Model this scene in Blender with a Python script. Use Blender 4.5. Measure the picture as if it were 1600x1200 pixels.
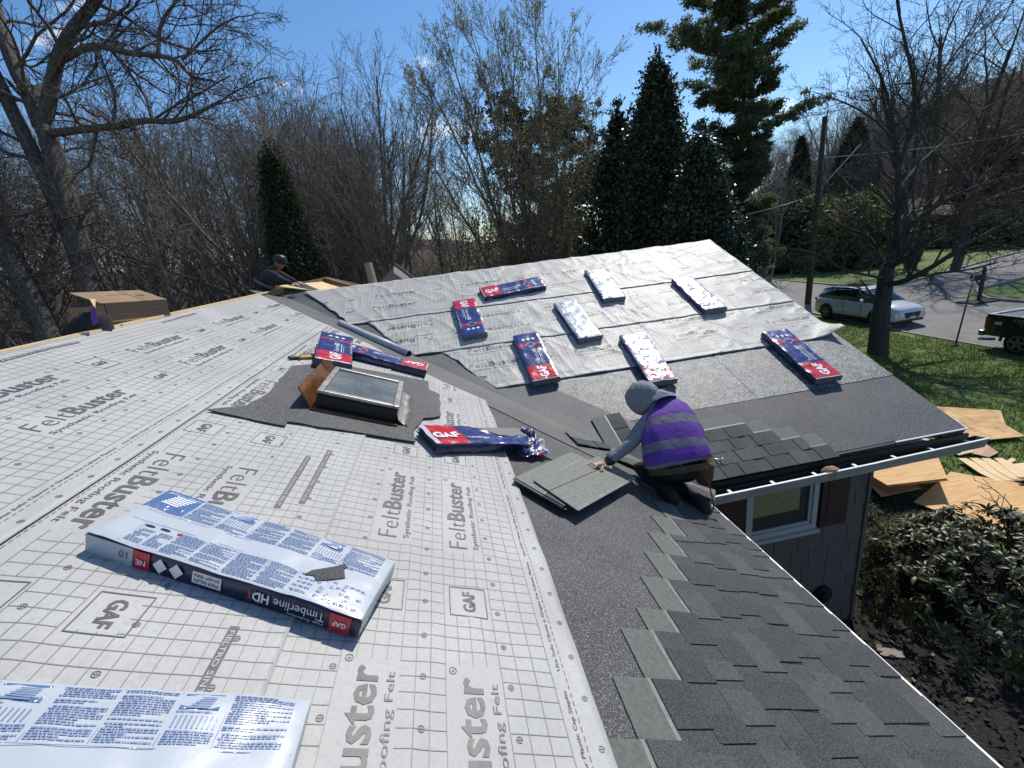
import bpy, bmesh, math, random
import numpy as np
from mathutils import Vector, Matrix
R_ = math.radians
for o in list(bpy.data.objects): bpy.data.objects.remove(o)
SC = bpy.context.scene
COL = SC.collection

# ------------------------------------------------------------------ camera, sky, sun
CAM = np.array([-1.98664, -3.36886, 2.29531])
CR = np.array([[0.98066543, -0.16132271, -0.11077138],
               [-0.1525316, -0.27551884, -0.94911721],
               [0.12259456, 0.94766257, -0.29479862]])      # right, down, forward
FPX = 695.5                                                  # focal length in pixels of a 1600 wide frame
cd = bpy.data.cameras.new('camera'); cam = bpy.data.objects.new('camera', cd); COL.objects.link(cam)
cd.sensor_width = 36.0; cd.lens = FPX / 1600 * 36; cd.clip_start = 0.05; cd.clip_end = 2000
m = Matrix.Identity(4)
for i in range(3):
    m[i][0] = CR[0][i]; m[i][1] = -CR[1][i]; m[i][2] = -CR[2][i]; m[i][3] = CAM[i]
cam.matrix_world = m
SC.camera = cam
SUN_EL, SUN_AZ = 51.0, 41.0                                  # azimuth from +Y towards +X
w = bpy.data.worlds.new('World'); SC.world = w; w.use_nodes = True
nt = w.node_tree; nt.nodes.clear()
sky = nt.nodes.new('ShaderNodeTexSky'); sky.sky_type = 'NISHITA'; sky.sun_disc = False
sky.sun_elevation = R_(SUN_EL); sky.sun_rotation = R_(SUN_AZ); sky.altitude = 100
sky.air_density = 1.0; sky.dust_density = 0.25; sky.ozone_density = 3.0
bg = nt.nodes.new('ShaderNodeBackground'); bg.inputs['Strength'].default_value = 0.14
wo = nt.nodes.new('ShaderNodeOutputWorld')
# small fair-weather clouds low over the trees
geo = nt.nodes.new('ShaderNodeTexCoord'); mp = nt.nodes.new('ShaderNodeMapping'); mp.inputs['Scale'].default_value = (3.2, 3.2, 7.5)
mp.inputs['Location'].default_value = (0.33, 0.1, 0.42)
nz = nt.nodes.new('ShaderNodeTexNoise'); nz.inputs['Scale'].default_value = 1.6; nz.inputs['Detail'].default_value = 7; nz.inputs['Roughness'].default_value = 0.55
rp = nt.nodes.new('ShaderNodeValToRGB'); rp.color_ramp.elements[0].position = 0.60; rp.color_ramp.elements[1].position = 0.72
rp.color_ramp.elements[0].color = (0, 0, 0, 1); rp.color_ramp.elements[1].color = (1, 1, 1, 1)
mx = nt.nodes.new('ShaderNodeMix'); mx.data_type = 'RGBA'; mx.inputs['B'].default_value = (9.5, 9.8, 10.3, 1)
hsv = nt.nodes.new('ShaderNodeHueSaturation'); hsv.inputs['Saturation'].default_value = 1.2
L = nt.links.new
L(geo.outputs['Generated'], mp.inputs['Vector']); L(mp.outputs['Vector'], nz.inputs['Vector']); L(nz.outputs['Fac'], rp.inputs['Fac'])
L(sky.outputs['Color'], hsv.inputs['Color']); L(hsv.outputs['Color'], mx.inputs['A']); L(rp.outputs['Color'], mx.inputs['Factor'])
L(mx.outputs['Result'], bg.inputs['Color']); L(bg.outputs['Background'], wo.inputs['Surface'])
sd = bpy.data.lights.new('sun', 'SUN'); sd.energy = 4.3; sd.angle = R_(0.53); sd.color = (1.0, 0.95, 0.87)
so = bpy.data.objects.new('sun', sd); COL.objects.link(so)
e, a = R_(SUN_EL), R_(SUN_AZ)
SUN = Vector((math.cos(e) * math.sin(a), math.cos(e) * math.cos(a), math.sin(e)))
so.rotation_euler = SUN.to_track_quat('Z', 'Y').to_euler(); so.location = SUN * 60
SC.view_settings.view_transform = 'Standard'; SC.view_settings.look = 'None'
SC.view_settings.exposure = 0.0; SC.view_settings.gamma = 1.0; SC.view_settings.use_curve_mapping = False
try:
    SC.cycles.transparent_max_bounces = 12; SC.cycles.max_bounces = 6
except Exception: pass

# ------------------------------------------------------------------ helpers: places
T = 0.421                                  # roof pitch
K = math.hypot(T, 1)
WR = 4.74                                  # half span of both wings
LB = 3.03                                  # gable end of the far wing
GZ = -2.65                                 # ground; the eave corner of the house is the origin
EA = (Vector((0, 1, 0)), Vector((-1, 0, T)) / K, Vector((T, 0, 1)) / K)
EB = (Vector((1, 0, 0)), Vector((0, 1, T)) / K, Vector((0, -T, 1)) / K)
def PA(u, v, h=0.0): return EA[0] * u + EA[1] * v + EA[2] * h
def PB(u, v, h=0.0): return EB[0] * u + EB[1] * v + EB[2] * h
def frame(E, u, v, h=0.0, ang=0.0):
    p = E[0] * u + E[1] * v + E[2] * h
    c, s = math.cos(ang), math.sin(ang)
    x = E[0] * c + E[1] * s; y = E[1] * c - E[0] * s
    return Matrix(((x.x, y.x, E[2].x, p.x), (x.y, y.y, E[2].y, p.y), (x.z, y.z, E[2].z, p.z), (0, 0, 0, 1)))
def ray(px, py):
    d = np.array([(px - 800) / FPX, (py - 600) / FPX, 1.0]); return CR.T @ d
def atd(px, py, d): return Vector(CAM + ray(px, py) * d)
def ong(px, py, z=GZ):
    r = ray(px, py); return Vector(CAM + r * ((z - CAM[2]) / r[2]))
def smooth(x): x = max(0.0, min(1.0, x)); return x * x * (3 - 2 * x)
HD = (math.sin(R_(56)), math.cos(R_(56)))
def ground_z(x, y):
    s = x * HD[0] + y * HD[1]; q = -x * HD[1] + y * HD[0]
    z = GZ + 2.5 * smooth((s - 58) / 30) * smooth((70 - abs(q)) / 30)
    z += 30 * smooth((s - 66) / 120) * smooth((95 - q) / 95 if q > -40 else 1)
    z += 8.0 * smooth((y - 42) / 45) * smooth((34 - x) / 40)
    return z

# ------------------------------------------------------------------ helpers: meshes and objects
def tag(o, label=None, cat=None, group=None, kind=None):
    if label: o['label'] = label
    if cat: o['category'] = cat
    if group: o['group'] = group
    if kind: o['kind'] = kind
    return o
def empty(name, loc=(0, 0, 0), mat=None):
    o = bpy.data.objects.new(name, None); COL.objects.link(o); o.empty_display_size = 0.1
    if mat is not None: o.matrix_world = mat
    else: o.location = loc
    return o
def put(name, me, mats=None, parent=None, mat=None, loc=None):
    o = bpy.data.objects.new(name, me); COL.objects.link(o)
    if mats is not None:
        for q in (mats if isinstance(mats, (list, tuple)) else [mats]): me.materials.append(q)
    if parent is not None: o.parent = parent
    if mat is not None: o.matrix_local = mat
    elif loc is not None: o.location = loc
    return o
def copy_tree(o, parent=None):
    c = o.copy(); COL.objects.link(c); c.parent = parent
    for ch in list(o.children): copy_tree(ch, c)
    return c
class MB:
    def __init__(s): s.v = []; s.f = []; s.m = []
    def add(s, vs, fs, mi=0):
        b = len(s.v); s.v.extend([tuple(p) for p in vs]); s.f.extend([tuple(i + b for i in f) for f in fs]); s.m.extend([mi] * len(fs))
    def box(s, a, b, mi=0, mat=None):
        x0, y0, z0 = a; x1, y1, z1 = b
        vs = [Vector(p) for p in ((x0, y0, z0), (x1, y0, z0), (x1, y1, z0), (x0, y1, z0), (x0, y0, z1), (x1, y0, z1), (x1, y1, z1), (x0, y1, z1))]
        if mat is not None: vs = [mat @ p for p in vs]
        s.add(vs, ((0, 3, 2, 1), (4, 5, 6, 7), (0, 1, 5, 4), (1, 2, 6, 5), (2, 3, 7, 6), (3, 0, 4, 7)), mi)
    def prism(s, poly, z0, z1, mi=0, mat=None, side=None):
        n = len(poly)
        vs = [Vector((p[0], p[1], z0)) for p in poly] + [Vector((p[0], p[1], z1)) for p in poly]
        if mat is not None: vs = [mat @ p for p in vs]
        s.add(vs, [tuple(range(n - 1, -1, -1)), tuple(range(n, 2 * n))], mi)
        s.add(vs, [(i, (i + 1) % n, n + (i + 1) % n, n + i) for i in range(n)], mi if side is None else side)
    def tube(s, pts, rad, n=8, mi=0, cap=True):
        pts = [Vector(p) for p in pts]
        if not isinstance(rad, (list, tuple)): rad = [rad] * len(pts)
        rings = []; ref = None
        for i, p in enumerate(pts):
            d = (pts[min(i + 1, len(pts) - 1)] - pts[max(i - 1, 0)]).normalized()
            if ref is None: ref = d.orthogonal().normalized()
            x = (ref - d * ref.dot(d)); x = x.normalized() if x.length > 1e-6 else d.orthogonal().normalized(); ref = x
            y = d.cross(x)
            rings.append([p + (x * math.cos(6.28318 * k / n) + y * math.sin(6.28318 * k / n)) * rad[i] for k in range(n)])
        b = [p for r in rings for p in r]; f = []
        for i in range(len(pts) - 1):
            for k in range(n): f.append((i * n + k, i * n + (k + 1) % n, (i + 1) * n + (k + 1) % n, (i + 1) * n + k))
        if cap: f.append(tuple(range(n - 1, -1, -1))); f.append(tuple(range((len(pts) - 1) * n, len(pts) * n)))
        s.add(b, f, mi)
    def loft(s, rings, mi=0, cap=True, closed=True):
        n = len(rings[0]); b = [p for r in rings for p in r]; f = []
        for i in range(len(rings) - 1):
            for k in range(n if closed else n - 1): f.append((i * n + k, i * n + (k + 1) % n, (i + 1) * n + (k + 1) % n, (i + 1) * n + k))
        if cap: f.append(tuple(range(n - 1, -1, -1))); f.append(tuple(range((len(rings) - 1) * n, len(rings) * n)))
        s.add(b, f, mi)
    def mesh(s, name='m', smooth_=False, weld=False):
        me = bpy.data.meshes.new(name); me.from_pydata(s.v, [], s.f)
        me.polygons.foreach_set('material_index', s.m)
        if smooth_: me.polygons.foreach_set('use_smooth', [True] * len(s.f))
        me.update(); return me
    def obj(s, name, mats, parent=None, mat=None, smooth_=False, loc=None):
        return put(name, s.mesh(name, smooth_), mats, parent, mat, loc)
def np_mesh(name, V, F, smooth_=False, mi=None):
    """V (n,3), F (m,k) arrays -> mesh, fast"""
    me = bpy.data.meshes.new(name); V = np.asarray(V, np.float32); F = np.asarray(F, np.int32); k = F.shape[1]
    me.vertices.add(len(V)); me.vertices.foreach_set('co', V.ravel())
    me.loops.add(F.size); me.loops.foreach_set('vertex_index', F.ravel())
    me.polygons.add(len(F)); me.polygons.foreach_set('loop_start', np.arange(len(F), dtype=np.int32) * k)
    try: me.polygons.foreach_set('loop_total', np.full(len(F), k, np.int32))
    except Exception: pass
    if smooth_: me.polygons.foreach_set('use_smooth', np.ones(len(F), bool))
    if mi is not None: me.polygons.foreach_set('material_index', np.asarray(mi, np.int32))
    me.update(calc_edges=True); me.validate(); return me
def bevel_mod(o, wd, seg=2):
    b = o.modifiers.new('bevel', 'BEVEL'); b.width = wd; b.segments = seg; b.limit_method = 'ANGLE'; b.angle_limit = R_(40); return o
# lattice noise for real folds and bumps
_rs = np.random.RandomState(5); _lat = _rs.rand(256, 256)
def vnoise(x, y):
    x = np.asarray(x, float); y = np.asarray(y, float)
    xi = np.floor(x).astype(int); yi = np.floor(y).astype(int); fx = x - xi; fy = y - yi
    fx = fx * fx * (3 - 2 * fx); fy = fy * fy * (3 - 2 * fy); L_ = lambda i, j: _lat[i & 255, j & 255]
    return (L_(xi, yi) * (1 - fx) + L_(xi + 1, yi) * fx) * (1 - fy) + (L_(xi, yi + 1) * (1 - fx) + L_(xi + 1, yi + 1) * fx) * fy

# ------------------------------------------------------------------ helpers: materials
MATS = {}
def mat(name, col, rough=0.7, metal=0.0, col2=None, nscale=8.0, bump=0.0, bscale=40.0, spec=0.5, coat=0.0, detail=5.0, lo=0.35, hi=0.65, stretch=None, col3=None, n3=90.0, amt3=0.5, trans=0.0, bdist=0.01, rough2=None):
    if name in MATS: return MATS[name]
    M = bpy.data.materials.new(name); M.use_nodes = True; nt = M.node_tree; b = nt.nodes['Principled BSDF']; L = nt.links.new
    b.inputs['Base Color'].default_value = (*col, 1); b.inputs['Roughness'].default_value = rough; b.inputs['Metallic'].default_value = metal
    b.inputs['Specular IOR Level'].default_value = spec; b.inputs['Coat Weight'].default_value = coat
    tc = nt.nodes.new('ShaderNodeTexCoord'); vec = tc.outputs['Object']
    if stretch:
        mp = nt.nodes.new('ShaderNodeMapping'); mp.inputs['Scale'].default_value = stretch; L(vec, mp.inputs['Vector']); vec = mp.outputs['Vector']
    out = None
    if col2 is not None:
        n = nt.nodes.new('ShaderNodeTexNoise'); n.inputs['Scale'].default_value = nscale; n.inputs['Detail'].default_value = detail; L(vec, n.inputs['Vector'])
        r = nt.nodes.new('ShaderNodeValToRGB'); r.color_ramp.elements[0].position = lo; r.color_ramp.elements[1].position = hi
        r.color_ramp.elements[0].color = (*col, 1); r.color_ramp.elements[1].color = (*col2, 1); L(n.outputs['Fac'], r.inputs['Fac']); out = r.outputs['Color']
        if rough2 is not None:
            mr = nt.nodes.new('ShaderNodeMapRange'); mr.inputs['From Min'].default_value = lo; mr.inputs['From Max'].default_value = hi
            mr.inputs['To Min'].default_value = rough; mr.inputs['To Max'].default_value = rough2; L(n.outputs['Fac'], mr.inputs['Value']); L(mr.outputs['Result'], b.inputs['Roughness'])
    if col3 is not None:
        n3_ = nt.nodes.new('ShaderNodeTexNoise'); n3_.inputs['Scale'].default_value = n3; n3_.inputs['Detail'].default_value = 3; L(vec, n3_.inputs['Vector'])
        r3 = nt.nodes.new('ShaderNodeValToRGB'); r3.color_ramp.elements[0].position = 0.5; r3.color_ramp.elements[1].position = 0.68
        L(n3_.outputs['Fac'], r3.inputs['Fac']); mu = nt.nodes.new('ShaderNodeMath'); mu.operation = 'MULTIPLY'; mu.inputs[1].default_value = amt3; L(r3.outputs['Color'], mu.inputs[0])
        mx = nt.nodes.new('ShaderNodeMix'); mx.data_type = 'RGBA'; L(mu.outputs[0], mx.inputs['Factor']); mx.inputs['B'].default_value = (*col3, 1)
        if out is not None: L(out, mx.inputs['A'])
        else: mx.inputs['A'].default_value = (*col, 1)
        out = mx.outputs['Result']
    if out is not None: L(out, b.inputs['Base Color'])
    if bump:
        n2 = nt.nodes.new('ShaderNodeTexNoise'); n2.inputs['Scale'].default_value = bscale; n2.inputs['Detail'].default_value = 4; L(vec, n2.inputs['Vector'])
        bp = nt.nodes.new('ShaderNodeBump'); bp.inputs['Strength'].default_value = bump; bp.inputs['Distance'].default_value = bdist
        L(n2.outputs['Fac'], bp.inputs['Height']); L(bp.outputs['Normal'], b.inputs['Normal'])
    if trans: b.inputs['Transmission Weight'].default_value = trans
    MATS[name] = M; return M
# roof
m_felt = mat('felt', (0.415, 0.407, 0.385), 0.55, col2=(0.485, 0.477, 0.455), nscale=2.2, bump=0.25, bscale=26, spec=0.3, col3=(0.33, 0.33, 0.32), n3=60, amt3=0.35, bdist=0.008)
m_felt_back = mat('felt_back', (0.47, 0.45, 0.405), 0.52, col2=(0.54, 0.515, 0.465), nscale=2.2, bump=0.25, bscale=22, spec=0.33, bdist=0.008)  # same felt, the far slope's creamy sheen put into a paler colour
m_ink = mat('felt_ink', (0.085, 0.08, 0.08), 0.5, col2=(0.13, 0.12, 0.12), nscale=5, bump=0.25, bscale=26, bdist=0.008)
m_ink2 = mat('felt_ink_faint', (0.22, 0.215, 0.205), 0.5)
m_inkb = mat('felt_ink_glare', (0.15, 0.14, 0.13), 0.5, bump=0.25, bscale=26, bdist=0.008)  # far slope's lettering, paled to paint the glare over it
m_inkb2 = mat('felt_grid_glare', (0.32, 0.305, 0.28), 0.5)  # grid lines there, glare put into their colour too
m_ice = mat('ice_shield', (0.030, 0.030, 0.031), 0.62, col2=(0.052, 0.052, 0.052), nscale=3, bump=0.7, bscale=260, col3=(0.34, 0.34, 0.34), n3=150, amt3=0.65, bdist=0.004, spec=0.5)
m_ice_glint = mat('ice_shield_sandy', (0.045, 0.047, 0.043), 0.5, col2=(0.15, 0.155, 0.145), nscale=9, lo=0.42, hi=0.66, bump=0.8, bscale=200, col3=(0.55, 0.55, 0.53), n3=55, amt3=0.75, bdist=0.004, spec=0.7)  # pale speckle paints the sun's glints on the sandy strip
m_valley = mat('valley_sheet', (0.055, 0.056, 0.055), 0.6, col2=(0.085, 0.086, 0.083), nscale=2, bump=0.6, bscale=300, col3=(0.32, 0.32, 0.31), n3=150, amt3=0.6, bdist=0.003)
m_sh = [mat('shingle_granules_%s' % n, c, 0.75, col2=c2, nscale=55, bump=0.9, bscale=420, col3=(0.22, 0.225, 0.23), n3=190, amt3=0.6, bdist=0.004, spec=0.4)
        for n, c, c2 in (('charcoal', (0.031, 0.0325, 0.032), (0.049, 0.051, 0.050)), ('grey', (0.056, 0.059, 0.056), (0.082, 0.086, 0.081)), ('slate', (0.042, 0.044, 0.043), (0.063, 0.066, 0.064)))]
m_loose = mat('loose_shingle_back', (0.15, 0.16, 0.135), 0.7, col2=(0.20, 0.21, 0.185), nscale=30, bump=0.5, bscale=300, bdist=0.003)
m_shhead = mat('shingle_head', (0.085, 0.092, 0.081), 0.7, col2=(0.125, 0.133, 0.118), nscale=40, bump=0.7, bscale=380, col3=(0.27, 0.28, 0.26), n3=260, amt3=0.4, bdist=0.003)
m_shline = mat('shingle_nail_strip', (0.24, 0.25, 0.22), 0.5, col2=(0.14, 0.15, 0.13), nscale=30)
m_white_metal = mat('white_metal', (0.78, 0.78, 0.77), 0.4, spec=0.5)
m_gutter = mat('shaded_gutter', (0.27, 0.255, 0.235), 0.6, col2=(0.36, 0.34, 0.31), nscale=3)  # white gutter darkened: shade of its face is put into the colour
m_ply = mat('plywood', (0.52, 0.28, 0.085), 0.65, col2=(0.68, 0.42, 0.16), nscale=2.2, stretch=(1, 9, 1), detail=8, col3=(0.42, 0.22, 0.08), n3=5, amt3=0.45)
m_ply_pale = mat('plywood_pale', (0.76, 0.58, 0.33), 0.65, col2=(0.66, 0.46, 0.22), nscale=2.5, stretch=(1, 9, 1), detail=8)
m_ply_pink = mat('plywood_underside', (0.55, 0.34, 0.22), 0.7, col2=(0.48, 0.27, 0.15), nscale=4, stretch=(1, 6, 1))
m_wood_dark = mat('weathered_wood', (0.16, 0.09, 0.05), 0.8, col2=(0.28, 0.17, 0.09), nscale=6, stretch=(1, 10, 10))
m_wood_grey = mat('grey_wood', (0.2, 0.17, 0.14), 0.85, col2=(0.3, 0.26, 0.21), nscale=7, stretch=(6, 6, 1))
m_copper = mat('copper', (0.36, 0.15, 0.05), 0.42, metal=0.75, col2=(0.20, 0.08, 0.035), nscale=9, bump=0.4, bscale=14)
m_bronze = mat('bronze_metal', (0.018, 0.017, 0.016), 0.45, metal=0.2)
m_alum = mat('worn_aluminium', (0.45, 0.43, 0.40), 0.4, metal=0.7, col2=(0.3, 0.28, 0.25), nscale=12)
m_skyglass = mat('skylight_glass', (0.10, 0.115, 0.12), 0.12, col2=(0.17, 0.18, 0.17), nscale=5, spec=0.8, col3=(0.3, 0.3, 0.28), n3=70, amt3=0.3, rough2=0.3)
m_galv = mat('galvanised_tube', (0.50, 0.51, 0.53), 0.4, metal=0.0, col2=(0.42, 0.43, 0.45), nscale=6)
# packs
def plastic(name, c, r=0.25, bump=0.28, bscale=9): return mat(name, c, r, bump=bump, bscale=bscale, spec=0.5, bdist=0.02, coat=0.2)
m_pl_red = plastic('wrapper_red', (0.55, 0.012, 0.025)); m_pl_blue = plastic('wrapper_blue', (0.02, 0.035, 0.17)); m_pl_navy = plastic('wrapper_navy', (0.012, 0.015, 0.06), 0.3)
m_pl_white = mat('wrapper_white', (0.46, 0.495, 0.53), 0.34, bump=0.16, bscale=10, spec=0.45, bdist=0.012, coat=0.1)
m_pl_print = mat('wrapper_blue_print', (0.20, 0.27, 0.43), 0.3, bump=0.4, bscale=10, bdist=0.012)
m_pl_sq = mat('wrapper_blue_square', (0.10, 0.17, 0.34), 0.2, bump=0.9, bscale=16, bdist=0.02, coat=0.4)
m_pl_text = mat('wrapper_lettering', (0.8, 0.8, 0.8), 0.3, bump=0.4, bscale=9, bdist=0.015)
m_pl_glare = mat('wrapper_pink_sheen', (0.60, 0.50, 0.55), 0.24, bump=0.4, bscale=13, spec=0.8, coat=0.6, col2=(0.44, 0.38, 0.50), nscale=5, bdist=0.03)  # this and the next two: sun glare painted into the film colour
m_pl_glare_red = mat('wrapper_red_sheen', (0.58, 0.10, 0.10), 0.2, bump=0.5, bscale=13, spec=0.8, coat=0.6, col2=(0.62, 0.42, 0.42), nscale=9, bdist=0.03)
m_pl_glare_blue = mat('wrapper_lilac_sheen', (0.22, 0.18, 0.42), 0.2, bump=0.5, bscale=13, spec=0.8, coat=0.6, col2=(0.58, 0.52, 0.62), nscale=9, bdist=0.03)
m_edge = mat('shingle_stack_edge', (0.13, 0.13, 0.135), 0.8, col2=(0.2, 0.2, 0.2), nscale=14, stretch=(1, 1, 30), bump=0.6, bscale=60)
# house
m_siding = mat('grey_shake', (0.11, 0.092, 0.08), 0.8, col2=(0.145, 0.122, 0.105), nscale=5, stretch=(14, 14, 1), bump=0.4, bscale=30)
m_trim = mat('white_trim', (0.45, 0.43, 0.41), 0.5)
m_shutter = mat('maroon_shutter', (0.055, 0.018, 0.024), 0.55)
m_glass = mat('window_glass', (0.02, 0.025, 0.028), 0.04, spec=1.0, coat=0.5)
m_pane = bpy.data.materials.new('clear_pane'); m_pane.use_nodes = True
_n = m_pane.node_tree; _n.nodes.remove(_n.nodes['Principled BSDF']); _g = _n.nodes.new('ShaderNodeBsdfGlossy'); _g.inputs['Roughness'].default_value = 0.03; _t = _n.nodes.new('ShaderNodeBsdfTransparent'); _t.inputs['Color'].default_value = (0.75, 0.8, 0.8, 1)
_f = _n.nodes.new('ShaderNodeFresnel'); _f.inputs['IOR'].default_value = 1.4; _x = _n.nodes.new('ShaderNodeMixShader'); _n.links.new(_f.outputs[0], _x.inputs[0]); _n.links.new(_t.outputs[0], _x.inputs[1]); _n.links.new(_g.outputs[0], _x.inputs[2]); _n.links.new(_x.outputs[0], _n.nodes['Material Output'].inputs['Surface'])
m_blind = mat('blind_reflection', (0.75, 0.58, 0.33), 0.8, col2=(0.45, 0.36, 0.2), nscale=20, stretch=(1, 1, 8))  # tan also paints the sunlit lawn's reflection over the blind
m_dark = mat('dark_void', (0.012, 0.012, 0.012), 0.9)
m_black = mat('black_plastic', (0.012, 0.012, 0.013), 0.5)
m_card = mat('cardboard', (0.30, 0.20, 0.115), 0.85, col2=(0.25, 0.16, 0.09), nscale=4)
m_card_ink = mat('cardboard_ink', (0.10, 0.065, 0.04), 0.85)
# nature
m_bark = mat('grey_bark', (0.06, 0.05, 0.042), 0.95, col2=(0.165, 0.145, 0.125), nscale=7, stretch=(3, 3, 0.6), bump=1.0, bscale=16, bdist=0.05)
m_bark2 = mat('brown_bark', (0.115, 0.098, 0.083), 0.95, col2=(0.215, 0.19, 0.165), nscale=5, stretch=(3, 3, 0.6))
m_bark3 = mat('dark_bark', (0.045, 0.037, 0.03), 0.95, col2=(0.09, 0.075, 0.06), nscale=6, stretch=(3, 3, 0.6), bump=1.0, bscale=14, bdist=0.05)
def leafmat(name, c, c2, rough=0.5, tl=0.25):
    M = bpy.data.materials.new(name); M.use_nodes = True; nt = M.node_tree; b = nt.nodes['Principled BSDF']; L = nt.links.new
    b.inputs['Roughness'].default_value = rough
    g = nt.nodes.new('ShaderNodeNewGeometry'); r = nt.nodes.new('ShaderNodeValToRGB'); r.color_ramp.elements[0].color = (*c, 1); r.color_ramp.elements[1].color = (*c2, 1)
    L(g.outputs['Random Per Island'], r.inputs['Fac']); L(r.outputs['Color'], b.inputs['Base Color'])
    t = nt.nodes.new('ShaderNodeBsdfTranslucent'); L(r.outputs['Color'], t.inputs['Color']); mx = nt.nodes.new('ShaderNodeMixShader'); mx.inputs[0].default_value = tl
    L(b.outputs[0], mx.inputs[1]); L(t.outputs[0], mx.inputs[2]); L(mx.outputs[0], nt.nodes['Material Output'].inputs['Surface']); return M
m_needle = leafmat('pine_needles', (0.075, 0.10, 0.05), (0.17, 0.20, 0.105), 0.6, 0.5)
m_holly = leafmat('holly_leaves', (0.012, 0.026, 0.014), (0.04, 0.062, 0.034), 0.33, 0.12)
m_dkgreen = leafmat('dark_evergreen', (0.016, 0.028, 0.013), (0.042, 0.06, 0.026), 0.8, 0.25)
m_olive = leafmat('olive_foliage', (0.07, 0.085, 0.03), (0.16, 0.17, 0.06), 0.6, 0.35)
m_bud = leafmat('spring_buds', (0.20, 0.22, 0.08), (0.36, 0.36, 0.15), 0.6, 0.45)
m_redbud = leafmat('reddish_buds', (0.085, 0.05, 0.04), (0.14, 0.085, 0.065), 0.6, 0.3)
m_rhodo = leafmat('rhododendron_leaves', (0.024, 0.036, 0.012), (0.075, 0.082, 0.03), 0.42, 0.2)
m_grassb = leafmat('grass_blades', (0.085, 0.14, 0.02), (0.155, 0.205, 0.045), 0.6, 0.35)
m_lawn = mat('lawn', (0.075, 0.125, 0.02), 0.9, col2=(0.115, 0.165, 0.034), nscale=0.9, col3=(0.11, 0.10, 0.05), n3=3.5, amt3=0.35, bump=0.8, bscale=30, bdist=0.04)
m_litter = mat('leaf_litter', (0.085, 0.06, 0.04), 0.95, col2=(0.14, 0.10, 0.065), nscale=3, bump=0.9, bscale=14, bdist=0.06)
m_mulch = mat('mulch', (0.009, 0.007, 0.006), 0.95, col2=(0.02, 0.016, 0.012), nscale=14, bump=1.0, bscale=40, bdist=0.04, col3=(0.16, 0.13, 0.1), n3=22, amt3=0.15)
m_asph = mat('asphalt', (0.155, 0.146, 0.134), 0.85, col2=(0.19, 0.18, 0.165), nscale=1.2, bump=0.4, bscale=90, col3=(0.11, 0.105, 0.1), n3=2.5, amt3=0.4)
m_curb = mat('curb_stone', (0.3, 0.29, 0.27), 0.85, col2=(0.22, 0.21, 0.2), nscale=6)
# ------------------------------------------------------------------ lettering
_tx = {}
def text_mesh(s, off=0.0, spacing=1.0, sx=1.0):
    """filled letters as 2d points and faces: baseline y=0, capital height 1, starts at x=0"""
    k = (s, off, spacing, sx)
    if k in _tx: return _tx[k]
    cu = bpy.data.curves.new('t', 'FONT'); cu.body = s; cu.size = 1.0; cu.offset = off; cu.space_character = spacing; cu.resolution_u = 2; cu.fill_mode = 'FRONT'
    ob = bpy.data.objects.new('t', cu); me = bpy.data.meshes.new_from_object(ob)
    cap = 0.73
    V = [(v.co.x / cap * sx, v.co.y / cap) for v in me.vertices]; F = [tuple(p.vertices) for p in me.polygons]
    bpy.data.objects.remove(ob); bpy.data.curves.remove(cu); bpy.data.meshes.remove(me)
    if V:
        x0 = min(p[0] for p in V); V = [(p[0] - x0, p[1]) for p in V]
    _tx[k] = (V, F); return _tx[k]
def text_w(t): return max(p[0] for p in t[0])
def cut2d(V, F, step):
    bm = bmesh.new(); vs = [bm.verts.new((x, y, 0)) for x, y in V]
    for f in F:
        try: bm.faces.new([vs[i] for i in f])
        except ValueError: pass
    for ax in (0, 1):
        lo = min(p[ax] for p in V); hi = max(p[ax] for p in V); q = math.floor(lo / step) * step + step
        while q < hi:
            no = (1, 0, 0) if ax == 0 else (0, 1, 0); co = (q, 0, 0) if ax == 0 else (0, q, 0)
            bmesh.ops.bisect_plane(bm, geom=bm.verts[:] + bm.edges[:] + bm.faces[:], plane_co=co, plane_no=no); q += step
    bm.verts.index_update(); V2 = [(v.co.x, v.co.y) for v in bm.verts]; F2 = [tuple(v.index for v in f.verts) for f in bm.faces]; bm.free(); return V2, F2
_fb = {}
def feltbuster(cut):
    """'Felt' light + 'Buster' heavy, length 0.69, cap height 0.1"""
    if cut in _fb: return _fb[cut]
    a = text_mesh('Felt', -0.012, 1.05); b = text_mesh('Buster', 0.022, 1.02)
    wa, wb = text_w(a), text_w(b); gap = 0.12; sc = 0.66 / (wa + wb + gap)
    V = [(x * sc, y * 0.1) for x, y in a[0]] + [((x + wa + gap) * sc, y * 0.1) for x, y in b[0]]
    F = list(a[1]) + [tuple(i + len(a[0]) for i in f) for f in b[1]]
    rr = ring2d(0.683, 0.1, 0.014, 0.0025); n = len(V); V += rr[0]; F += [tuple(i + n for i in f) for f in rr[1]]
    rt = text_mesh('R'); n = len(V); V += [(0.679 + x * 0.012, 0.094 + y * 0.012) for x, y in rt[0]]; F += [tuple(i + n for i in f) for f in rt[1]]
    _fb[cut] = cut2d(V, F, cut); return _fb[cut]
def line_text(s, length, h, cut, off=0.0):
    t = text_mesh(s, off); sc = length / text_w(t); return cut2d([(x * sc, y * h) for x, y in t[0]], t[1], cut)
def ring2d(cx, cy, r, wd, n=14):
    V = []; F = []
    for i in range(n):
        a = 6.28318 * i / n; V += [(cx + math.cos(a) * r, cy + math.sin(a) * r), (cx + math.cos(a) * (r - wd), cy + math.sin(a) * (r - wd))]
    for i in range(n): j = (i + 1) % n; F.append((2 * i, 2 * j, 2 * j + 1, 2 * i + 1))
    return V, F
def rect2d(x0, y0, x1, y1): return [(x0, y0), (x1, y0), (x1, y1), (x0, y1)], [(0, 1, 2, 3)]

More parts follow.
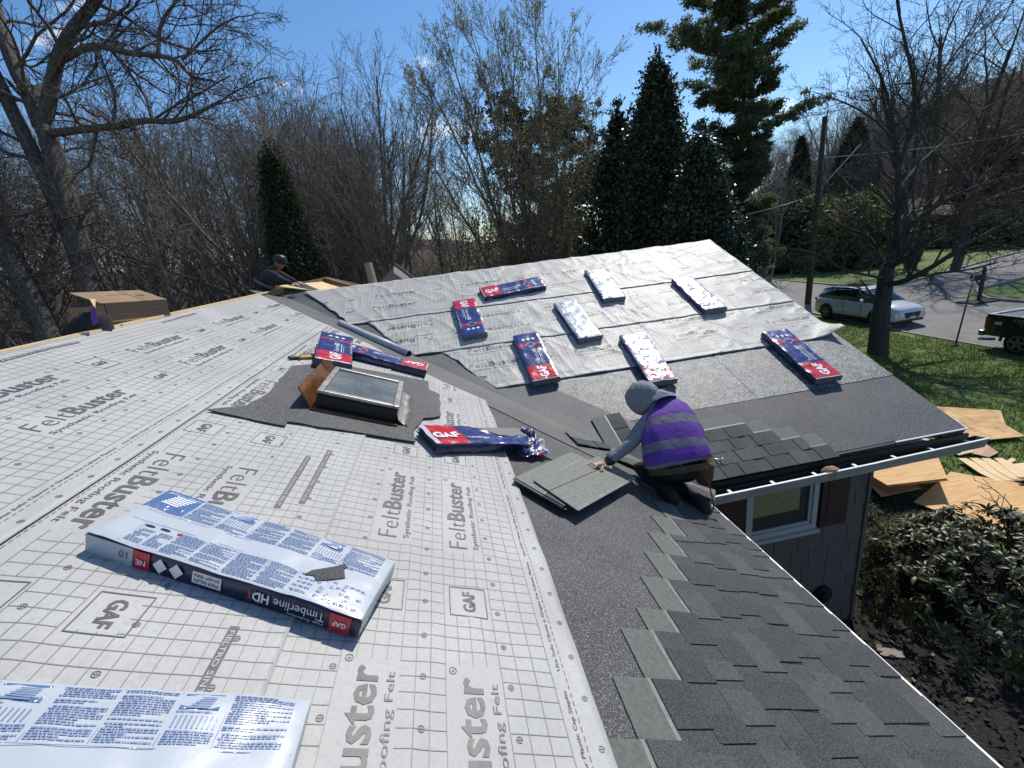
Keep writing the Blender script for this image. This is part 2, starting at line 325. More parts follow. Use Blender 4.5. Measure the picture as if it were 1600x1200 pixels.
# ------------------------------------------------------------------ the house
house = empty('house'); tag(house, 'grey shake house being reroofed, printed felt on its two joined slopes, white gutters', 'house')
def slab(name, P, poly, h, th, mt, parent=house):
    b = MB(); n = len(poly); vs = [P(u, v, h) for u, v in poly] + [P(u, v, h - th) for u, v in poly]
    b.add(vs, [tuple(range(n)), tuple(range(2 * n - 1, n - 1, -1))] + [(i, n + i, n + (i + 1) % n, (i + 1) % n) for i in range(n)])
    return b.obj(name, mt, parent)
RV = WR * K                                                   # slope length
slab('roof_deck', PA, [(-7.0, 0.03), (-0.028, 0.03), (WR, RV), (-7.0, RV)], -0.002, 0.018, m_ice)
def vr(u): return 4.935 + 0.0142 * (u + 4.13)                # the far ridge sags a little to the left
slab('roof_deck', PB, [(0.028, 0.03), (LB, 0.05), (LB, vr(LB)), (-4.55, vr(-4.55))], -0.002, 0.018, m_ice)
def PA2(u, v, h=0.0):                                        # far side of the first ridge
    p = PA(u, RV); return p + Vector((-1, 0, -T)) / K * v + Vector((-T, 0, 1)) / K * h
def PB2(u, v, h=0.0):
    p = PB(u, vr(u)); return p + Vector((0, 1, -T)) / K * v + Vector((0, T, 1)) / K * h
slab('roof_deck', PA2, [(-7.0, 0.02), (-7.0, 5.0), (6.0, 5.0), (WR + 0.02, 0.02)][::-1], -0.01, 0.018, m_ply)
slab('roof_deck', PB2, [(-4.5, 0.02), (LB, 0.02), (LB, 5.0), (-5.0, 5.0)], -0.01, 0.018, m_ply)
# raw plywood edge along the ridge of the near slope
rnd = random.Random(3)
b = MB(); u = -6.9
while u < WR - 0.5:
    ln = rnd.uniform(1.2, 2.4); b.prism([(-0.02, 0), (0.05, 0), (0.05, ln - 0.02), (-0.02, ln - 0.02)], 0, 0.02, mat=Matrix.Translation(PA(u, RV + 0.02, 0.004 + rnd.uniform(0, 0.01)))); u += ln
b.obj('ridge_board', m_ply_pale, house)
# ice shield strips of the far slope and the folded valley sheet
slab('ice_shield', PB, [(0.05, 0.06), (LB - 0.004, 0.07), (LB - 0.004, 0.955), (-0.85, 0.945)], 0.003, 0.003, m_ice)
slab('ice_shield', PB, [(-0.85, 0.93), (1.297, 0.935), (1.236, 1.93), (-1.75, 1.9)], 0.006, 0.003, m_ice_glint)
slab('ice_shield', PB, [(1.30, 0.93), (LB - 0.004, 0.94), (LB - 0.004, 2.02), (1.24, 1.93)], 0.0085, 0.003, m_ice_glint)
b = MB(); N = 60; rs = []
for i in range(N + 1):
    s_ = 0.035 + (RV - 0.095) * i / N; c_ = s_ / K; r = []              # crease at u=c on one slope, u=-c on the other
    for q in (-1.0, -0.66, -0.33, 0.0, 0.33, 0.66, 1.0):
        d = abs(q) * (0.46 + 0.02 * (float(vnoise(i * 0.25, q * 3 + 20)) - 0.5)); lift = (0.003 if q < 0 else 0.0115) + 0.004 * float(vnoise(i * 0.4, q * 5 + 9)) + 0.012 * max(0, 1 - abs(q) * 4)
        r.append(PA(c_ - 0.735 * d, s_ + 0.678 * d, lift) if q <= 0 else PB(-c_ + 0.735 * d, s_ + 0.678 * d, lift))
    rs.append(r)
b.loft(rs[::-1], 0, cap=False, closed=False); b.obj('valley_sheet', m_valley, house)

# ------------------------------------------------------------------ felt: sheets with real folds, and their print
def lerp_pts(pts, v):
    if v <= pts[0][0]: return pts[0][1]
    for (a, x), (b_, y) in zip(pts, pts[1:]):
        if v <= b_: return x + (y - x) * (v - a) / (b_ - a)
    return pts[-1][1]
def hA(u, v):
    u = np.asarray(u, float); v = np.asarray(v, float)
    r1 = (1 - np.abs(2 * vnoise(u * 2.6 + v * 1.1 + 3, v * 1.3 - u * .4) - 1)) ** 3; r2 = (1 - np.abs(2 * vnoise(u * 1.2 - v * 2.2 + 9, v * 2.6 + u * .8 + 4) - 1)) ** 4
    return 0.005 * vnoise(u * 2.1 + 3, v * 5.0) + 0.004 * vnoise(u * 6, v * 2.2 + 7) + 0.009 * r1 * vnoise(u * .9, v * 1.1 + 5) + 0.009 * r2 * vnoise(u * 1.1 + 7, v * .8)
def hB(u, v):
    u = np.asarray(u, float); v = np.asarray(v, float); h = 0.0
    for k, (ax, ay, sc, am) in enumerate(((0.8, 0.6, 4.5, 0.016), (0.35, -0.94, 5.5, 0.014), (0.98, 0.15, 7.5, 0.010))):
        p = u * ax + v * ay; q = -u * ay + v * ax
        n = vnoise(p * sc + 11 * k + 1.2 * vnoise(q * 2, p * 1.5), q * sc * 0.28 + 5 * k)
        h = h + 0.66 * am * (1 - np.abs(2 * n - 1)) ** 3 * (0.35 + 1.1 * vnoise(u * 1.3 + k * 4, v * 1.6 + 3))
    return h + 0.004 * vnoise(u * 3, v * 3)
def felt_sheet(P, hf, base, v0, v1, uL, uR, res, mt, flow=+1, fb_at=0.0, lift=None, gaf_at=None, edge_text=True, cols=(0.41, 0.76), stickers=(), top=None):
    """one course of felt: v0..v1 up the slope, uL(v)..uR(v) along it; flow=-1 means the roll was laid the other way round"""
    W_ = v1 - v0; nv = max(2, int(W_ / res)); um = max(lerp_pts(uR, v0), lerp_pts(uR, v1)) - min(lerp_pts(uL, v0), lerp_pts(uL, v1)); nu = int(um / res)
    V_ = np.linspace(v0, v1, nv + 1); S = np.linspace(0, 1, nu + 1); U0 = np.array([lerp_pts(uL, x) for x in V_]); U1 = np.array([lerp_pts(uR, x) for x in V_])
    U1 = U1 + 0.012 * (vnoise(V_ * 9, V_ * 0 + 3) - 0.5); U0 = U0 + 0.03 * (vnoise(V_ * 11, V_ * 0 + 8) - 0.5) * (1 if P is PB else 0)
    vw = 0.012 * (vnoise(S * um * 1.1 + v0 * 7, S * 0 + 2) - 0.5)                                   # the lower edge is not quite straight
    UU = U0[:, None] + (U1 - U0)[:, None] * S[None, :]; VV = V_[:, None] + vw[None, :] * (1 - (V_ - v0) / W_)[:, None]
    def H(u, v):
        h = base + hf(u, v)
        return h + lift(u, v) if lift else h
    def vmap(u, v): return v if top is None else v0 + (v - v0) * (top(u) - v0) / W_
    HH = H(UU, VV)
    lowlift = np.clip(1 - (VV - v0) / 0.05, 0, 1) * (0.006 if P is PA else 0.003); HH = HH + lowlift
    E = EA if P is PA else EB; eu, ev, en = (np.array(q) for q in E)
    def W3(u, v, h): return u[..., None] * eu + v[..., None] * ev + h[..., None] * en
    pts = W3(UU, vmap(UU, VV), HH).reshape(-1, 3); idx = np.arange((nv + 1) * (nu + 1)).reshape(nv + 1, nu + 1)
    F = np.stack([idx[:-1, :-1], idx[:-1, 1:], idx[1:, 1:], idx[1:, :-1]], -1).reshape(-1, 4)
    # turned-down rim so that the sheet has an edge
    rim = np.concatenate([idx[0, :], idx[1:, -1], idx[-1, -2::-1], idx[-2:0:-1, 0]]); low = pts[rim] - en * 0.004; n0 = len(pts)
    j = np.arange(len(rim)); j2 = (j + 1) % len(rim); F2 = np.stack([rim[j], n0 + j, n0 + j2, rim[j2]], -1)
    me = np_mesh('felt_sheet', np.concatenate([pts, low]), np.concatenate([F, F2]), True); o = put('felt_sheet', me, mt, house)
    # ---- print. roll coordinates: a along the roll, c across it from its lower printed edge
    ink = MB(); PV = []; PF = []; PM = []
    def emit(V2, F2_, mi=0):
        """2d shape in roll coordinates"""
        if not V2: return
        a = np.array([p[0] for p in V2]); c_ = np.array([p[1] for p in V2])
        u, v = (a, v0 + c_) if flow > 0 else (-a, v1 - c_)
        lo = np.array([lerp_pts(uL, x) for x in v]); hi = np.array([lerp_pts(uR, x) for x in v]); ok = (u > lo + 0.01) & (u < hi - 0.015) & (v > v0 + 0.01) & (v < v1 - 0.004)
        fs = [f for f in F2_ if all(ok[i] for i in f)]
        if not fs: return
        n = len(PV); PV.append((u, v)); off = sum(len(x[0]) for x in PV[:-1]) if False else emit.n
        PF.extend([tuple(i + off for i in f) for f in fs]); PM.extend([mi] * len(fs)); emit.n += len(u)
    emit.n = 0
    umin, umax = min(U0.min(), U0.max()), U1.max(); a0, a1 = (umin, umax) if flow > 0 else (-umax, -umin)
    per = 1.37; k0 = int(math.floor((a0 - fb_at) / per)) - 1; k1 = int(math.ceil((a1 - fb_at) / per)) + 1
    blanks = []; cut = 0.03 if P is PB else 0.05
    def shift(t, a, c_, s=1.0): return [(x * s + a, y * s + c_) for x, y in t[0]], t[1]
    near = P is PA
    for k in range(k0, k1):
        for ci, cc in enumerate(cols):
            st = fb_at + k * per + 0.02 * ci; t = feltbuster(cut); emit(*shift(t, st, cc))
            sy = line_text('Synthetic Roofing Felt', 0.64, 0.028, cut, 0.004); emit(*shift(sy, st, cc - 0.055))
            blanks.append((st - 0.03, st + 0.71, cc - 0.07, cc + 0.118))
            g0 = fb_at + k * per + 0.935; gc = cc + 0.02; bx = (g0, g0 + 0.165, cc - 0.058, cc + 0.102)
            for q in ((bx[0], bx[2], bx[1], bx[2] + 0.004), (bx[0], bx[3] - 0.004, bx[1], bx[3]), (bx[0], bx[2], bx[0] + 0.004, bx[3]), (bx[1] - 0.004, bx[2], bx[1], bx[3])): emit(*cut2d(*rect2d(*q), cut))
            gt = line_text('GAF', 0.115, 0.052, cut, 0.03); emit(*shift(gt, g0 + 0.025, cc - 0.006)); blanks.append(bx)
        if edge_text:
            for sst, s in ((0.02, 'Use ONLY Plastic Cap Nails or Plastic Cap Staples'), (0.72, 'Use Solo Clavos o Grapas De Cabeza Plastica')):
                emit(*shift(line_text(s, 0.62, 0.0135, 0.06, 0.01), fb_at + k * per + sst, 0.098))
    # square grid, left open where words and boxes stand
    gl = 0.0021 if near else 0.0026
    def blank(a, c_): return any(p[0] <= a <= p[1] and p[2] <= c_ <= p[3] for p in blanks)
    ys = [y for y in (0.138, 0.205, 0.272, 0.335, 0.385, 0.435, 0.485, 0.535, 0.588, 0.638, 0.69, 0.738, 0.788, 0.838, 0.888, 0.938, 0.99, 1.04, 1.1, 1.16, 1.22, 1.28) if y < W_ - 0.004]
    step = 0.0575
    ka0 = int(a0 / step) - 1; ka1 = int(a1 / step) + 2
    bl_ka = {}
    for k in range(ka0, ka1):
        a = k * step
        if near and a0 + 0 > 99: continue
        for y0, y1 in zip([0.138] + ys[1:], ys[1:] + [W_]):
            pass
        yy = ys + [W_]
        for y0, y1 in zip(yy, yy[1:]):
            ym = (y0 + y1) / 2
            if blank(a, ym): continue
            emit([(a - gl / 2, y0), (a + gl / 2, y0), (a + gl / 2, ym), (a - gl / 2, ym), (a + gl / 2, y1), (a - gl / 2, y1)], [(0, 1, 2, 3), (3, 2, 4, 5)], 1)
    for y in ys:
        for k in range(ka0, ka1):
            a = k * step; am = a + step / 2
            if blank(am, y): continue
            emit([(a, y - gl / 2), (am, y - gl / 2), (a + step, y - gl / 2), (a + step, y + gl / 2), (am, y + gl / 2), (a, y + gl / 2)], [(0, 1, 4, 5), (1, 2, 3, 4)], 1)
    # cap-nail marks and the dashed lap line
    mk = []
    for cy in (0.034, 0.308, 0.614, 0.905):
        if cy < W_ - 0.02:
            for k in range(int(a0 / 0.171) - 1, int(a1 / 0.171) + 2):
                a = k * 0.171 + 0.06 * cy
                if blank(a, cy): continue
                r = 0.011 if near else 0.009
                emit(*ring2d(a, cy, r, 0.0022, 12), 0); emit(*rect2d(a - r, cy - 0.0011, a + r, cy + 0.0011), 0); emit(*rect2d(a - 0.0011, cy - r, a + 0.0011, cy + r), 0)
    for k in range(int(a0 / 0.03) - 1, int(a1 / 0.03) + 2): emit(*rect2d(k * 0.03, 0.081, k * 0.03 + 0.019, 0.0835), 0)
    for (sa, sc_, ln, s) in stickers:
        emit(*cut2d(*rect2d(sa, sc_, sa + ln, sc_ + 0.03), cut), 0); tt = line_text(s, ln * 0.94, 0.016, cut, 0.015); emit(*shift(tt, sa + ln * 0.03, sc_ + 0.007), 2)
    u = np.concatenate([x[0] for x in PV]); v = np.concatenate([x[1] for x in PV]); up = 0.0019 if near else 0.0024
    ll = np.clip(1 - (v - v0) / 0.05, 0, 1) * (0.006 if near else 0.003); h = H(u, v) + ll + up + (np.asarray([0.0])); P3 = W3(u, vmap(u, v), h)
    me = bpy.data.meshes.new('printed_lettering'); me.from_pydata(P3.tolist(), [], PF)
    if flow < 0: pass
    me.polygons.foreach_set('material_index', PM); me.update()
    # the light letters on dark strips sit a hair above the strip
    if 2 in PM:
        done = set()
        for p in me.polygons:
            if p.material_index == 2:
                for i in p.vertices:
                    if i not in done: me.vertices[i].co += E[2] * 0.0012; done.add(i)
    put('printed_lettering', me, [m_ink, m_ink2, m_felt] if near else [m_inkb, m_inkb2, m_felt_back], o)
    return o
uLa = [(0, -5.2), (9, -5.2)]
felt_sheet(PA, hA, 0.010, 1.83, 2.96, uLa, [(1.83, 0.62), (1.85, 1.2), (2.33, 1.566), (2.7, 1.893), (2.96, 2.12)], 0.03, m_felt, +1, -1.465)
felt_sheet(PA, hA, 0.017, 2.90, 3.95, uLa, [(2.9, 2.08), (3.29, 2.525), (3.95, 3.1)], 0.03, m_felt, -1, 1.04, cols=(0.16, 0.51), edge_text=False, stickers=((2.06, 0.868, 0.62, 'FIELTRO SINTETICO PARA TECHOS'), (0.69, 0.868, 0.62, 'FIELTRO SINTETICO PARA TECHOS'), (0.82, 0.775, 0.55, 'SYNTHETIC ROOFING FELT')))
felt_sheet(PA, hA, 0.024, 3.88, 5.12, uLa, [(3.88, 2.98), (4.3, 3.35), (5.12, 4.04)], 0.03, m_felt, +1, -1.06, cols=(0.435, 0.80), stickers=((-0.35, 1.13, 0.62, 'FIELTRO SINTETICO'), (1.3, 1.13, 0.62, 'FIELTRO SINTETICO')))
uRb = [(0, LB + 0.012), (9, LB + 0.012)]
def curl(u, v): return 0.15 * np.clip((u - 2.62) / 0.45, 0, 1) ** 2 * np.clip((2.14 - v) / 0.28, 0, 1) ** 1.5
felt_sheet(PB, hB, 0.012, 1.79, 2.78, [(1.79, -1.54), (2.6, -2.03), (2.78, -2.2)], uRb, 0.024, m_felt_back, +1, -1.79, cols=(0.44, 0.79), lift=curl)
felt_sheet(PB, hB, 0.02, 2.69, 3.83, [(2.66, -2.44), (3.1, -2.757), (3.6, -3.057), (3.83, -3.2)], uRb, 0.024, m_felt_back, -1, 0.82, cols=(0.36, 0.73))
felt_sheet(PB, hB, 0.028, 3.70, 5.03, [(3.7, -3.39), (3.92, -3.5), (4.635, -3.93), (5.03, -4.2)], uRb, 0.024, m_felt_back, +1, -3.06, cols=(0.37, 0.77), top=lambda u: vr(u) + 0.0)
# felt scraps by the skylight: a torn flap and the ice shield around the curb
def scrap(name, P, poly, h, mt, res=0.05):
    b = MB(); n = len(poly); top = [P(u, v, h + 0.004 * float(vnoise(u * 5, v * 5))) for u, v in poly]; bot = [P(u, v, h - 0.004) for u, v in poly]
    b.add(top + bot, [tuple(range(n))] + [(i, n + i, n + (i + 1) % n, (i + 1) % n) for i in range(n)]); return b.obj(name, mt, house)
def rough_poly(pts, rng, amp=0.008, step=0.08):
    out = []
    for (x0, y0), (x1, y1) in zip(pts, pts[1:] + pts[:1]):
        n = max(1, int(math.hypot(x1 - x0, y1 - y0) / step))
        for i in range(n): out.append((x0 + (x1 - x0) * i / n + (rng.uniform(-amp, amp) if i else 0), y0 + (y1 - y0) * i / n + (rng.uniform(-amp, amp) if i else 0)))
    return out
patch = [(-0.464, 3.86), (-0.275, 3.70), (-0.019, 3.671), (0.822, 3.73), (1.202, 3.496), (1.363, 2.483), (1.06, 2.477), (0.986, 2.371), (0.346, 2.363), (0.197, 2.511), (-0.103, 2.577), (-0.321, 2.552), (-0.355, 2.945), (-0.404, 3.401), (-0.48, 3.394)]
scrap('ice_shield', PA, rough_poly(patch[::-1], random.Random(2)), 0.038, m_ice)
# ------------------------------------------------------------------ shingles
EXP = 0.1485; SHL = 1.0; SHW = 0.33
def shingle_mesh(seed):
    """one laminated shingle: x along the course, y up the slope; pale head, thick uneven tabs on the lower half"""
    r = random.Random(seed); b = MB(); th = 0.0045
    b.box((0, 0, 0), (SHL - 0.004, EXP + 0.012, th), 2); b.box((0, EXP + 0.012, 0), (SHL - 0.004, SHW, th), 3)
    b.box((0, EXP + 0.015, th), (SHL - 0.004, EXP + 0.032, th + 0.0006), 4)
    x = -0.0
    while x < SHL - 0.06:
        wd = r.uniform(0.10, 0.23); x1 = min(x + wd, SHL - 0.004)
        b.prism([(x + 0.006, 0.0), (x1 - 0.006, 0.0), (x1, EXP + 0.012), (x, EXP + 0.012)], th, th + 0.0055, r.choice((0, 1, 0, 1, 0)))
        x = x1 + r.uniform(0.03, 0.14)
    return b.mesh('shingle')
SHM = [shingle_mesh(i) for i in range(7)]
for me in SHM:
    for q in (m_sh[0], m_sh[1], m_sh[2], m_shhead, m_shline): me.materials.append(q)
def lay(E, u, v, me, k, flip=False, h0=0.0095):
    """shingle with its lower edge at v; each course rides on the one below"""
    tilt = math.atan2(-0.0085, SHW); M = frame(E, u, v, h0)
    M = M @ Matrix.Rotation(tilt, 4, 'X')
    put('shingle', me, None, house, M)
rnd = random.Random(11)
# near slope: the end of each course steps back towards the camera
ends = [0.02, -0.22, -0.47, -0.71, -0.955, -1.198, -1.444, -1.70, -1.844, -2.10, -2.342, -2.60, -2.86]
for k, ue in enumerate(ends):
    v = 0.034 + EXP * k
    if v > 1.82: break
    u = ue - SHL
    first = True
    while u > -3.9:
        lay(EA, u, v, SHM[rnd.randrange(7)], k); u -= SHL
# the metal drip edge and its white lip
b = MB(); b.box((-6.5, 0, -0.004), (-0.02, 0.06, 0.004), 0, frame(EA, 0, 0.018)); b.obj('drip_edge', m_dark, house)
# far slope: four short courses beside the roofer
for k, (u0, ue) in enumerate(((-0.02, 1.54), (-0.02, 1.36), (0.10, 1.14), (0.2, 0.935))):
    v = 0.004 + 0.03 * 0 + EXP * 1.0 * k; u = ue - SHL
    while u > u0 - 0.7:
        uu = max(u, u0 - 0.55); lay(EB, u, v, SHM[rnd.randrange(7)], k, h0=0.0125); u -= SHL
# starter shingles woven into the valley, by the roofer's hand
def flatshingle(u, v, ang, E=EA, h=0.02, me=None):
    put('shingle', me or SHM[rnd.randrange(7)], None, house, frame(E, u, v, h, ang))
flatshingle(-0.24, 0.06, 1.62, EB, 0.030, SHM[2]); flatshingle(0.42, 1.02, -1.45, EA, 0.021, SHM[4]); flatshingle(0.28, 0.78, -2.2, EA, 0.03, SHM[1])

# ------------------------------------------------------------------ skylight, gutters, wall
def skylight():
    M = frame(EA, 0.29, 3.03, 0.045, 0.02)
    b = MB(); lx, ly, hz = 0.34, 0.285, 0.125
    # local x along the slope contour, y up the slope
    b.prism([(-lx, -ly), (lx, -ly), (lx, ly), (-lx, ly)], -0.03, hz - 0.012); b.prism([(-lx - .012, -ly - .012), (lx + .012, -ly - .012), (lx + .012, ly + .012), (-lx - .012, ly + .012)], 0.02, hz - 0.03)
    s = b.obj('skylight', m_bronze, house, M); bevel_mod(s, 0.006)
    f = MB(); o_, i_ = 0.014, 0.03
    for q in ((-lx - o_, -ly - o_, lx + o_, -ly + i_), (-lx - o_, ly - i_, lx + o_, ly + o_), (-lx - o_, -ly + i_, -lx + i_, ly - i_), (lx - i_, -ly + i_, lx + o_, ly - i_)): f.box((q[0], q[1], hz - 0.012), (q[2], q[3], hz + 0.012))
    bevel_mod(f.obj('frame', m_alum, s), 0.004)
    g = MB(); g.box((-lx + i_ + .001, -ly + i_ + .001, hz - 0.016), (lx - i_ - .001, ly - i_ - .001, hz - 0.004)); g.obj('pane', m_skyglass, s)
    # copper flashing: a raised saddle on the upper side, a bent apron at the lower side
    fl = MB(); yb = ly + 0.02
    fl.add([(-lx - .05, yb, 0.0), (lx + .05, yb, 0.0), (lx + .05, yb + 0.12, 0.125), (-lx - .05, yb + 0.11, 0.14), (-lx - .05, yb + .01, -0.006), (lx + .05, yb + .01, -0.006), (lx + .05, yb + 0.13, 0.12), (-lx - .05, yb + 0.12, 0.135)],
           [(0, 1, 2, 3), (7, 6, 5, 4), (0, 4, 5, 1), (1, 5, 6, 2), (2, 6, 7, 3), (3, 7, 4, 0)])
    fl.add([(lx + .05, yb, 0.0), (lx + .12, yb - .04, 0.0), (lx + .17, yb + .06, .13), (lx + .06, yb + .13, .15)], [(0, 1, 2, 3)])
    fl.obj('flashing', m_copper, s)
    ap = MB(); N = 12; rs = []
    for i in range(N + 1):
        x = -lx - 0.02 + (2 * lx + 0.06) * i / N; wv = 0.006 * math.sin(i * 2.3) + 0.006 * math.sin(i * 0.9)
        rs.append([Vector((x, -ly - 0.012, 0.075)), Vector((x, -ly - 0.03 + wv * 0.3, 0.03)), Vector((x, -ly - 0.085 + wv, 0.0 + abs(wv))), Vector((x, -ly - 0.115 + wv, 0.035 + wv))])
    ap.loft(rs, 0, cap=False, closed=False); ap.obj('flashing', m_alum, s, smooth_=True)
    sd_ = MB(); sd_.box((-lx - 0.07, -ly - .03, -0.022), (-lx - 0.005, ly + .03, -0.008)); sd_.box((-lx - 0.07, -ly - .03, -0.022), (-lx - 0.064, ly + .03, 0.01)); sd_.obj('flashing', m_copper, s)
    gs = MB(); gs.box((-lx - .3, ly - .05, -0.026), (-lx - .04, ly + 0.16, -0.012)); gs.obj('flashing', m_bronze, s)
skylight()
def gutter(name, A, B_, out, up_z, nh, end=True):
    """open box gutter from A to B (front lip line), trough behind it"""
    A, B_ = Vector(A), Vector(B_); d = (B_ - A).normalized(); o = Vector(out); L_ = (B_ - A).length
    M = Matrix((( d.x, -o.x, 0, A.x), (d.y, -o.y, 0, A.y), (d.z, 0, 1, A.z), (0, 0, 0, 1)))     # x along, y towards the house, z up
    prof = [(0, 0.0), (0.0, -0.012), (0.012, -0.045), (0.03, -0.108), (0.105, -0.11), (0.125, -0.02), (0.122, -0.02), (0.102, -0.106), (0.033, -0.106), (0.016, -0.05), (0.014, -0.006), (0.016, 0.0)]
    b = MB(); b.loft([[M @ Vector((x, y, z)) for y, z in prof] for x in (0, L_)][::-1], 0, cap=True)
    if end: b.add([M @ Vector(p) for p in ((L_, 0, 0), (L_, 0.012, -.05), (L_, .03, -.11), (L_, .105, -.11), (L_, .125, -.02), (L_ + .003, 0, 0), (L_ + .003, 0.012, -.05), (L_ + .003, .03, -.11), (L_ + .003, .105, -.11), (L_ + .003, .125, -.02))], [(0, 1, 2, 3, 4), (9, 8, 7, 6, 5), (0, 4, 9, 5)])
    g = b.obj(name, m_gutter, house); lp = MB(); lp.box((0, -0.002, -0.004), (L_, 0.0165, 0.0035), 0, M); lp.obj('gutter_lip', m_white_metal, g)
    inn = MB(); inn.box((0.002, 0.034, -0.1055), (L_ - .002, 0.101, -0.102), 0, M); inn.add([M @ Vector(p) for p in ((0.001, 0.101, -0.104), (L_ - .001, 0.101, -0.104), (L_ - .001, 0.1212, -0.0195), (0.001, 0.1212, -0.0195), (0.001, 0.0335, -0.104), (L_ - .001, 0.0335, -0.104), (L_ - .001, 0.0172, -0.05), (.001, .0172, -.05))], [(0, 1, 2, 3), (5, 4, 7, 6)]); inn.obj('gutter_shade', m_dark, g)  # dark lining paints the shade inside the trough
    for i in range(nh):
        x = L_ * (i + 0.5) / nh; hb = MB(); hb.box((x - 0.014, 0.012, -0.012), (x + 0.014, 0.075, -0.004), 0, M); hb.obj('hanger', m_white_metal, g)
    return g
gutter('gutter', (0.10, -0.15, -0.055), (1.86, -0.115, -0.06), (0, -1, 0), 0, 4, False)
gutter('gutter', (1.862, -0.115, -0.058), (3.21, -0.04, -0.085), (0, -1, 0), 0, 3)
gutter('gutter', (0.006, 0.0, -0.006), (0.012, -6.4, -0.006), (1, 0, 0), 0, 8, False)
# eave and rake metal of the far wing, fascias
b = MB(); b.box((2.2, 0.0, -0.004), (LB + 0.012, 0.014, 0.0085), 0, frame(EB, 0, 0.045)); b.box((LB - 0.006, 0.05, -0.006), (LB + 0.008, 0.22, 0.006), 0, frame(EB, 0.0, 0.012)); b.obj('drip_edge', m_white_metal, house)
b = MB(); b.box((0.1, 0.018, -0.2), (LB, 0.04, -0.022), 1); b.box((-0.045, -6.5, -0.2), (-0.018, -0.05, -0.02)); b.obj('fascia', [m_trim, m_bronze], house)  # far fascia painted dark for the shade behind the gutter
b = MB(); b.add([PB(LB, 0.05, -.024), PB(LB, vr(LB), -.024), PB(LB, vr(LB), -.2), PB(LB, 0.05, -.2), PB(LB - .03, 0.05, -.024), PB(LB - .03, vr(LB), -.024), PB(LB - .03, vr(LB), -.2), PB(LB - .03, 0.05, -.2)], [(0, 1, 2, 3), (7, 6, 5, 4), (0, 4, 5, 1), (3, 2, 6, 7)]); b.obj('rake_strip', m_trim, house)
b = MB(); b.box((-0.4, 0.02, -0.235), (LB - 0.05, 0.45, -0.215)); b.box((-0.46, -6.5, -0.235), (-0.02, 0.0, -0.215)); b.obj('soffit', m_trim, house)
# walls
YW, XW = 0.45, 2.42
b = MB(); b.box((-0.45, YW, GZ - 0.5), (XW, 9.0, -0.236)); b.add([(XW, YW, -0.236), (XW, 2 * WR - YW, -0.236), (XW, WR, 1.85), (XW - .1, YW, -0.236), (XW - .1, 2 * WR - YW, -0.236), (XW - .1, WR, 1.85)], [(0, 1, 2), (5, 4, 3)])
b.box((-9.0, -6.5, GZ - 0.5), (-0.47, 8.5, -0.24)); b.obj('wall', m_siding, house)
# shakes of the wall below the far eave
rnd = random.Random(8); zt = -1.36; rows = []
shk = [None] * 3
z = -0.24; ri = 0
while z > GZ - 0.1:
    x = -0.4 - (0.13 if ri % 2 else 0)
    while x < XW - 0.02:
        wd = rnd.uniform(0.2, 0.32); x1 = min(x + wd, XW); drop = rnd.uniform(0, 0.012)
        if not (z > -1.05 and x > 0.3 and x1 < 2.17) and x1 > -0.38:
            s = MB(); x0 = max(x, -0.4); s.add([(x0 + .004, YW - .002, z), (x1 - .004, YW - .002, z), (x1 - .004, YW - .016, z - .235 - drop), (x0 + .004, YW - .016, z - .235 - drop), (x0 + .004, YW - .001, z - .235 - drop), (x1 - .004, YW - .001, z - .235 - drop)], [(0, 3, 2, 1), (3, 4, 5, 2), (0, 4, 3), (1, 2, 5)])
            s.obj('shake', m_siding, house)
        x = x1
    z -= 0.23; ri += 1
b = MB(); b.box((XW - 0.02, YW - 0.03, GZ), (XW + 0.02, YW + 0.06, -0.24)); b.obj('corner_board', m_siding, house)
# window with a blind and two panelled shutters
x0, x1, z0, z1 = 0.94, 1.69, -1.05, -0.32
wn = MB(); fw = 0.06
for q in ((x0 - fw, z0 - fw, x1 + fw, z0), (x0 - fw, z1, x1 + fw, z1 + fw), (x0 - fw, z0, x0, z1), (x1, z0, x1 + fw, z1)): wn.box((q[0], YW - 0.05, q[1]), (q[2], YW + 0.0, q[3]))
wo_ = wn.obj('window', m_trim, house)
b = MB(); b.box((x0 - 0.08, YW - 0.085, z0 - fw - 0.045), (x1 + 0.08, YW, z0 - fw - 0.002)); b.obj('sill', m_trim, wo_)
b = MB(); sw = 0.035
for q in ((x0, z0, x1, z0 + sw), (x0, z1 - sw, x1, z1), (x0, z0 + sw, x0 + sw, z1 - sw), (x1 - sw, z0 + sw, x1, z1 - sw)): b.box((q[0] + .001, YW - 0.03, q[1] + .001), (q[2] - .001, YW - 0.004, q[3] - .001))
b.obj('sash', m_trim, wo_)
b = MB(); b.add([(x0 + sw, YW - .016, z0 + sw), (x1 - sw, YW - .016, z0 + sw), (x1 - sw, YW - .016, z1 - sw), (x0 + sw, YW - .016, z1 - sw)], [(0, 1, 2, 3)]); b.obj('pane', m_pane, wo_)
b = MB(); b.box((x0 + .05, YW - 0.0125, z0 + 0.2), (x1 - 0.14, YW - 0.0095, z1 - 0.04)); b.obj('blind', m_blind, wo_)
for sx0, sx1 in ((1.80, 2.14), (0.40, 0.84)):
    b = MB(); b.box((sx0, YW - 0.045, z0 - 0.08), (sx1, YW - 0.017, z1 + 0.06))
    s = b.obj('shutter', m_shutter, house); bevel_mod(s, 0.004)
    for q in ((z0 + .0, z1 - 0.0),):
        p = MB(); p.box((sx0 + .07, YW - 0.052, q[0]), (sx1 - .07, YW - 0.046, q[1])); bevel_mod(p.obj('panel', m_shutter, s), 0.008, 1)
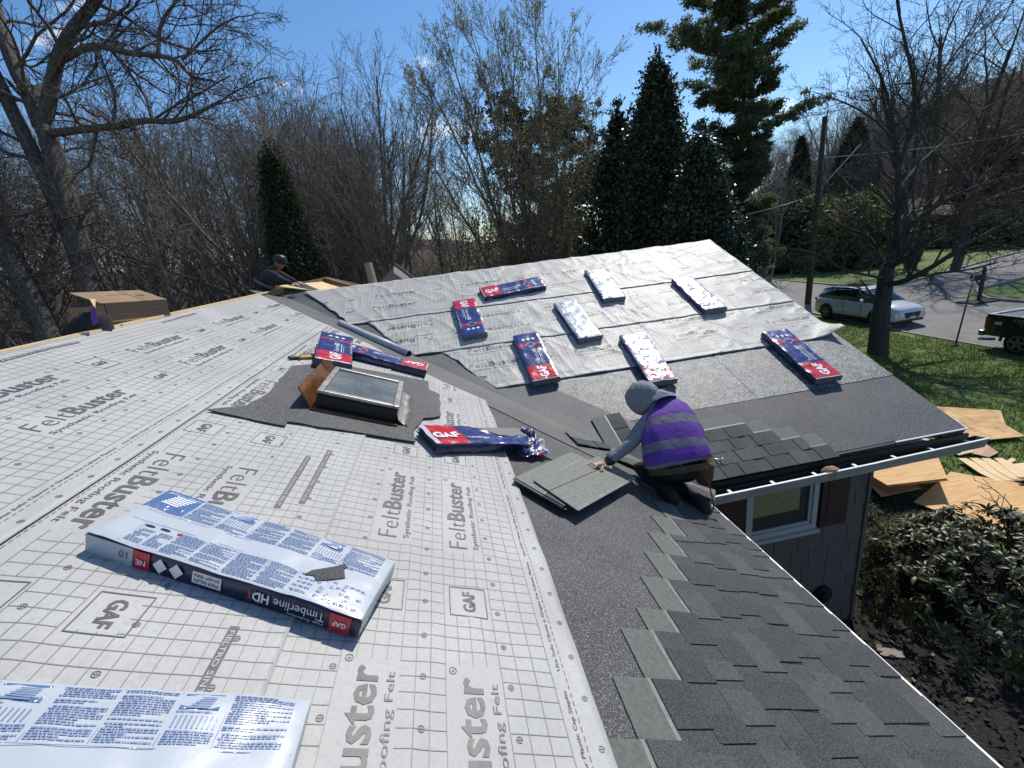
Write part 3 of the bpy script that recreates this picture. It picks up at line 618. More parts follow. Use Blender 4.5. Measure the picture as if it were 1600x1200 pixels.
# ------------------------------------------------------------------ shingle bundles
BL, BW_, BH = 1.0, 0.335, 0.082
def pack_body(seed, hgt=BH, mats_=None, sag=0.004, res=26, puff=1.0):
    """wrapped stack: soft-edged box with creased film. local x along, y across, z up; slots 0 top, 1 long sides, 2 ends"""
    rs = np.random.RandomState(seed); nx, ny = 44, 16; ox = rs.rand() * 50
    xs = np.linspace(-BL / 2, BL / 2, nx + 1); ys = np.linspace(-BW_ / 2, BW_ / 2, ny + 1); X, Y = np.meshgrid(xs, ys, indexing='ij')
    ed = np.minimum(np.minimum(BL / 2 - np.abs(X), BW_ / 2 - np.abs(Y)), 0.05)
    bend = 0.012 * np.sin((X / BL + 0.5) * np.pi * 2 + rs.rand() * 6) * 0.5 + 0.004
    Zt = hgt + bend * 0.6 + puff * 0.009 * (vnoise(X * 14 + ox, Y * 9 + ox) - 0.5) + puff * 0.004 * (vnoise(X * 30 + ox, Y * 34) - 0.5) - 0.006 * np.clip(1 - ed / 0.012, 0, 1)
    b = MB(); idx = lambda i, j: i * (ny + 1) + j
    top = [(X[i, j], Y[i, j], Zt[i, j]) for i in range(nx + 1) for j in range(ny + 1)]
    b.add(top, [(idx(i, j), idx(i + 1, j), idx(i + 1, j + 1), idx(i, j + 1)) for i in range(nx) for j in range(ny)], 0)
    ring = [(i, 0) for i in range(nx)] + [(nx, j) for j in range(ny)] + [(i, ny) for i in range(nx, 0, -1)] + [(0, j) for j in range(ny, 0, -1)]
    lv = []
    for q, (fz, out) in enumerate(((0.93, 0.003), (0.7, 0.005), (0.45, 0.003), (0.2, 0.005), (0.0, 0.001))):
        for k, (i, j) in enumerate(ring):
            x, y = X[i, j], Y[i, j]; o_ = out + 0.005 * (float(vnoise(k * 0.31 + ox, q * 1.7)) - 0.5)
            lv.append((x + (o_ if i == nx else -o_ if i == 0 else 0), y + (o_ if j == ny else -o_ if j == 0 else 0), Zt[i, j] * fz))
    n = len(ring); base = [(X[i, j], Y[i, j], Zt[i, j]) for i, j in ring]; vs = base + lv; f = []; mi = []
    for q in range(5):
        for k in range(n):
            k2 = (k + 1) % n; f.append((q * n + k, (q + 1) * n + k, (q + 1) * n + k2, q * n + k2)); mi.append(2 if (nx <= k < nx + ny or k >= 2 * nx + ny) else 1)
    off = len(b.v); b.v.extend(vs); b.f.extend([tuple(i + off for i in q) for q in f]); b.m.extend(mi)
    def H(x, y):
        i = np.interp(x, xs, np.arange(nx + 1)); j = np.interp(y, ys, np.arange(ny + 1)); i0 = np.minimum(i.astype(int), nx - 1); j0 = np.minimum(j.astype(int), ny - 1); a = i - i0; c_ = j - j0
        return (Zt[i0, j0] * (1 - a) + Zt[i0 + 1, j0] * a) * (1 - c_) + (Zt[i0, j0 + 1] * (1 - a) + Zt[i0 + 1, j0 + 1] * a) * c_
    return b, H
class Decal:
    """flat print that follows the film"""
    def __init__(s, H): s.H = H; s.v = []; s.f = []; s.m = []
    def add(s, V2, F2, mi=0, up=0.0012, cut=0.023):
        V2, F2 = cut2d(V2, F2, cut); x = np.clip([p[0] for p in V2], -BL / 2, BL / 2); y = np.clip([p[1] for p in V2], -BW_ / 2, BW_ / 2)
        z = s.H(x, y) + up; n = len(s.v); s.v += list(zip(x, y, z)); s.f += [tuple(i + n for i in f) for f in F2]; s.m += [mi] * len(F2)
    def raw(s, V3, F, mi=0): n = len(s.v); s.v += V3; s.f += [tuple(i + n for i in f) for f in F]; s.m += [mi] * len(F)
    def obj(s, name, mats_, parent):
        me = bpy.data.meshes.new(name); me.from_pydata(s.v, [], s.f); me.polygons.foreach_set('material_index', s.m); me.update(); return put(name, me, mats_, parent)
def text_at(s, x, y, ln, h, ang=0, off=0.0):
    t = text_mesh(s, off); sc = ln / text_w(t); c_, q = math.cos(ang), math.sin(ang)
    return [(x + (a * sc) * c_ - (b_ * h) * q, y + (a * sc) * q + (b_ * h) * c_) for a, b_ in t[0]], t[1]
def diamond(cx, cy, a, b_): return [(cx - a, cy), (cx, cy - b_), (cx + a, cy), (cx, cy + b_)], [(0, 1, 2, 3)]
def diamond_ring(cx, cy, a, b_, w_):
    o_ = [(cx - a, cy), (cx, cy - b_), (cx + a, cy), (cx, cy + b_)]; i_ = [(cx - a + w_, cy), (cx, cy - b_ + w_), (cx + a - w_, cy), (cx, cy + b_ - w_)]
    return o_ + i_, [(k, (k + 1) % 4, 4 + (k + 1) % 4, 4 + k) for k in range(4)]
def side_lettering(d, y, sgn, hgt, upside=False):
    """words on a long side; sgn -1 for the -y face"""
    def onside(V2, F2, mi):
        d.raw([(a, y + sgn * 0.0085, b_) for a, b_ in V2], F2 if sgn < 0 else [tuple(reversed(f)) for f in F2], mi)
    return onside
def colour_bundle(name, label, M, seed, mats_, grp, glare=False, title=True, ends=None):
    """printed face up: red panel with big letters at -x, blue field, red band with a diamond, three white diamonds"""
    root = empty(name, mat=M); tag(root, label, 'shingle bundle', grp)
    mr, mb, mt = mats_
    b, H = pack_body(seed, puff=1.5 if glare else 1.0); b.obj('wrapper', [mb, m_pl_navy, m_edge], root, smooth_=True)
    d = Decal(H); q = BW_ / 2 - 0.004
    d.add(*rect2d(-0.498, -q, -0.215, q), 0, 0.0016); d.obj('printed_panel', [mr], root)
    d = Decal(H); d.add(*rect2d(0.205, -q, 0.262, q), 0, 0.0016); d.obj('printed_panel', [mr], root)
    l = Decal(H); wd = 0.2
    l.add(*text_at('GAF', -0.455, -0.058, 0.215, 0.105, 0, 0.045), 0, 0.0036)
    l.add(*text_at('Timberline', -0.185, -0.035, 0.225, 0.052, 0, -0.005), 0, 0.0036); l.add(*text_at('HD', 0.05, -0.035, 0.075, 0.052, 0, 0.03), 0, 0.0036)
    l.add(*rect2d(-0.185, -0.062, 0.11, -0.055), 0, 0.0036); l.add(*text_at('High Definition Shingles', -0.185, -0.085, 0.24, 0.014), 0, 0.0036)
    l.add(*diamond_ring(0.233, 0.0, 0.058, 0.068, 0.007), 0, 0.0036)
    for i in (-1, 0, 1): l.add(*diamond(0.355, i * 0.066, 0.030, 0.027), 0, 0.0036)
    r = random.Random(seed)
    for k in range(14):                                   # torn white wrap showing at the side fold
        x = -0.18 + k * 0.035; l.add([(x, -q), (x + r.uniform(.01, .025), -q), (x + r.uniform(.02, .04), -q + r.uniform(.015, .035))], [(0, 1, 2)], 0, 0.004)
    l.add(*rect2d(-0.5, -q, -0.492, q), 0, 0.0036)
    l.obj('lettering', [mt], root)
    dk = Decal(H); dk.add(*diamond(0.233, 0.0, 0.049, 0.058), 0, 0.003)
    dk.obj('emblem', [mb], root)
    sd_ = Decal(H); os_ = side_lettering(sd_, -BW_ / 2, -1, BH)
    os_(*text_at('Timberline HD', -0.1, 0.025, 0.3, 0.03), 0); os_(*text_at('GAF', -0.46, 0.025, 0.08, 0.03, 0, .03), 0)
    os2 = side_lettering(sd_, BW_ / 2, 1, BH); os2(*[(lambda t: ([(-x, y) for x, y in t[0]], t[1]))(text_at('Timberline HD', -0.2, 0.025, 0.3, 0.03))][0], 0)
    sd_.obj('lettering', [m_pl_print], root)
    return root
def words_block(d, r, x0, y0, x1, y1, pitch, mi=0, up=0.0016, heavy=0.62):
    """a column of print too small to read: rows of word-length bars"""
    y = y1 - pitch * 0.3; n = 0
    while y - pitch * heavy > y0:
        x = x0 + (0.0 if r.random() < 0.8 else pitch); xe = x1 if r.random() < 0.72 else x0 + (x1 - x0) * r.uniform(0.3, 0.9)
        while x < xe:
            wl = r.uniform(0.5, 2.6) * pitch; xb = min(x + wl, xe); yj = pitch * heavy
            d.raw2([(x, y - yj), (xb, y - yj), (xb, y), (x, y)], mi, up); x = xb + pitch * 0.34
        y -= pitch; n += 1
        if r.random() < 0.08: y -= pitch * 0.8
def _raw2(s, P, mi, up):
    x = np.array([p[0] for p in P]); y = np.array([p[1] for p in P]); z = s.H(x, y) + up; s.raw(list(zip(x, y, z)), [(0, 1, 2, 3)], mi)
Decal.raw2 = _raw2
def white_bundle(name, label, M, seed, grp, fine=True):
    """back of the wrapper up: white film with columns of small blue print either side of a plain seam"""
    root = empty(name, mat=M); tag(root, label, 'shingle bundle', grp); r = random.Random(seed)
    b, H = pack_body(seed, puff=0.8); b.obj('wrapper', [m_pl_white, m_pl_navy, m_edge if not fine else m_pl_white], root, smooth_=True)
    d = Decal(H); p = 0.0058 if fine else 0.016; q = BW_ / 2
    sq = Decal(H); sq.add(*rect2d(-0.497, 0.035, -0.335, q - 0.002), 0, 0.0014); sq.obj('printed_panel', [m_pl_sq], root)
    lg = Decal(H)
    for k in range(6): lg.add(*rect2d(-0.455 + k * .004, 0.075 + k * 0.011, -0.385 + k * .006, 0.082 + k * 0.011), 0, 0.0024)
    lg.obj('emblem', [m_pl_text], root)
    # far half: alternating text columns and little roof diagrams
    xs = [-0.33, -0.20, -0.07, 0.06, 0.19, 0.31, 0.47]
    for i, (xa, xb) in enumerate(zip(xs, xs[1:])):
        if i % 3 == 1:
            d.raw2([(xa + .01, 0.115), (xb - .02, 0.115), (xb - .02, 0.158), (xa + .01, 0.158)], 2, 0.0012)
            for k in range(5): 
                o_ = k * 0.006; d.raw2([(xa + .03 + o_, 0.118 + o_), (xb - .045 + o_ * .3, 0.118 + o_), (xb - .04 + o_ * .3, 0.122 + o_), (xa + .028 + o_, 0.122 + o_)], 0, 0.0036)
            for k in range(9): x = xa + 0.012 + k * 0.0115; d.raw2([(x, 0.07), (x + 0.0035, 0.07), (x + 0.0035, 0.1), (x, 0.1)], 0, 0.0016)
            words_block(d, r, xa + .008, 0.03, xb - .008, 0.066, p); words_block(d, r, xa + .008, 0.104, xb - .02, 0.113, p)
        else: words_block(d, r, xa + .006, 0.03, xb - .006, q - 0.006, p)
        d.raw2([(xa, 0.028), (xa + .0015, 0.028), (xa + .0015, q - .004), (xa, q - .004)], 0, 0.0016)
    # near half
    xs = [-0.40, -0.33, -0.26, -0.15, -0.03, 0.09, 0.21, 0.33, 0.48]
    for i, (xa, xb) in enumerate(zip(xs, xs[1:])):
        if i < 2: words_block(d, r, xa + .008, -0.155, xb - .006, -0.075, p * 1.3)
        elif i >= 6:
            for yy in np.arange(-0.155, -0.05, 0.022):
                for xx in np.arange(xa + 0.01, xb - 0.02, 0.022):
                    if r.random() < 0.75: words_block(d, r, xx, yy, xx + 0.018, yy + 0.016, p)
        else: words_block(d, r, xa + .006, -0.158, xb - .006, -0.048, p)
        d.raw2([(xa, -0.16), (xa + .0012, -0.16), (xa + .0012, -0.045), (xa, -0.045)], 0, 0.0016)
    for x in (-0.375, -0.315): d.add(*[(lambda e: (e[0], e[1]))(([(x + 0.02 * math.cos(t_ * .5236), -0.058 + 0.006 * math.sin(t_ * .5236)) for t_ in range(12)], [tuple(range(12))]))][0], 1, 0.0018)
    d.raw2([(-0.46, 0.0215), (0.49, 0.0215), (0.49, 0.023), (-0.46, 0.023)], 2, 0.0015); d.raw2([(-0.46, -0.041), (0.49, -0.041), (0.49, -0.0395), (-0.46, -0.0395)], 2, 0.0015)
    d.obj('printed_text', [m_pl_print, m_pl_navy, m_pl_sq], root)
    rd = Decal(H); rd.add(*rect2d(-0.268, -0.062, -0.25, -0.052), 0, 0.0022)
    ls = Decal(H); os_ = side_lettering(rd, -q, -1, BH); ol = side_lettering(ls, -q, -1, BH)
    os_(*rect2d(-0.325, 0.006, -0.265, 0.074), 0); os_(*rect2d(0.395, 0.006, 0.47, 0.074), 0)
    rd.obj('printed_panel', [m_pl_red], root)
    flip = lambda t, cx, cz: ([(2 * cx - x, 2 * cz - y) for x, y in t[0]], t[1])          # these words stand on their head
    def W(s, cx, cz, ln, h, off=0.0): 
        t = text_at(s, cx - ln / 2, cz - h / 2, ln, h, 0, off); V2, F2 = flip(t, cx, cz); ls.raw([(a, -q - 0.0115, b_) for a, b_ in V2], F2, 0)
    W('NE', -0.295, 0.032, 0.036, 0.022, 0.02); W('GAF', 0.432, 0.038, 0.05, 0.02, 0.03)
    W('Timberline', 0.285, 0.044, 0.185, 0.036, -0.004); W('HD', 0.145, 0.044, 0.06, 0.036, 0.025); W('High Definition', 0.31, 0.018, 0.13, 0.009)
    for cx in (-0.225, -0.165): V2, F2 = diamond(cx, 0.042, 0.026, 0.03); ls.raw([(a, -q - .0105, b_) for a, b_ in V2], F2, 0)
    V2, F2 = rect2d(-0.105, 0.022, 0.0, 0.068); ls.raw([(a, -q - .0105, b_) for a, b_ in V2], F2, 0)
    wp = rect2d(-0.5, 0.003, -0.326, 0.077); ls.raw([(a, -q - .0095, b_) for a, b_ in wp[0]], wp[1], 1)
    ls.obj('lettering', [m_pl_text, m_pl_white], root)
    dk = Decal(H)
    for s, cz in (('DO NOT TRIPLE', 0.055), ('STACK PALLETS', 0.035)):
        t = text_at(s, -0.0525 - 0.046, cz - 0.006, 0.092, 0.0125, 0, 0.02); V2, F2 = flip(t, -0.0525, cz); dk.raw([(a, -q - 0.0125, b_) for a, b_ in V2], F2, 0)
    rx = text_at('X', 0.098, 0.026, 0.016, 0.036); V2, F2 = rx; dk.raw([(a, -q - 0.0125, b_) for a, b_ in V2], F2, 1)
    t = text_at('10', -0.375, 0.03, 0.03, 0.03, 0, -0.01); V2, F2 = flip(t, -0.36, 0.045); dk.raw([(a, -q - 0.0125, b_) for a, b_ in V2], F2, 0)
    dk.obj('lettering', [m_pl_navy, m_pl_red], root)
    return root
GF = 'shingle bundles laid out across the far felt slope'
GN = 'shingle bundles on the near slope'
std = (m_pl_red, m_pl_blue, m_pl_text)
white_bundle('shingle_bundle', 'white shingle bundle with fine blue print in the foreground, a dark scrap on it', frame(EA, -1.77, 3.12, 0.026, -1.83), 4, GN)
white_bundle('shingle_bundle', 'white bundle cut off by the bottom left corner of the frame', frame(EA, -2.528, 3.27, 0.03, -1.575), 9, GN)
# two overlapping bundles above the skylight
def M_A(u, v, h, ang, pitch=0.0): return frame(EA, u, v, h, ang) @ Matrix.Rotation(pitch, 4, 'Y')
colour_bundle('shingle_bundle', 'red and blue bundle above the skylight, left one of the two, red end nearest', M_A(1.46, 3.50, 0.07, R_(10), R_(-2.5)), 21, std, GN)
colour_bundle('shingle_bundle', 'red and blue bundle lying across the slope below the metal tube, right of another bundle', frame(EA, 1.72, 3.02, 0.03, R_(86)), 22, std, GN)
# the far slope
FB = [('red and blue bundle with its red end uppermost, touching the topmost bundle', -1.66, 3.37, R_(-87), std, False),
      ('red and blue bundle lying along the top felt course, red end pointing left', -0.88, 4.07, R_(7), std, False),
      ('blue bundle with red lower end at the bottom left corner of the far felt', -0.96, 2.21, R_(92) , std, False),
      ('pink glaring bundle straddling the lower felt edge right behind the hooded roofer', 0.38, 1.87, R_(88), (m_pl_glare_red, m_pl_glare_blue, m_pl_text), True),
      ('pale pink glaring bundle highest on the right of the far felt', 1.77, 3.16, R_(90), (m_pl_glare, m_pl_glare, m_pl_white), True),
      ('red and blue bundle nearest the gable end, by the curled corner of felt', 2.19, 1.48, R_(89), std, False)]
for i, (lb, u, v, ang, ms, gl) in enumerate(FB):
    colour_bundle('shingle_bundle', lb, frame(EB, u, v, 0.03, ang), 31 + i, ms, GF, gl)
white_bundle('shingle_bundle', 'white bundle in the middle of the far felt, lower of the two white ones', frame(EB, -0.19, 2.92, 0.03, 1.63), 51, GF, False)
white_bundle('shingle_bundle', 'white bundle crossing the upper felt seam, higher of the two white ones', frame(EB, 0.54, 3.83, 0.03, 1.53), 52, GF, False)
# the opened bundle: film pulled back off the grey shingles
def open_bundle():
    M = frame(EA, -0.06, 2.06, 0.022, R_(-62)); root = empty('opened_bundle', mat=M); tag(root, 'opened red and blue bundle with its plastic pulled back off grey shingles', 'shingle bundle', GN)
    st = MB(); r = random.Random(5)
    for k in range(9):
        o_ = r.uniform(-0.012, 0.012); st.box((-0.46 + o_, -0.155 + r.uniform(-.006, .006), k * 0.0075), (0.5 + o_, 0.16 + r.uniform(-.006, .006), k * 0.0075 + 0.0065), 0 if k < 8 else 1)
    st.obj('shingle_stack', [m_sh[1], m_loose], root)
    # wrapper over the left 70 percent, crumpled towards the open end
    nx, ny = 40, 22; V = []; xs = np.linspace(-0.49, 0.36, nx + 1)
    sec = [(-0.175, 0.0), (-0.178, 0.025), (-0.176, 0.05), (-0.172, 0.072), (-0.16, 0.080), (-0.1, 0.082), (-0.05, 0.083), (0.0, 0.083), (0.05, 0.083), (0.10, 0.082), (0.13, 0.081), (0.155, 0.079)]
    rows = []
    for i, x in enumerate(xs):
        g = smooth((x + 0.1) / 0.45); row = []
        for j, (y, z) in enumerate(sec):
            n1 = float(vnoise(x * 13 + 3, j * 0.6 + 2)) - 0.5; n2 = float(vnoise(x * 28 + 8, j * 1.1 + 5)) - 0.5
            yy = y - g * 0.25 * (j / 11.0) + 0.016 * n2; zz = z + (0.018 + 0.045 * g) * n1 + g * 0.012
            row.append(Vector((x + 0.02 * n1 * g + g * .03 * math.sin(j), yy, max(zz, 0.003 + (0.071 if j > 3 else 0)))))
        rows.append(row)
    b = MB(); b.loft(rows, 0, cap=False, closed=False)
    nseg = len(sec) - 1
    for fi in range(len(b.f)):
        i, j = divmod(fi, nseg); x = xs[i]
        b.m[fi] = 3 if i < 2 and j > 3 else (0 if x < -0.20 and j > 3 else (1 if j > 3 else 2))
    w_ = b.obj('wrapper', [m_pl_red, m_pl_blue, m_pl_navy, m_pl_white], root, smooth_=True)
    l = MB(); Vt, Ft = cut2d(*text_at('GAF', -0.45, -0.075, 0.22, 0.09, 0, 0.045), 0.02); P = []
    def onfilm(x, y, up):
        i = int(np.clip((x + 0.49) / 0.85 * nx, 0, nx - 1)); row = rows[i]; j = min(range(4, len(row)), key=lambda q: abs(row[q].y - y)); return (x, y, max(row[j].z, rows[min(i + 1, nx)][j].z) + up)
    l.add([onfilm(x, y, 0.006) for x, y in Vt], Ft, 0)
    Vt, Ft = cut2d(*text_at('Timberline', -0.17, -0.10, 0.2, 0.04), 0.02); l.add([onfilm(x, y, 0.008) for x, y in Vt], Ft, 0); l.obj('lettering', [m_pl_text], root)
    # white torn edges and the crumpled tail of film
    for (cx, cy, sx, sy, sd_, nm) in ((0.42, -0.16, 0.19, 0.13, 3, 'plastic_film'), (0.57, 0.03, 0.06, 0.20, 8, 'plastic_film')):
        N = 18; rs = []
        for i in range(N + 1):
            row = []
            for j in range(N + 1):
                x = (i / N - .5) * 2; y = (j / N - .5) * 2; n1 = float(vnoise(i * 0.55 + sd_ * 7, j * 0.55)); n2 = float(vnoise(i * 0.2 + sd_, j * 0.25 + 4))
                e_ = max(0, 1 - (x * x + y * y) * .62); row.append(Vector((cx + x * sx * (0.75 + .4 * n2), cy + y * sy * (0.75 + 0.4 * n1), 0.012 + 0.13 * e_ * (abs(2 * n1 - 1) * .9 + .15) * (0.4 + n2))))
            rs.append(row)
        q = MB(); q.loft(rs, 0, cap=False, closed=False)
        for fi in range(len(q.f)):
            i, j = divmod(fi, N); q.m[fi] = 0 if vnoise(i * 0.4 + 2, j * 0.4 + sd_) > 0.52 else (1 if vnoise(i * .6, j * .6 + 9) > 0.35 else 2)
        q.obj(nm, [m_pl_blue, m_pl_white, m_pl_red], root, smooth_=True)
open_bundle()
# scrap of shingle lying on the white bundle
b = MB(); b.prism([(-0.085, -0.004), (-0.055, -0.018), (-0.05, -0.045), (0.05, -0.05), (0.055, 0.0), (0.07, 0.012), (0.06, 0.03), (0.045, 0.022), (-0.06, 0.012)], 0, 0.005)
tag(b.obj('shingle_scrap', m_sh[1], None, frame(EA, -1.77, 3.12, 0.026, -1.83) @ Matrix.Translation((0.30, -0.012, BH + 0.005)) @ Matrix.Rotation(0.62, 4, 'Z')), 'small dark offcut of shingle lying on the white foreground bundle', 'shingle scrap')
# loose shingles under the roofer's hand
def loose(name, label, pts, h, n, grp):
    root = empty(name, mat=Matrix.Translation(PA(*pts[0], h))); tag(root, label, 'loose shingles', grp); r = random.Random(len(label)); inv = root.matrix_world.inverted()
    p0, p1, p2, p3 = [Vector((a, c_, 0)) for a, c_ in pts]                 # p0-p1 head edge, p3-p2 tab edge
    for k in range(n):
        d = Vector((r.uniform(-.018, .018), r.uniform(-.018, .018), 0)) if k < n - 1 else Vector((0, 0, 0)); z = h + k * 0.0085
        def at(s, q, zz): p = (p0 * (1 - s) + p1 * s) * (1 - q) + (p3 * (1 - s) + p2 * s) * q + d; return inv @ PA(p.x, p.y, zz)
        b = MB()
        for q0, q1, mi, zz in ((0, 0.30, 0, 0), (0.30, 0.36, 1, 0.0004), (0.36, 0.58, 0, 0), (0.58, 0.61, 1, 0.0004), (0.61, 1.0, 2, 0)) if pts[0][1] > 1.74 else ((0, 0.36, 0, 0), (0.36, 0.385, 3, 0), (0.385, 0.62, 0, 0), (0.62, 0.645, 1, .0004), (0.645, 0.93, 0, 0), (0.93, 1.0, 1, 0.0004)):
            top = [at(0, q0, z + .006 + zz), at(1, q0, z + .006 + zz), at(1, q1, z + .006 + zz), at(0, q1, z + .006 + zz)]; bot = [at(0, q0, z), at(1, q0, z), at(1, q1, z), at(0, q1, z)]
            b.add(top + bot, [(3, 2, 1, 0), (4, 5, 6, 7), (0, 1, 5, 4), (1, 2, 6, 5), (2, 3, 7, 6), (3, 0, 4, 7)], mi)
        b.obj('shingle', [m_loose, m_shline, m_sh[1], m_sh[0]], root)
loose('loose_shingles', 'greenish grey shingles stacked in a fan with their left corner on the felt', [(-0.648, 1.862), (0.072, 1.21), (-0.16, 0.93), (-0.93, 1.574)], 0.034, 4, 'loose shingles in the valley')
loose('loose_shingles', 'greenish grey shingle lying on top under the outstretched hand of the roofer', [(-0.668, 1.735), (0.056, 0.967), (-0.265, 0.737), (-0.985, 1.50)], 0.074, 1, 'loose shingles in the valley')
# grey metal tube along the upper valley
b = MB(); p0, p1 = PB(-3.50, 3.70, 0.075), PB(-2.53, 2.68, 0.075); b.tube([p0, p1], 0.052, 20); b.tube([p0.lerp(p1, 0.001), p0.lerp(p1, 0.0)], 0.04, 20)
tu = b.obj('metal_tube', m_galv, None, smooth_=True); tag(tu, 'grey metal roll lying in the upper valley beside the red and blue bundles', 'metal tube')
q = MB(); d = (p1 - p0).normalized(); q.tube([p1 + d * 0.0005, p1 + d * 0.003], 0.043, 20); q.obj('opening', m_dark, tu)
# yellow and black nailer beside the bundle
M = frame(EA, 1.12, 3.75, 0.03, R_(-35)); t = empty('hammer_tacker', mat=M); tag(t, 'yellow and black hammer tacker lying left of the red bundle by the skylight', 'tool')
b = MB(); b.loft([[Vector((x, y * s, 0.012 + 0.018 * z * s)) for y, z in ((-.02, -.6), (.02, -.6), (.024, 0.6), (.0, 1.2), (-.024, .6))] for x, s in ((-0.02, .7), (0.03, 1.0), (0.12, .9), (0.15, .7))]); b.obj('grip', mat('tool_yellow', (0.5, 0.3, 0.02), 0.5), t, smooth_=True)
b = MB(); b.box((0.15, -0.026, 0.004), (0.25, 0.026, 0.04)); b.box((0.235, -0.034, 0.002), (0.285, 0.034, 0.052)); bevel_mod(b.obj('head', m_black, t), 0.006)
b = MB(); b.box((-0.12, -0.02, 0.003), (-0.02, 0.02, 0.03)); bevel_mod(b.obj('handle_end', m_black, t), 0.008)
# cardboard carton on the ridge with dark heap and coil beside it
def up_frame(p, ang):
    c_, s = math.cos(ang), math.sin(ang); return Matrix(((c_, -s, 0, p[0]), (s, c_, 0, p[1]), (0, 0, 1, p[2]), (0, 0, 0, 1)))
pa, pb = PA(0.96, 5.24, 0.02), PA(1.60, 5.10, 0.03)
x = (pb - pa); ln = x.length; x.normalize(); yv = Vector((-x.y, x.x, 0)).normalized(); zv = x.cross(yv)
ML = Matrix(((x.x, yv.x, zv.x, pa.x), (x.y, yv.y, zv.y, pa.y), (x.z, yv.z, zv.z, pa.z), (0, 0, 0, 1)))
cb = empty('cardboard_box', mat=ML); tag(cb, 'long brown cardboard box tipped on the ridge, its front side in shade', 'cardboard box')
b = MB(); b.box((0, 0.0, 0.0), (ln, 0.34, 0.012)); b.box((0, 0, 0.012), (ln, 0.012, 0.155), 1); b.box((0.004, 0.33, 0.012), (ln - .004, 0.342, 0.155)); b.box((0, 0.012, 0.012), (0.012, 0.33, 0.15)); b.box((ln - .012, 0.012, 0.012), (ln, 0.33, 0.15)); b.obj('carton', [m_card, mat('shaded_board', (0.05, 0.035, 0.025), 0.8)], cb)  # front board coloured darker to paint the shade on that side
tilt = Matrix.Translation((0, 0.0, 0.158)) @ Matrix.Rotation(R_(24), 4, 'X')
b = MB(); b.prism([(-0.03, 0), (ln + 0.01, 0), (ln + 0.0, 0.1), (ln + 0.015, 0.16), (ln + .01, 0.29), (-0.03, 0.28)], 0, 0.008, mat=tilt); b.obj('lid', m_card, cb)
b = MB()
for s, x_, y_, l_, h_ in (('TRA', ln * .72, 0.12, 0.085, 0.05), ('HANDLE WITH CARE', ln * .30, 0.17, 0.2, 0.018)):
    Vt, Ft = text_at(s, x_, y_, l_, h_, 0, 0.02); b.add([tilt @ Vector((p[0], p[1], 0.0095)) for p in Vt], Ft, 0)
b.add([tilt @ Vector(p) for p in ((ln * .64, 0.02, .0092), (ln * .66, 0.02, .0092), (ln * .62, 0.27, .0092), (ln * .60, 0.27, .0092))], [(0, 1, 2, 3)], 0)
for z in (0.05, 0.095): b.add([(0.08, -.0015, z), (ln * .38, -.0015, z), (ln * .38, -.0015, z + .008), (0.08, -.0015, z + .008)], [(0, 1, 2, 3)]); b.add([(ln * .72, -.0015, z), (ln * .97, -.0015, z), (ln * .97, -.0015, z + .008), (ln * .72, -.0015, z + .008)], [(0, 1, 2, 3)])
b.obj('print', m_card_ink, cb)
# ------------------------------------------------------------------ people
m_hood = mat('grey_hoodie', (0.19, 0.195, 0.21), 0.95, col2=(0.25, 0.255, 0.27), nscale=60, bump=0.9, bscale=16, bdist=0.03)
m_vest = mat('purple_vest', (0.105, 0.03, 0.26), 0.8, col2=(0.145, 0.045, 0.33), nscale=8, bump=0.35, bscale=24, bdist=0.012)
m_strip = mat('reflective_strip', (0.15, 0.14, 0.165), 0.45, spec=0.6, bump=0.5, bscale=24, bdist=0.012)
m_trous = mat('black_trousers', (0.012, 0.012, 0.014), 0.9, bump=0.4, bscale=30, bdist=0.01)
m_skin = mat('skin', (0.42, 0.24, 0.16), 0.55)
m_boot = mat('dark_boot', (0.016, 0.013, 0.011), 0.85)
m_leather = mat('tool_belt_leather', (0.10, 0.05, 0.02), 0.7, col2=(0.05, 0.025, 0.012), nscale=12)
m_yel = mat('glove_yellow', (0.55, 0.30, 0.03), 0.6)
m_steel = mat('steel', (0.5, 0.5, 0.5), 0.3, metal=0.9)
m_red = mat('red_hose', (0.5, 0.02, 0.03), 0.5)
def body(name, J, E, mats_, parent, cls, root=0, sub=2):
    """one continuous skinned figure; J: (pos, radius), E: edges, cls: material slot per joint"""
    me = bpy.data.meshes.new(name); me.from_pydata([tuple(p) for p, r in J], E, []); o = bpy.data.objects.new(name, me); COL.objects.link(o)
    s = o.modifiers.new('skin', 'SKIN'); s.use_smooth_shade = True; s.branch_smoothing = 0.6
    for i, (p, r) in enumerate(J):
        k = me.skin_vertices[0].data[i]; k.radius = (r, r) if not isinstance(r, tuple) else r; k.use_root = (i == root)
    u = o.modifiers.new('sub', 'SUBSURF'); u.levels = sub; u.render_levels = sub
    dg = bpy.context.evaluated_depsgraph_get(); m2 = bpy.data.meshes.new_from_object(o.evaluated_get(dg)); bpy.data.objects.remove(o)
    m2.materials.clear(); [m2.materials.append(q) for q in mats_]
    P = np.array([tuple(p) for p, r in J]); mi = []
    for f in m2.polygons:
        c_ = np.array(f.center); best = None
        for a, b_ in E:
            d = P[b_] - P[a]; t_ = np.clip((c_ - P[a]) @ d / (d @ d), 0, 1); dd = np.linalg.norm(P[a] + d * t_ - c_)
            if best is None or dd < best[0]: best = (dd, a if t_ < 0.5 else b_)
        mi.append(cls[best[1]])
    m2.polygons.foreach_set('material_index', mi); m2.polygons.foreach_set('use_smooth', [True] * len(mi)); m2.name = name
    return put(name, m2, None, parent)
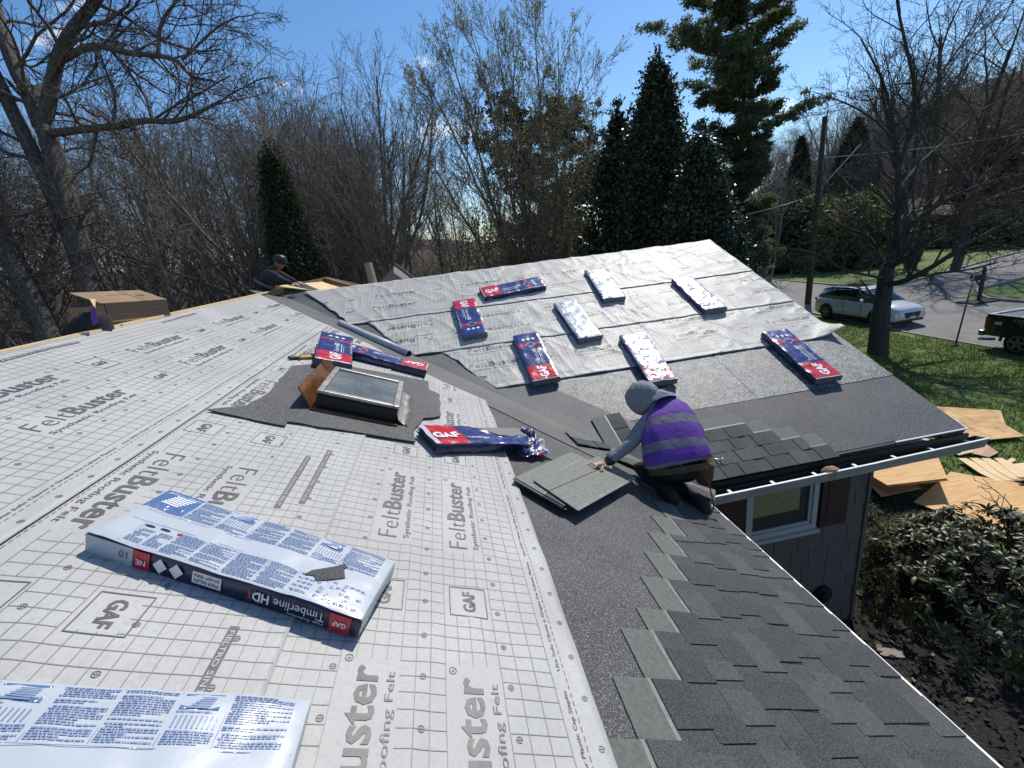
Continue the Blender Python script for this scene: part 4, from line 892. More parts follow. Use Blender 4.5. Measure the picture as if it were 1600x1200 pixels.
def hand(parent, wrist, dirn, palm_up, mt, curl=0.5, s=1.0):
    """palm and five separate bent fingers; dirn from wrist to knuckles"""
    d = dirn.normalized(); n = (palm_up - d * palm_up.dot(d)).normalized(); x = d.cross(n)
    J = [(wrist, 0.024 * s), (wrist + d * 0.045 * s, (0.034 * s, 0.018 * s)), (wrist + d * 0.085 * s, (0.036 * s, 0.016 * s))]; E = [(0, 1), (1, 2)]
    for k, (off, ln) in enumerate(((-0.027, 0.062), (-0.009, 0.075), (0.009, 0.072), (0.027, 0.056))):
        p = wrist + d * 0.088 * s + x * off * s; i = len(J); dd = d
        J.append((p, 0.0095 * s)); E.append((2, i))
        for q in range(3):
            dd = (dd * math.cos(curl * .45) - n * math.sin(curl * .45)).normalized(); p = p + dd * ln * s * (0.45, 0.32, 0.23)[q]; J.append((p, (0.009, 0.0083, 0.007)[q] * s)); E.append((i + q, i + q + 1))
    p = wrist + d * 0.03 * s - x * 0.03 * s; i = len(J); J.append((p, 0.012 * s)); E.append((1, i)); dd = (d * 0.7 - x * 0.7 - n * .15).normalized()
    for q in range(2): p = p + dd * 0.036 * s; dd = (dd + d * 0.4).normalized(); J.append((p, (0.011, 0.009)[q] * s)); E.append((i + q, i + q + 1))
    return body('hand', J, E, [mt], parent, [0] * len(J), 0, 1)
def ellring(c_, ax, ay, a, b_, n=22, ex=2.4, jit=None):
    out = []
    for k in range(n):
        t_ = 6.28318 * k / n; cx, cy = math.cos(t_), math.sin(t_); x = math.copysign(abs(cx) ** (2 / ex), cx) * a; y = math.copysign(abs(cy) ** (2 / ex), cy) * b_
        q = 1.0 if jit is None else 1 + jit(k, t_); out.append(c_ + ax * x * q + ay * y * q)
    return out
UPc = Vector(-CR[1]); RTc = Vector(CR[0]); FWc = Vector(CR[2])
def roofer():
    f0, f1 = PA(-0.36, 0.46, 0.05), PA(-0.43, 0.27, 0.05)
    root = empty('person', f0.lerp(f1, .5)); tag(root, 'person kneeling in the valley in grey hood and purple vest, reaching out a hand', 'person')
    inv = Matrix.Translation(root.location).inverted()
    D = lambda x, y, d: inv @ atd(x, y, d)
    hip = D(1062, 738, 3.62); waist = D(1056, 712, 3.64); mid = D(1046, 682, 3.70); chest = D(1040, 656, 3.77); neck = D(1020, 632, 3.86); hd = D(1002, 622, 3.90); hd2 = D(998, 618, 3.93)
    lsh = D(1014, 652, 3.76); lel = D(987, 692, 3.72); lwr = D(952, 720, 3.705)
    rsh = D(1070, 652, 3.86); rel = D(1056, 690, 4.02); rwr = D(1030, 716, 4.06)
    ft0, ft1 = inv @ PA(-0.36, 0.50, 0.06), inv @ PA(-0.42, 0.24, 0.06)
    fd = (hd - hip); fd.z = 0; fd.normalize()
    kn0 = inv @ PA(0.02, 0.60, 0.075); kn1 = inv @ PA(-0.04, 0.34, 0.075)
    hp0 = hip + RTc * -0.085; hp1 = hip + RTc * 0.10
    J = [(hip, 0.135), (waist, 0.125), (mid, 0.14), (chest, 0.13), (neck, 0.06), (hd, 0.07), (hd2, 0.065),
         (lsh, 0.074), (lel, 0.062), (lwr, 0.042), (rsh, 0.068), (rel, 0.052), (rwr, 0.036),
         (hp0, 0.10), (kn0, 0.066), (ft0, 0.048), (hp1, 0.10), (kn1, 0.066), (ft1, 0.048)]
    Eg = [(0, 1), (1, 2), (2, 3), (3, 4), (4, 5), (5, 6), (3, 7), (7, 8), (8, 9), (3, 10), (10, 11), (11, 12), (0, 13), (13, 14), (14, 15), (0, 16), (16, 17), (17, 18)]
    body('body', J, Eg, [m_hood, m_trous], root, [1, 0, 0, 0, 0, 0, 0, 0, 0, 0, 0, 0, 0, 1, 1, 1, 1, 1, 1])
    # vest
    S0 = (RTc * 0.93 + UPc * 0.33 + FWc * 0.05).normalized(); b = MB(); rings = []; mid_i = []
    spine = [(D(1060, 728, 3.61), 0.22, 0.13), (D(1058, 722, 3.62), 0.268, 0.165), (D(1056, 712, 3.63), 0.265, 0.165), (D(1053, 701, 3.65), 0.258, 0.162), (D(1050, 690, 3.675), 0.252, 0.16), (D(1048, 679, 3.70), 0.248, 0.158), (D(1045, 668, 3.735), 0.24, 0.155), (D(1042, 657, 3.77), 0.225, 0.15), (D(1038, 648, 3.81), 0.20, 0.138), (D(1032, 640, 3.845), 0.16, 0.115), (D(1026, 635, 3.865), 0.11, 0.09)]
    for i, (c_, a, b2) in enumerate(spine):
        t_ = (spine[min(i + 1, len(spine) - 1)][0] - spine[max(i - 1, 0)][0]).normalized(); sx = (S0 - t_ * S0.dot(t_)).normalized(); sy = t_.cross(sx)
        rings.append(ellring(c_, sx, sy, a, b2, 40, 2.3, lambda k, tt, i=i: 0.10 * (float(vnoise(k * 0.62, i * 0.8)) - 0.5) + 0.09 * (float(vnoise(k * 0.28 + 5, i * 0.45 + 2)) - .5)))
    # finer rings between
    fine = []
    for i in range(len(rings) - 1):
        for q in range(3): fine.append([p.lerp(r_, q / 3.0) for p, r_ in zip(rings[i], rings[i + 1])])
    fine.append(rings[-1])
    b.loft(fine, 0, cap=False)
    for fi in range(len(b.f)):
        i, k = divmod(fi, 40); f = i
        b.m[fi] = 2 if f < 3 else 1 if (8 <= f < 11 or 17 <= f < 20) else 0
        if k in (19, 20, 18) and 18 <= f < 27: b.m[fi] = 1
    b.obj('vest', [m_vest, m_strip, m_hood], root, smooth_=True)
    # hood: a soft shell round the head with a rolled rim facing the work
    hc = D(1004, 622, 3.89); ax = (hd2 - neck).normalized(); fwd = (D(985, 640, 3.99) - hc).normalized(); b = MB(); rs = []
    zz = fwd; xx = zz.cross(UPc).normalized(); yy = xx.cross(zz)
    for i, (z, r, up_) in enumerate(((-0.142, 0.004, -0.02), (-0.138, 0.04, -0.02), (-0.122, 0.078, -0.015), (-0.085, 0.118, -0.005), (-0.03, 0.142, 0.002), (0.02, 0.143, 0.002), (0.06, 0.134, -0.004), (0.088, 0.122, -0.008), (0.096, 0.110, -0.008), (0.075, 0.100, -0.008))):
        rs.append([p for p in ellring(hc + zz * z * 1.12 + yy * (up_ + .012), xx, yy, r * 0.86, r * .98, 24, 2.1, lambda k, tt, i=i: 0.13 * (float(vnoise(k * .8 + 3, i * 1.1)) - .5))])
    b.loft(rs, 0, cap=False); b.obj('hood', m_hood, root, smooth_=True)
    b = MB(); rs = []
    for i, (q, a) in enumerate(((-.05, .155), (-.02, .165), (.02, .15), (.05, .118), (.06, .09))): rs.append(ellring(neck.lerp(hc, .25) + ax * q * 1.4 - fwd * .03, S0, ax.cross(S0).normalized(), a, a * .72, 26, 2.2, lambda k, tt, i=i: 0.16 * (float(vnoise(k * .7 + 2, i * .9 + 6)) - .5)))
    b.loft(rs, 0, cap=False); b.obj('hood_drape', m_hood, root, smooth_=True)
    b = MB(); b.tube([neck + ax * -0.02, neck + ax * 0.03, hc - yy * 0.09], [0.10, 0.105, 0.085], 16); b.obj('collar', m_hood, root, smooth_=True)
    # face inside the hood, turned down to the work
    fc = hc + zz * 0.045 - yy * 0.015; b = MB(); rs = []
    for z, r in ((-0.06, 0.07), (0.0, 0.075), (0.03, 0.066), (0.05, 0.04), (0.056, 0.012)): rs.append(ellring(fc + zz * z, xx, yy, r * .85, r * 1.15, 14))
    b.loft(rs, 0); b.tube([fc + zz * 0.045 + yy * 0.02, fc + zz * 0.075 - yy * 0.012, fc + zz * 0.05 - yy * 0.02], [0.009, 0.014, 0.01], 6)
    for sg in (-1, 1): b.tube([fc + xx * sg * 0.028 + yy * 0.025 + zz * 0.038, fc + xx * sg * 0.028 + yy * 0.025 + zz * 0.05], [0.012, 0.006], 6, 1)
    b.box((-0.02, -0.003, 0), (0.02, 0.003, 0.006), 2, Matrix.Translation(fc + zz * 0.05 - yy * 0.045)); b.obj('face', [m_skin, m_dark, m_pl_red], root, smooth_=True)
    hand(root, lwr + (D(934, 725, 3.65) - lwr) * 0.5, D(928, 727, 3.635) - lwr, Vector((0.1, -.2, 1)), m_skin, 0.5, 1.15)
    hand(root, rwr, D(1010, 726, 4.08) - rwr, Vector((0, 0, 1)), m_skin, 0.8)
    cf = MB(); d = (D(934, 725, 3.65) - lwr).normalized(); cf.tube([lwr - d * 0.03, lwr + d * 0.018], [0.043, 0.040], 14); cf.obj('cuff', m_black, root, smooth_=True)
    # boots, belt, pouch, hammer
    for k, (ft, kn) in enumerate(((ft0, kn0), (ft1, kn1))):
        d = (ft - kn).normalized(); n = Vector((0, 0, 1)); x = d.cross(n).normalized(); b = MB()
        b.loft([ellring(ft + d * z + n * u_, x, n, a, h_, 14, 3) for z, a, h_, u_ in ((-0.07, .048, .05, 0.0), (0.0, .052, .055, 0.0), (0.06, .05, .06, -.005), (0.10, .046, .05, -.015), (0.125, .03, .03, -.02))]); b.obj('boot', m_boot, root, smooth_=True)
    b = MB(); c_ = D(1060, 732, 3.615); t_ = (D(1056, 712, 3.63) - c_).normalized(); sx = (S0 - t_ * S0.dot(t_)).normalized(); sy = t_.cross(sx)
    b.loft([ellring(c_ + t_ * z, sx, sy, 0.235, 0.16, 30) for z in (-0.025, 0.025)], 0, cap=False); b.obj('tool_belt', m_leather, root)
    pc = D(1100, 736, 3.60); b = MB(); b.loft([ellring(pc + Vector((0, 0, z)), RTc, FWc, a, a * .8, 14, 3) for z, a in ((-0.11, .05), (-0.06, .068), (0.0, .07), (0.06, .075))], 0); b.obj('pouch', m_leather, root, smooth_=True)
    hm = D(1106, 718, 3.59); b = MB(); b.tube([hm + Vector((-0.02, 0, -.03)), hm, hm + RTc * 0.03 + UPc * .01], [0.022, 0.026, 0.02], 10); b.obj('hammer_grip', m_yel, root, smooth_=True)
    b = MB(); h0 = hm + RTc * 0.03 + UPc * .005; b.tube([h0, h0 + RTc * 0.10 - UPc * 0.012], 0.009, 8); h1 = h0 + RTc * 0.085 - UPc * 0.012; b.tube([h1 + UPc * 0.02, h1 - UPc * 0.045], [0.015, 0.017], 10); b.obj('hammer_head', m_steel, root, smooth_=True)
roofer()
b = MB(); pts = [atd(1100, 745, 3.56), atd(1106, 752, 3.56), atd(1110, 765, 3.58), atd(1113, 778, 3.60), atd(1116, 800, 3.75), atd(1117, 830, 4.0), atd(1130, 860, 4.4)]
b.tube(pts, 0.006, 8); tag(b.obj('air_hose', m_red, smooth_=True), 'thin red hose hanging from the roofer over the gutter corner', 'hose')
# second worker beyond the ridge, bent over the loose plywood
def far_worker():
    d0 = 7.6; hip = atd(413, 452, d0); root = empty('person', hip - Vector((0, 0, 0.6))); tag(root, 'person in dark navy jacket and black cap bending behind the ridge by the plywood', 'person')
    inv = Matrix.Translation(root.location).inverted(); D = lambda x, y, d: inv @ atd(x, y, d)
    J = [(D(414, 455, 7.65), 0.16), (D(417, 440, 7.62), 0.17), (D(424, 428, 7.6), 0.165), (D(433, 417, 7.55), 0.07), (D(437, 411, 7.5), 0.105), (D(438, 408, 7.48), 0.095),
         (D(424, 427, 7.35), 0.075), (D(441, 438, 7.3), 0.058), (D(455, 442, 7.3), 0.04), (D(434, 426, 7.8), 0.075), (D(448, 434, 7.7), 0.055), (D(462, 440, 7.6), 0.04),
         (D(408, 470, 7.6), 0.11), (D(420, 492, 7.5), 0.075), (D(405, 515, 7.7), 0.06), (D(416, 470, 7.8), 0.11), (D(428, 492, 7.7), 0.075), (D(412, 515, 7.9), 0.06)]
    Eg = [(0, 1), (1, 2), (2, 3), (3, 4), (4, 5), (2, 6), (6, 7), (7, 8), (2, 9), (9, 10), (10, 11), (0, 12), (12, 13), (13, 14), (0, 15), (15, 16), (16, 17)]
    m_navy = mat('navy_jacket', (0.018, 0.02, 0.032), 0.9); body('body', J, Eg, [m_navy, m_trous, mat('dark_skin', (0.16, 0.085, 0.055), 0.6)], root, [1, 0, 0, 2, 2, 2, 0, 0, 0, 0, 0, 0, 1, 1, 1, 1, 1, 1])
    hd = D(437, 409, 7.5); f = (D(452, 411, 7.4) - hd).normalized(); x = f.cross(UPc).normalized(); y = x.cross(f); b = MB()
    b.loft([ellring(hd + y * z, x, f, a, a * 1.12, 18) for z, a in ((0.0, .100), (0.05, .102), (0.085, .09), (0.11, .06), (0.118, .01))]); b.box((-0.07, 0.09, -0.002), (0.07, 0.19, 0.01), 0, Matrix(((x.x, f.x, y.x, hd.x), (x.y, f.y, y.y, hd.y), (x.z, f.z, y.z, hd.z), (0, 0, 0, 1)))); b.obj('cap', m_black, root, smooth_=True)
    b = MB(); c0, c1 = D(415, 445, 7.62), D(420, 434, 7.6); t_ = (c1 - c0).normalized(); sx = x; sy = t_.cross(sx).normalized(); sx = sy.cross(t_)
    b.loft([ellring(c0 + t_ * z, sx, sy, 0.19, 0.185, 20) for z in (0.0, 0.045)], 0, cap=False); b.obj('reflective_strip', mat('dull_strip', (0.09, 0.08, 0.12), 0.5), root, smooth_=True)
    hand(root, D(456, 442.5, 7.3), D(464, 444, 7.28) - D(456, 442.5, 7.3), Vector((0, 0, 1)), m_skin, 0.8); hand(root, D(463, 440.5, 7.6), D(470, 442, 7.58) - D(463, 440.5, 7.6), Vector((0, 0, 1)), m_skin, 0.8)
far_worker()
# dark tool bag with a purple rag and a coil of cable by the carton
tb = empty('tool_bag', atd(140, 520, 3.55)); tag(tb, 'dark fabric tool bag with a purple rag behind the ridge beside the cardboard box', 'tool bag')
b = MB(); rs = []
for i, (z, a) in enumerate(((-0.2, .12), (-0.12, .15), (-0.02, .15), (0.07, .13), (0.14, .10), (0.19, .05))): rs.append(ellring(Vector((0, 0.05, z * .85)) + RTc * .06 * (float(vnoise(i * .7, 3)) - .5), RTc, Vector((CR[2][0], CR[2][1], 0)).normalized(), a * .85, a, 18, 2.4, lambda k, tt, i=i: 0.75 * (float(vnoise(k * .9, i * 1.3)) - .5)))
b.loft(rs); b.obj('bag', mat('black_fabric', (0.013, 0.013, 0.017), 0.9), tb, smooth_=True)
b = MB(); rs = []
for i in range(9): rs.append([atd(139 + i * 0.7 + j * 1.7 + 3 * float(vnoise(i * .7, j)), 484 + i * 3.2 - j * 1.6, 3.44 - 0.01 * j + 0.03 * float(vnoise(i, j * .8))) - tb.location for j in range(5)])
b.loft(rs, 0, cap=False, closed=False); b.obj('rag', m_vest, tb, smooth_=True)
b = MB(); b.add([atd(140, 467, 3.5) - tb.location, atd(149, 467, 3.55) - tb.location, atd(148, 481, 3.5) - tb.location, atd(141, 468, 3.54) - tb.location, atd(150, 468, 3.59) - tb.location, atd(149, 482, 3.54) - tb.location], [(0, 2, 1), (3, 4, 5), (0, 1, 4, 3), (1, 2, 5, 4), (2, 0, 3, 5)]); b.obj('wood_wedge', m_ply_pale, tb)
b = MB()
for k in range(3):
    c_ = atd(119 + k * 3, 501 - k, 3.5); b.tube([c_ + RTc * 0.036 * math.cos(t_ * .4189) * (1 + .1 * k) + UPc * 0.026 * math.sin(t_ * .4189) + FWc * 0.02 * math.cos(t_ * .4189) for t_ in range(15)], 0.0045, 6)
tag(b.obj('cable_coil', mat('grey_cable', (0.16, 0.15, 0.14), 0.6), smooth_=True), 'small coil of grey cable hanging left of the tool bag at the ridge', 'cable')
# loose plywood and the opened framing behind the ridge junction
def solid_px(name, label, cat, pts, mt, th=0.015, grp=None, parent=None):
    P = [atd(*p) for p in pts]; o0 = P[0] if parent is None else Vector((0, 0, 0)); n = (P[1] - P[0]).cross(P[2] - P[0]).normalized(); n = n if n.z > 0 else -n
    b = MB(); k = len(P); vs = [p - o0 for p in P] + [p - o0 - n * th for p in P]; a = (vs[1] - vs[0]).cross(vs[2] - vs[0])
    tp = tuple(range(k)); bt = tuple(range(2 * k - 1, k - 1, -1))
    if a.dot(n) < 0: tp, bt = tp[::-1], bt[::-1]
    b.add(vs, [tp, bt] + [(i, k + i, k + (i + 1) % k, (i + 1) % k) if a.dot(n) > 0 else (i, (i + 1) % k, k + (i + 1) % k, k + i) for i in range(k)])
    o = b.obj(name, mt, parent, loc=o0 if parent is None else None)
    if label: tag(o, label, cat, grp)
    return o
solid_px('plywood_sheet', 'clean yellow plywood sheet lying over the ridge junction, left of the open framing', 'plywood', [(430, 446.5, 7.3), (505, 455.5, 7.45), (537, 451, 8.3), (503, 440, 8.5)], m_ply_pale)
fr = empty('roof_framing', atd(520, 445, 8.6)); tag(fr, 'brown bare roof framing opened up behind the yellow plywood sheet', 'roof framing')
for (x0, y0, d0, x1, y1, d1) in ((466, 444, 8.6, 507, 433, 8.8), (505, 433, 8.8, 572, 450, 8.4), (510, 433, 9.0, 580, 449, 8.6), (515, 436, 8.6, 560, 449, 8.4), (500, 442, 8.6, 545, 449, 8.4), (395, 464, 7.0, 440, 449, 7.2), (430, 450, 7.4, 505, 434, 8.8)):
    a, c_ = atd(x0, y0, d0) - fr.location, atd(x1, y1, d1) - fr.location; x = (c_ - a); ln = x.length; x.normalize(); y = Vector((0, 0, 1)).cross(x).normalized(); z = x.cross(y)
    b = MB(); b.box((0, -0.02, -0.08), (ln, 0.02, 0.0), 0, Matrix(((x.x, y.x, z.x, a.x), (x.y, y.y, z.y, a.y), (x.z, y.z, z.z, a.z), (0, 0, 0, 1)))); b.obj('rafter', m_wood_dark, fr)
# ------------------------------------------------------------------ ground
def terrain():
    xs = np.concatenate([np.linspace(-260, -40, 23), np.linspace(-35, 60, 77), np.linspace(66, 330, 45)]); ys = np.concatenate([np.linspace(-120, -20, 11), np.linspace(-16, 60, 62), np.linspace(66, 330, 45)])
    V = [(x, y, ground_z(x, y) - (0.05 if 15.4 < x < 60 and -60 < y < 60 else 0)) for x in xs for y in ys]; ny = len(ys); F = [(i * ny + j, (i + 1) * ny + j, (i + 1) * ny + j + 1, i * ny + j + 1) for i in range(len(xs) - 1) for j in range(ny - 1)]
    mi = []
    for f in F:
        x = sum(V[i][0] for i in f) / 4; y = sum(V[i][1] for i in f) / 4; s = x * HD[0] + y * HD[1]
        mi.append(0 if (x > 2.3 and y < 22 and s < 46) or (x > 22 and s < 65) else 1)
    o = put('ground', np_mesh('ground', V, F, True, mi), [m_lawn, m_litter]); tag(o, kind='structure')
terrain()
def strip(name, poly, z, mt, th=None):
    b = MB(); n = len(poly); vs = [(x, y, ground_z(x, y) + z) for x, y in poly]; a = sum(poly[i][0] * poly[(i + 1) % n][1] - poly[(i + 1) % n][0] * poly[i][1] for i in range(n)); b.add(vs, [tuple(range(n)) if a > 0 else tuple(range(n - 1, -1, -1))]); o = b.obj(name, mt); tag(o, kind='structure'); return o
strip('street', [(15.75, -60), (23.5, -60), (23.5, 15.1), (23.9, 20.5), (24.3, 60), (17.6, 60), (16.6, 18), (15.75, 11), (15.65, 8)], -0.03, m_asph)
# the driveway over the way climbs gently: a ribbon of its own
b = MB(); L0 = [(23.6, 15.1), (25.9, 16.5), (29.9, 17.5), (36, 19.0), (48, 22.5)]; L1 = [(23.8, 20.4), (26.0, 20.4), (31, 22.2), (38, 24.6), (50, 28.5)]
rows = [[Vector((x0 + (x1 - x0) * q, y0 + (y1 - y0) * q, ground_z(x0 + (x1 - x0) * q, y0 + (y1 - y0) * q) - 0.022)) for q in (0, .25, .5, .75, 1)] for (x0, y0), (x1, y1) in zip(L0, L1)]
b.loft(rows[::-1], 0, cap=False, closed=False); tag(b.obj('driveway', m_asph), kind='structure')
def kerb(name, pts, wd=0.14, up=0.09):
    b = MB(); rs = []
    for i, p in enumerate(pts):
        a, c_ = pts[max(i - 1, 0)], pts[min(i + 1, len(pts) - 1)]; d = Vector((c_[0] - a[0], c_[1] - a[1], 0)).normalized(); n = Vector((-d.y, d.x, 0)) * wd / 2; g = Vector((p[0], p[1], ground_z(*p)))
        rs.append([g - n - Vector((0, 0, .15)), g + n - Vector((0, 0, .15)), g + n + Vector((0, 0, up)), g - n + Vector((0, 0, up))])
    b.loft(rs); o = b.obj(name, m_curb); tag(o, kind='structure')
kerb('kerb', [(23.55, -40), (23.55, 0), (23.55, 14.2), (24.2, 15.0), (25.9, 16.45), (29.9, 17.42), (36, 18.9), (48, 22.4)])
kerb('kerb', [(24.4, 50), (24.05, 24), (24.3, 21.4), (26.0, 20.48), (31, 22.3), (38, 24.7), (50, 28.6)])
kerb('kerb', [(16.55, 18), (15.68, 11), (15.58, 8), (15.68, -40)], 0.10, 0.015)
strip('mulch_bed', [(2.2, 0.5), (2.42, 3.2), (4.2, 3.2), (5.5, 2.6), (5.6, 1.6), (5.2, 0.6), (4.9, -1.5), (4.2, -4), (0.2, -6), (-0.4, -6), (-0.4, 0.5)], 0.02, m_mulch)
# mulch chips and fallen leaves, grass blades
def scatter_quads(name, mt, n, fn, size, seed, flat=0.5, kind='stuff', asp=2.0):
    rs = np.random.RandomState(seed); C_ = np.array([fn(rs) for _ in range(n)]); nrm = rs.normal(size=(n, 3)); nrm[:, 2] = np.abs(nrm[:, 2]) + flat * 2; nrm /= np.linalg.norm(nrm, axis=1)[:, None]
    t_ = np.cross(nrm, rs.normal(size=(n, 3))); t_ /= np.linalg.norm(t_, axis=1)[:, None]; b_ = np.cross(nrm, t_); s = size * (0.5 + rs.rand(n, 1)); V = np.stack([C_ - t_ * s * asp * .5, C_ + b_ * s * .5, C_ + t_ * s * asp * .5, C_ - b_ * s * .5], 1).reshape(-1, 3); F = np.arange(4 * n).reshape(n, 4)
    o = put(name, np_mesh(name, V, F), mt); tag(o, kind=kind); return o
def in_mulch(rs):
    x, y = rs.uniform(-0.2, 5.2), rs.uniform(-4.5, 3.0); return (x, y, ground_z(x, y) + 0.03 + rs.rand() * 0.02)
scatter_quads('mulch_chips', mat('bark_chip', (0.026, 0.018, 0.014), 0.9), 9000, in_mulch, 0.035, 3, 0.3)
scatter_quads('fallen_leaves', mat('dry_leaf', (0.16, 0.12, 0.085), 0.8), 420, in_mulch, 0.05, 4, 0.8, asp=1.5)
def grass():
    rs = np.random.RandomState(6); n = 90000; x = rs.uniform(4.2, 15.5, n); y = rs.uniform(-1, 16, n); k = ~((x < 6.2) & (y < 1.0)) & (vnoise(x * 1.1, y * 1.1) + 0.4 * vnoise(x * 5, y * 5) > 0.38); x, y = x[k], y[k]; n = len(x)
    h = rs.uniform(.035, .085, n); a = rs.uniform(0, 6.28, n); w_ = rs.uniform(.008, .016, n); z = np.full(n, GZ)
    lx, ly = rs.normal(0, .03, n), rs.normal(0, .03, n); V = np.stack([np.stack([x - np.cos(a) * w_, y - np.sin(a) * w_, z], 1), np.stack([x + np.cos(a) * w_, y + np.sin(a) * w_, z], 1), np.stack([x + lx, y + ly, z + h], 1)], 1).reshape(-1, 3)
    tag(put('lawn_grass', np_mesh('lawn_grass', V, np.arange(3 * n).reshape(n, 3)), m_grassb), kind='stuff')
grass()

# ------------------------------------------------------------------ branches and leaves
def tubes_mesh(name, polys, smooth_=True):
    """polys: list of (points, radii). vectorised by (count, sides)"""
    groups = {}
    for p, r in polys:
        n = 7 if r[0] > 0.09 else 5 if r[0] > 0.03 else 3
        groups.setdefault((len(p), n), []).append((p, r))
    Vs, Fs, off = [], [], 0
    for (m_, n), L_ in groups.items():
        P = np.array([q[0] for q in L_], float); R0 = np.array([q[1] for q in L_], float); B = len(L_)
        D = np.empty_like(P); D[:, 1:-1] = P[:, 2:] - P[:, :-2]; D[:, 0] = P[:, 1] - P[:, 0]; D[:, -1] = P[:, -1] - P[:, -2]; D /= np.linalg.norm(D, axis=2)[:, :, None] + 1e-9
        ref = np.where(np.abs(D[:, :1, 2:3]) > 0.9, np.array([[[1.0, 0, 0]]]), np.array([[[0, 0, 1.0]]])); ref = np.broadcast_to(ref, D.shape)
        X = np.cross(D, ref); X /= np.linalg.norm(X, axis=2)[:, :, None] + 1e-9; Y = np.cross(D, X); a = np.arange(n) * 2 * np.pi / n
        V = P[:, :, None, :] + (X[:, :, None, :] * np.cos(a)[None, None, :, None] + Y[:, :, None, :] * np.sin(a)[None, None, :, None]) * R0[:, :, None, None]
        idx = np.arange(B * m_ * n).reshape(B, m_, n) + off; i0 = idx[:, :-1, :]; i1 = idx[:, 1:, :]; F = np.stack([i0, np.roll(i0, -1, 2), np.roll(i1, -1, 2), i1], -1).reshape(-1, 4)
        Vs.append(V.reshape(-1, 3)); Fs.append(F); off += B * m_ * n
    return np_mesh(name, np.concatenate(Vs), np.concatenate(Fs), smooth_)
def vadd(a, b, s=1.0): return (a[0] + b[0] * s, a[1] + b[1] * s, a[2] + b[2] * s)
def vnorm(a):
    l = math.sqrt(a[0] * a[0] + a[1] * a[1] + a[2] * a[2]) + 1e-9; return (a[0] / l, a[1] / l, a[2] / l)
def grow(out, r, p, d, ln, rad, lev, maxlev, o):
    """recursive branch; out gets (points, radii)"""
    n = o['seg'][min(lev, len(o['seg']) - 1)]; pts = [p]; rr = [rad]; ds = [d]; wob = o['wob'] * (1 + 0.25 * lev); st = ln / n; rend = rad * o.get('taper', 0.35)
    for i in range(n):
        d = vnorm((d[0] + r.gauss(0, wob), d[1] + r.gauss(0, wob), d[2] + r.gauss(0, wob) + o['up'][min(lev, len(o['up']) - 1)])); p = vadd(p, d, st); pts.append(p); ds.append(d); rr.append(max(o['rmin'], rad + (rend - rad) * (i + 1) / n))
    out.append((pts, rr))
    if lev >= maxlev: return
    k = o['kids'][min(lev, len(o['kids']) - 1)]; k = max(1, int(k * r.uniform(0.75, 1.25) + .5)); t0 = o['start'][min(lev, len(o['start']) - 1)]
    for q in range(k):
        t_ = t0 + (1 - t0) * (q + r.random()) / k; f = t_ * n; i = min(int(f), n - 1); a = f - i; bp = tuple(pts[i][c_] * (1 - a) + pts[i + 1][c_] * a for c_ in range(3)); bd = ds[i + 1]
        ang = R_(r.uniform(*o['ang'][min(lev, len(o['ang']) - 1)])); v = vnorm((r.gauss(0, 1), r.gauss(0, 1), r.gauss(0, 1))); dot = v[0] * bd[0] + v[1] * bd[1] + v[2] * bd[2]; v = vnorm(vadd(v, bd, -dot))
        nd = vnorm(tuple(bd[c_] * math.cos(ang) + v[c_] * math.sin(ang) for c_ in range(3)))
        br = (rr[i] * (1 - a) + rr[i + 1] * a) * r.uniform(*o.get('rk', (0.5, 0.7))); fall = o['fall'][min(lev, len(o['fall']) - 1)]
        grow(out, r, bp, nd, ln * r.uniform(0.75, 1.2) * fall * (1.15 - 0.5 * t_), max(br, o['rmin']), lev + 1, maxlev, o)
TALL = dict(seg=(9, 6, 5, 4, 3), wob=0.07, up=(0.03, 0.05, 0.03, 0.02), kids=(16, 8, 5, 3), start=(0.3, 0.2, 0.2, 0.2), ang=((28, 58), (28, 58), (28, 62), (28, 65)), fall=(0.46, 0.52, 0.55, 0.6), rmin=0.006, rk=(0.42, 0.6))
VASE = dict(seg=(8, 6, 5, 4), wob=0.05, up=(0.06, 0.05, 0.05, 0.04), kids=(12, 6, 5, 3), start=(0.18, 0.2, 0.2, 0.2), ang=((16, 36), (18, 40), (20, 50), (25, 55)), fall=(0.45, 0.5, 0.5, 0.5), rmin=0.006, rk=(0.42, 0.6))
def leaf_cloud(C_, size, rs, asp=1.8, up=0.3, jitter=0.0, fold=False):
    n = len(C_); nrm = rs.normal(size=(n, 3)); nrm[:, 2] = nrm[:, 2] + up; nrm /= np.linalg.norm(nrm, axis=1)[:, None] + 1e-9; t_ = np.cross(nrm, rs.normal(size=(n, 3))); t_ /= np.linalg.norm(t_, axis=1)[:, None] + 1e-9; b_ = np.cross(nrm, t_)
    s = (size * (0.6 + 0.8 * rs.rand(n)))[:, None]; V = np.stack([C_ - t_ * s * asp * .5, C_ + b_ * s * .5 - t_ * s * .05, C_ + t_ * s * asp * .5, C_ - b_ * s * .5 - t_ * s * .05], 1).reshape(-1, 3); return V, np.arange(4 * n).reshape(n, 4)
def top_at(px, py, D):
    r = ray(px, py); k = D / math.hypot(r[0], r[1]); return CAM + r * k
def foot(px, py, D): t_ = top_at(px, py, D); z = ground_z(t_[0], t_[1]); return (t_[0], t_[1], z), t_[2] - z
protos = {}
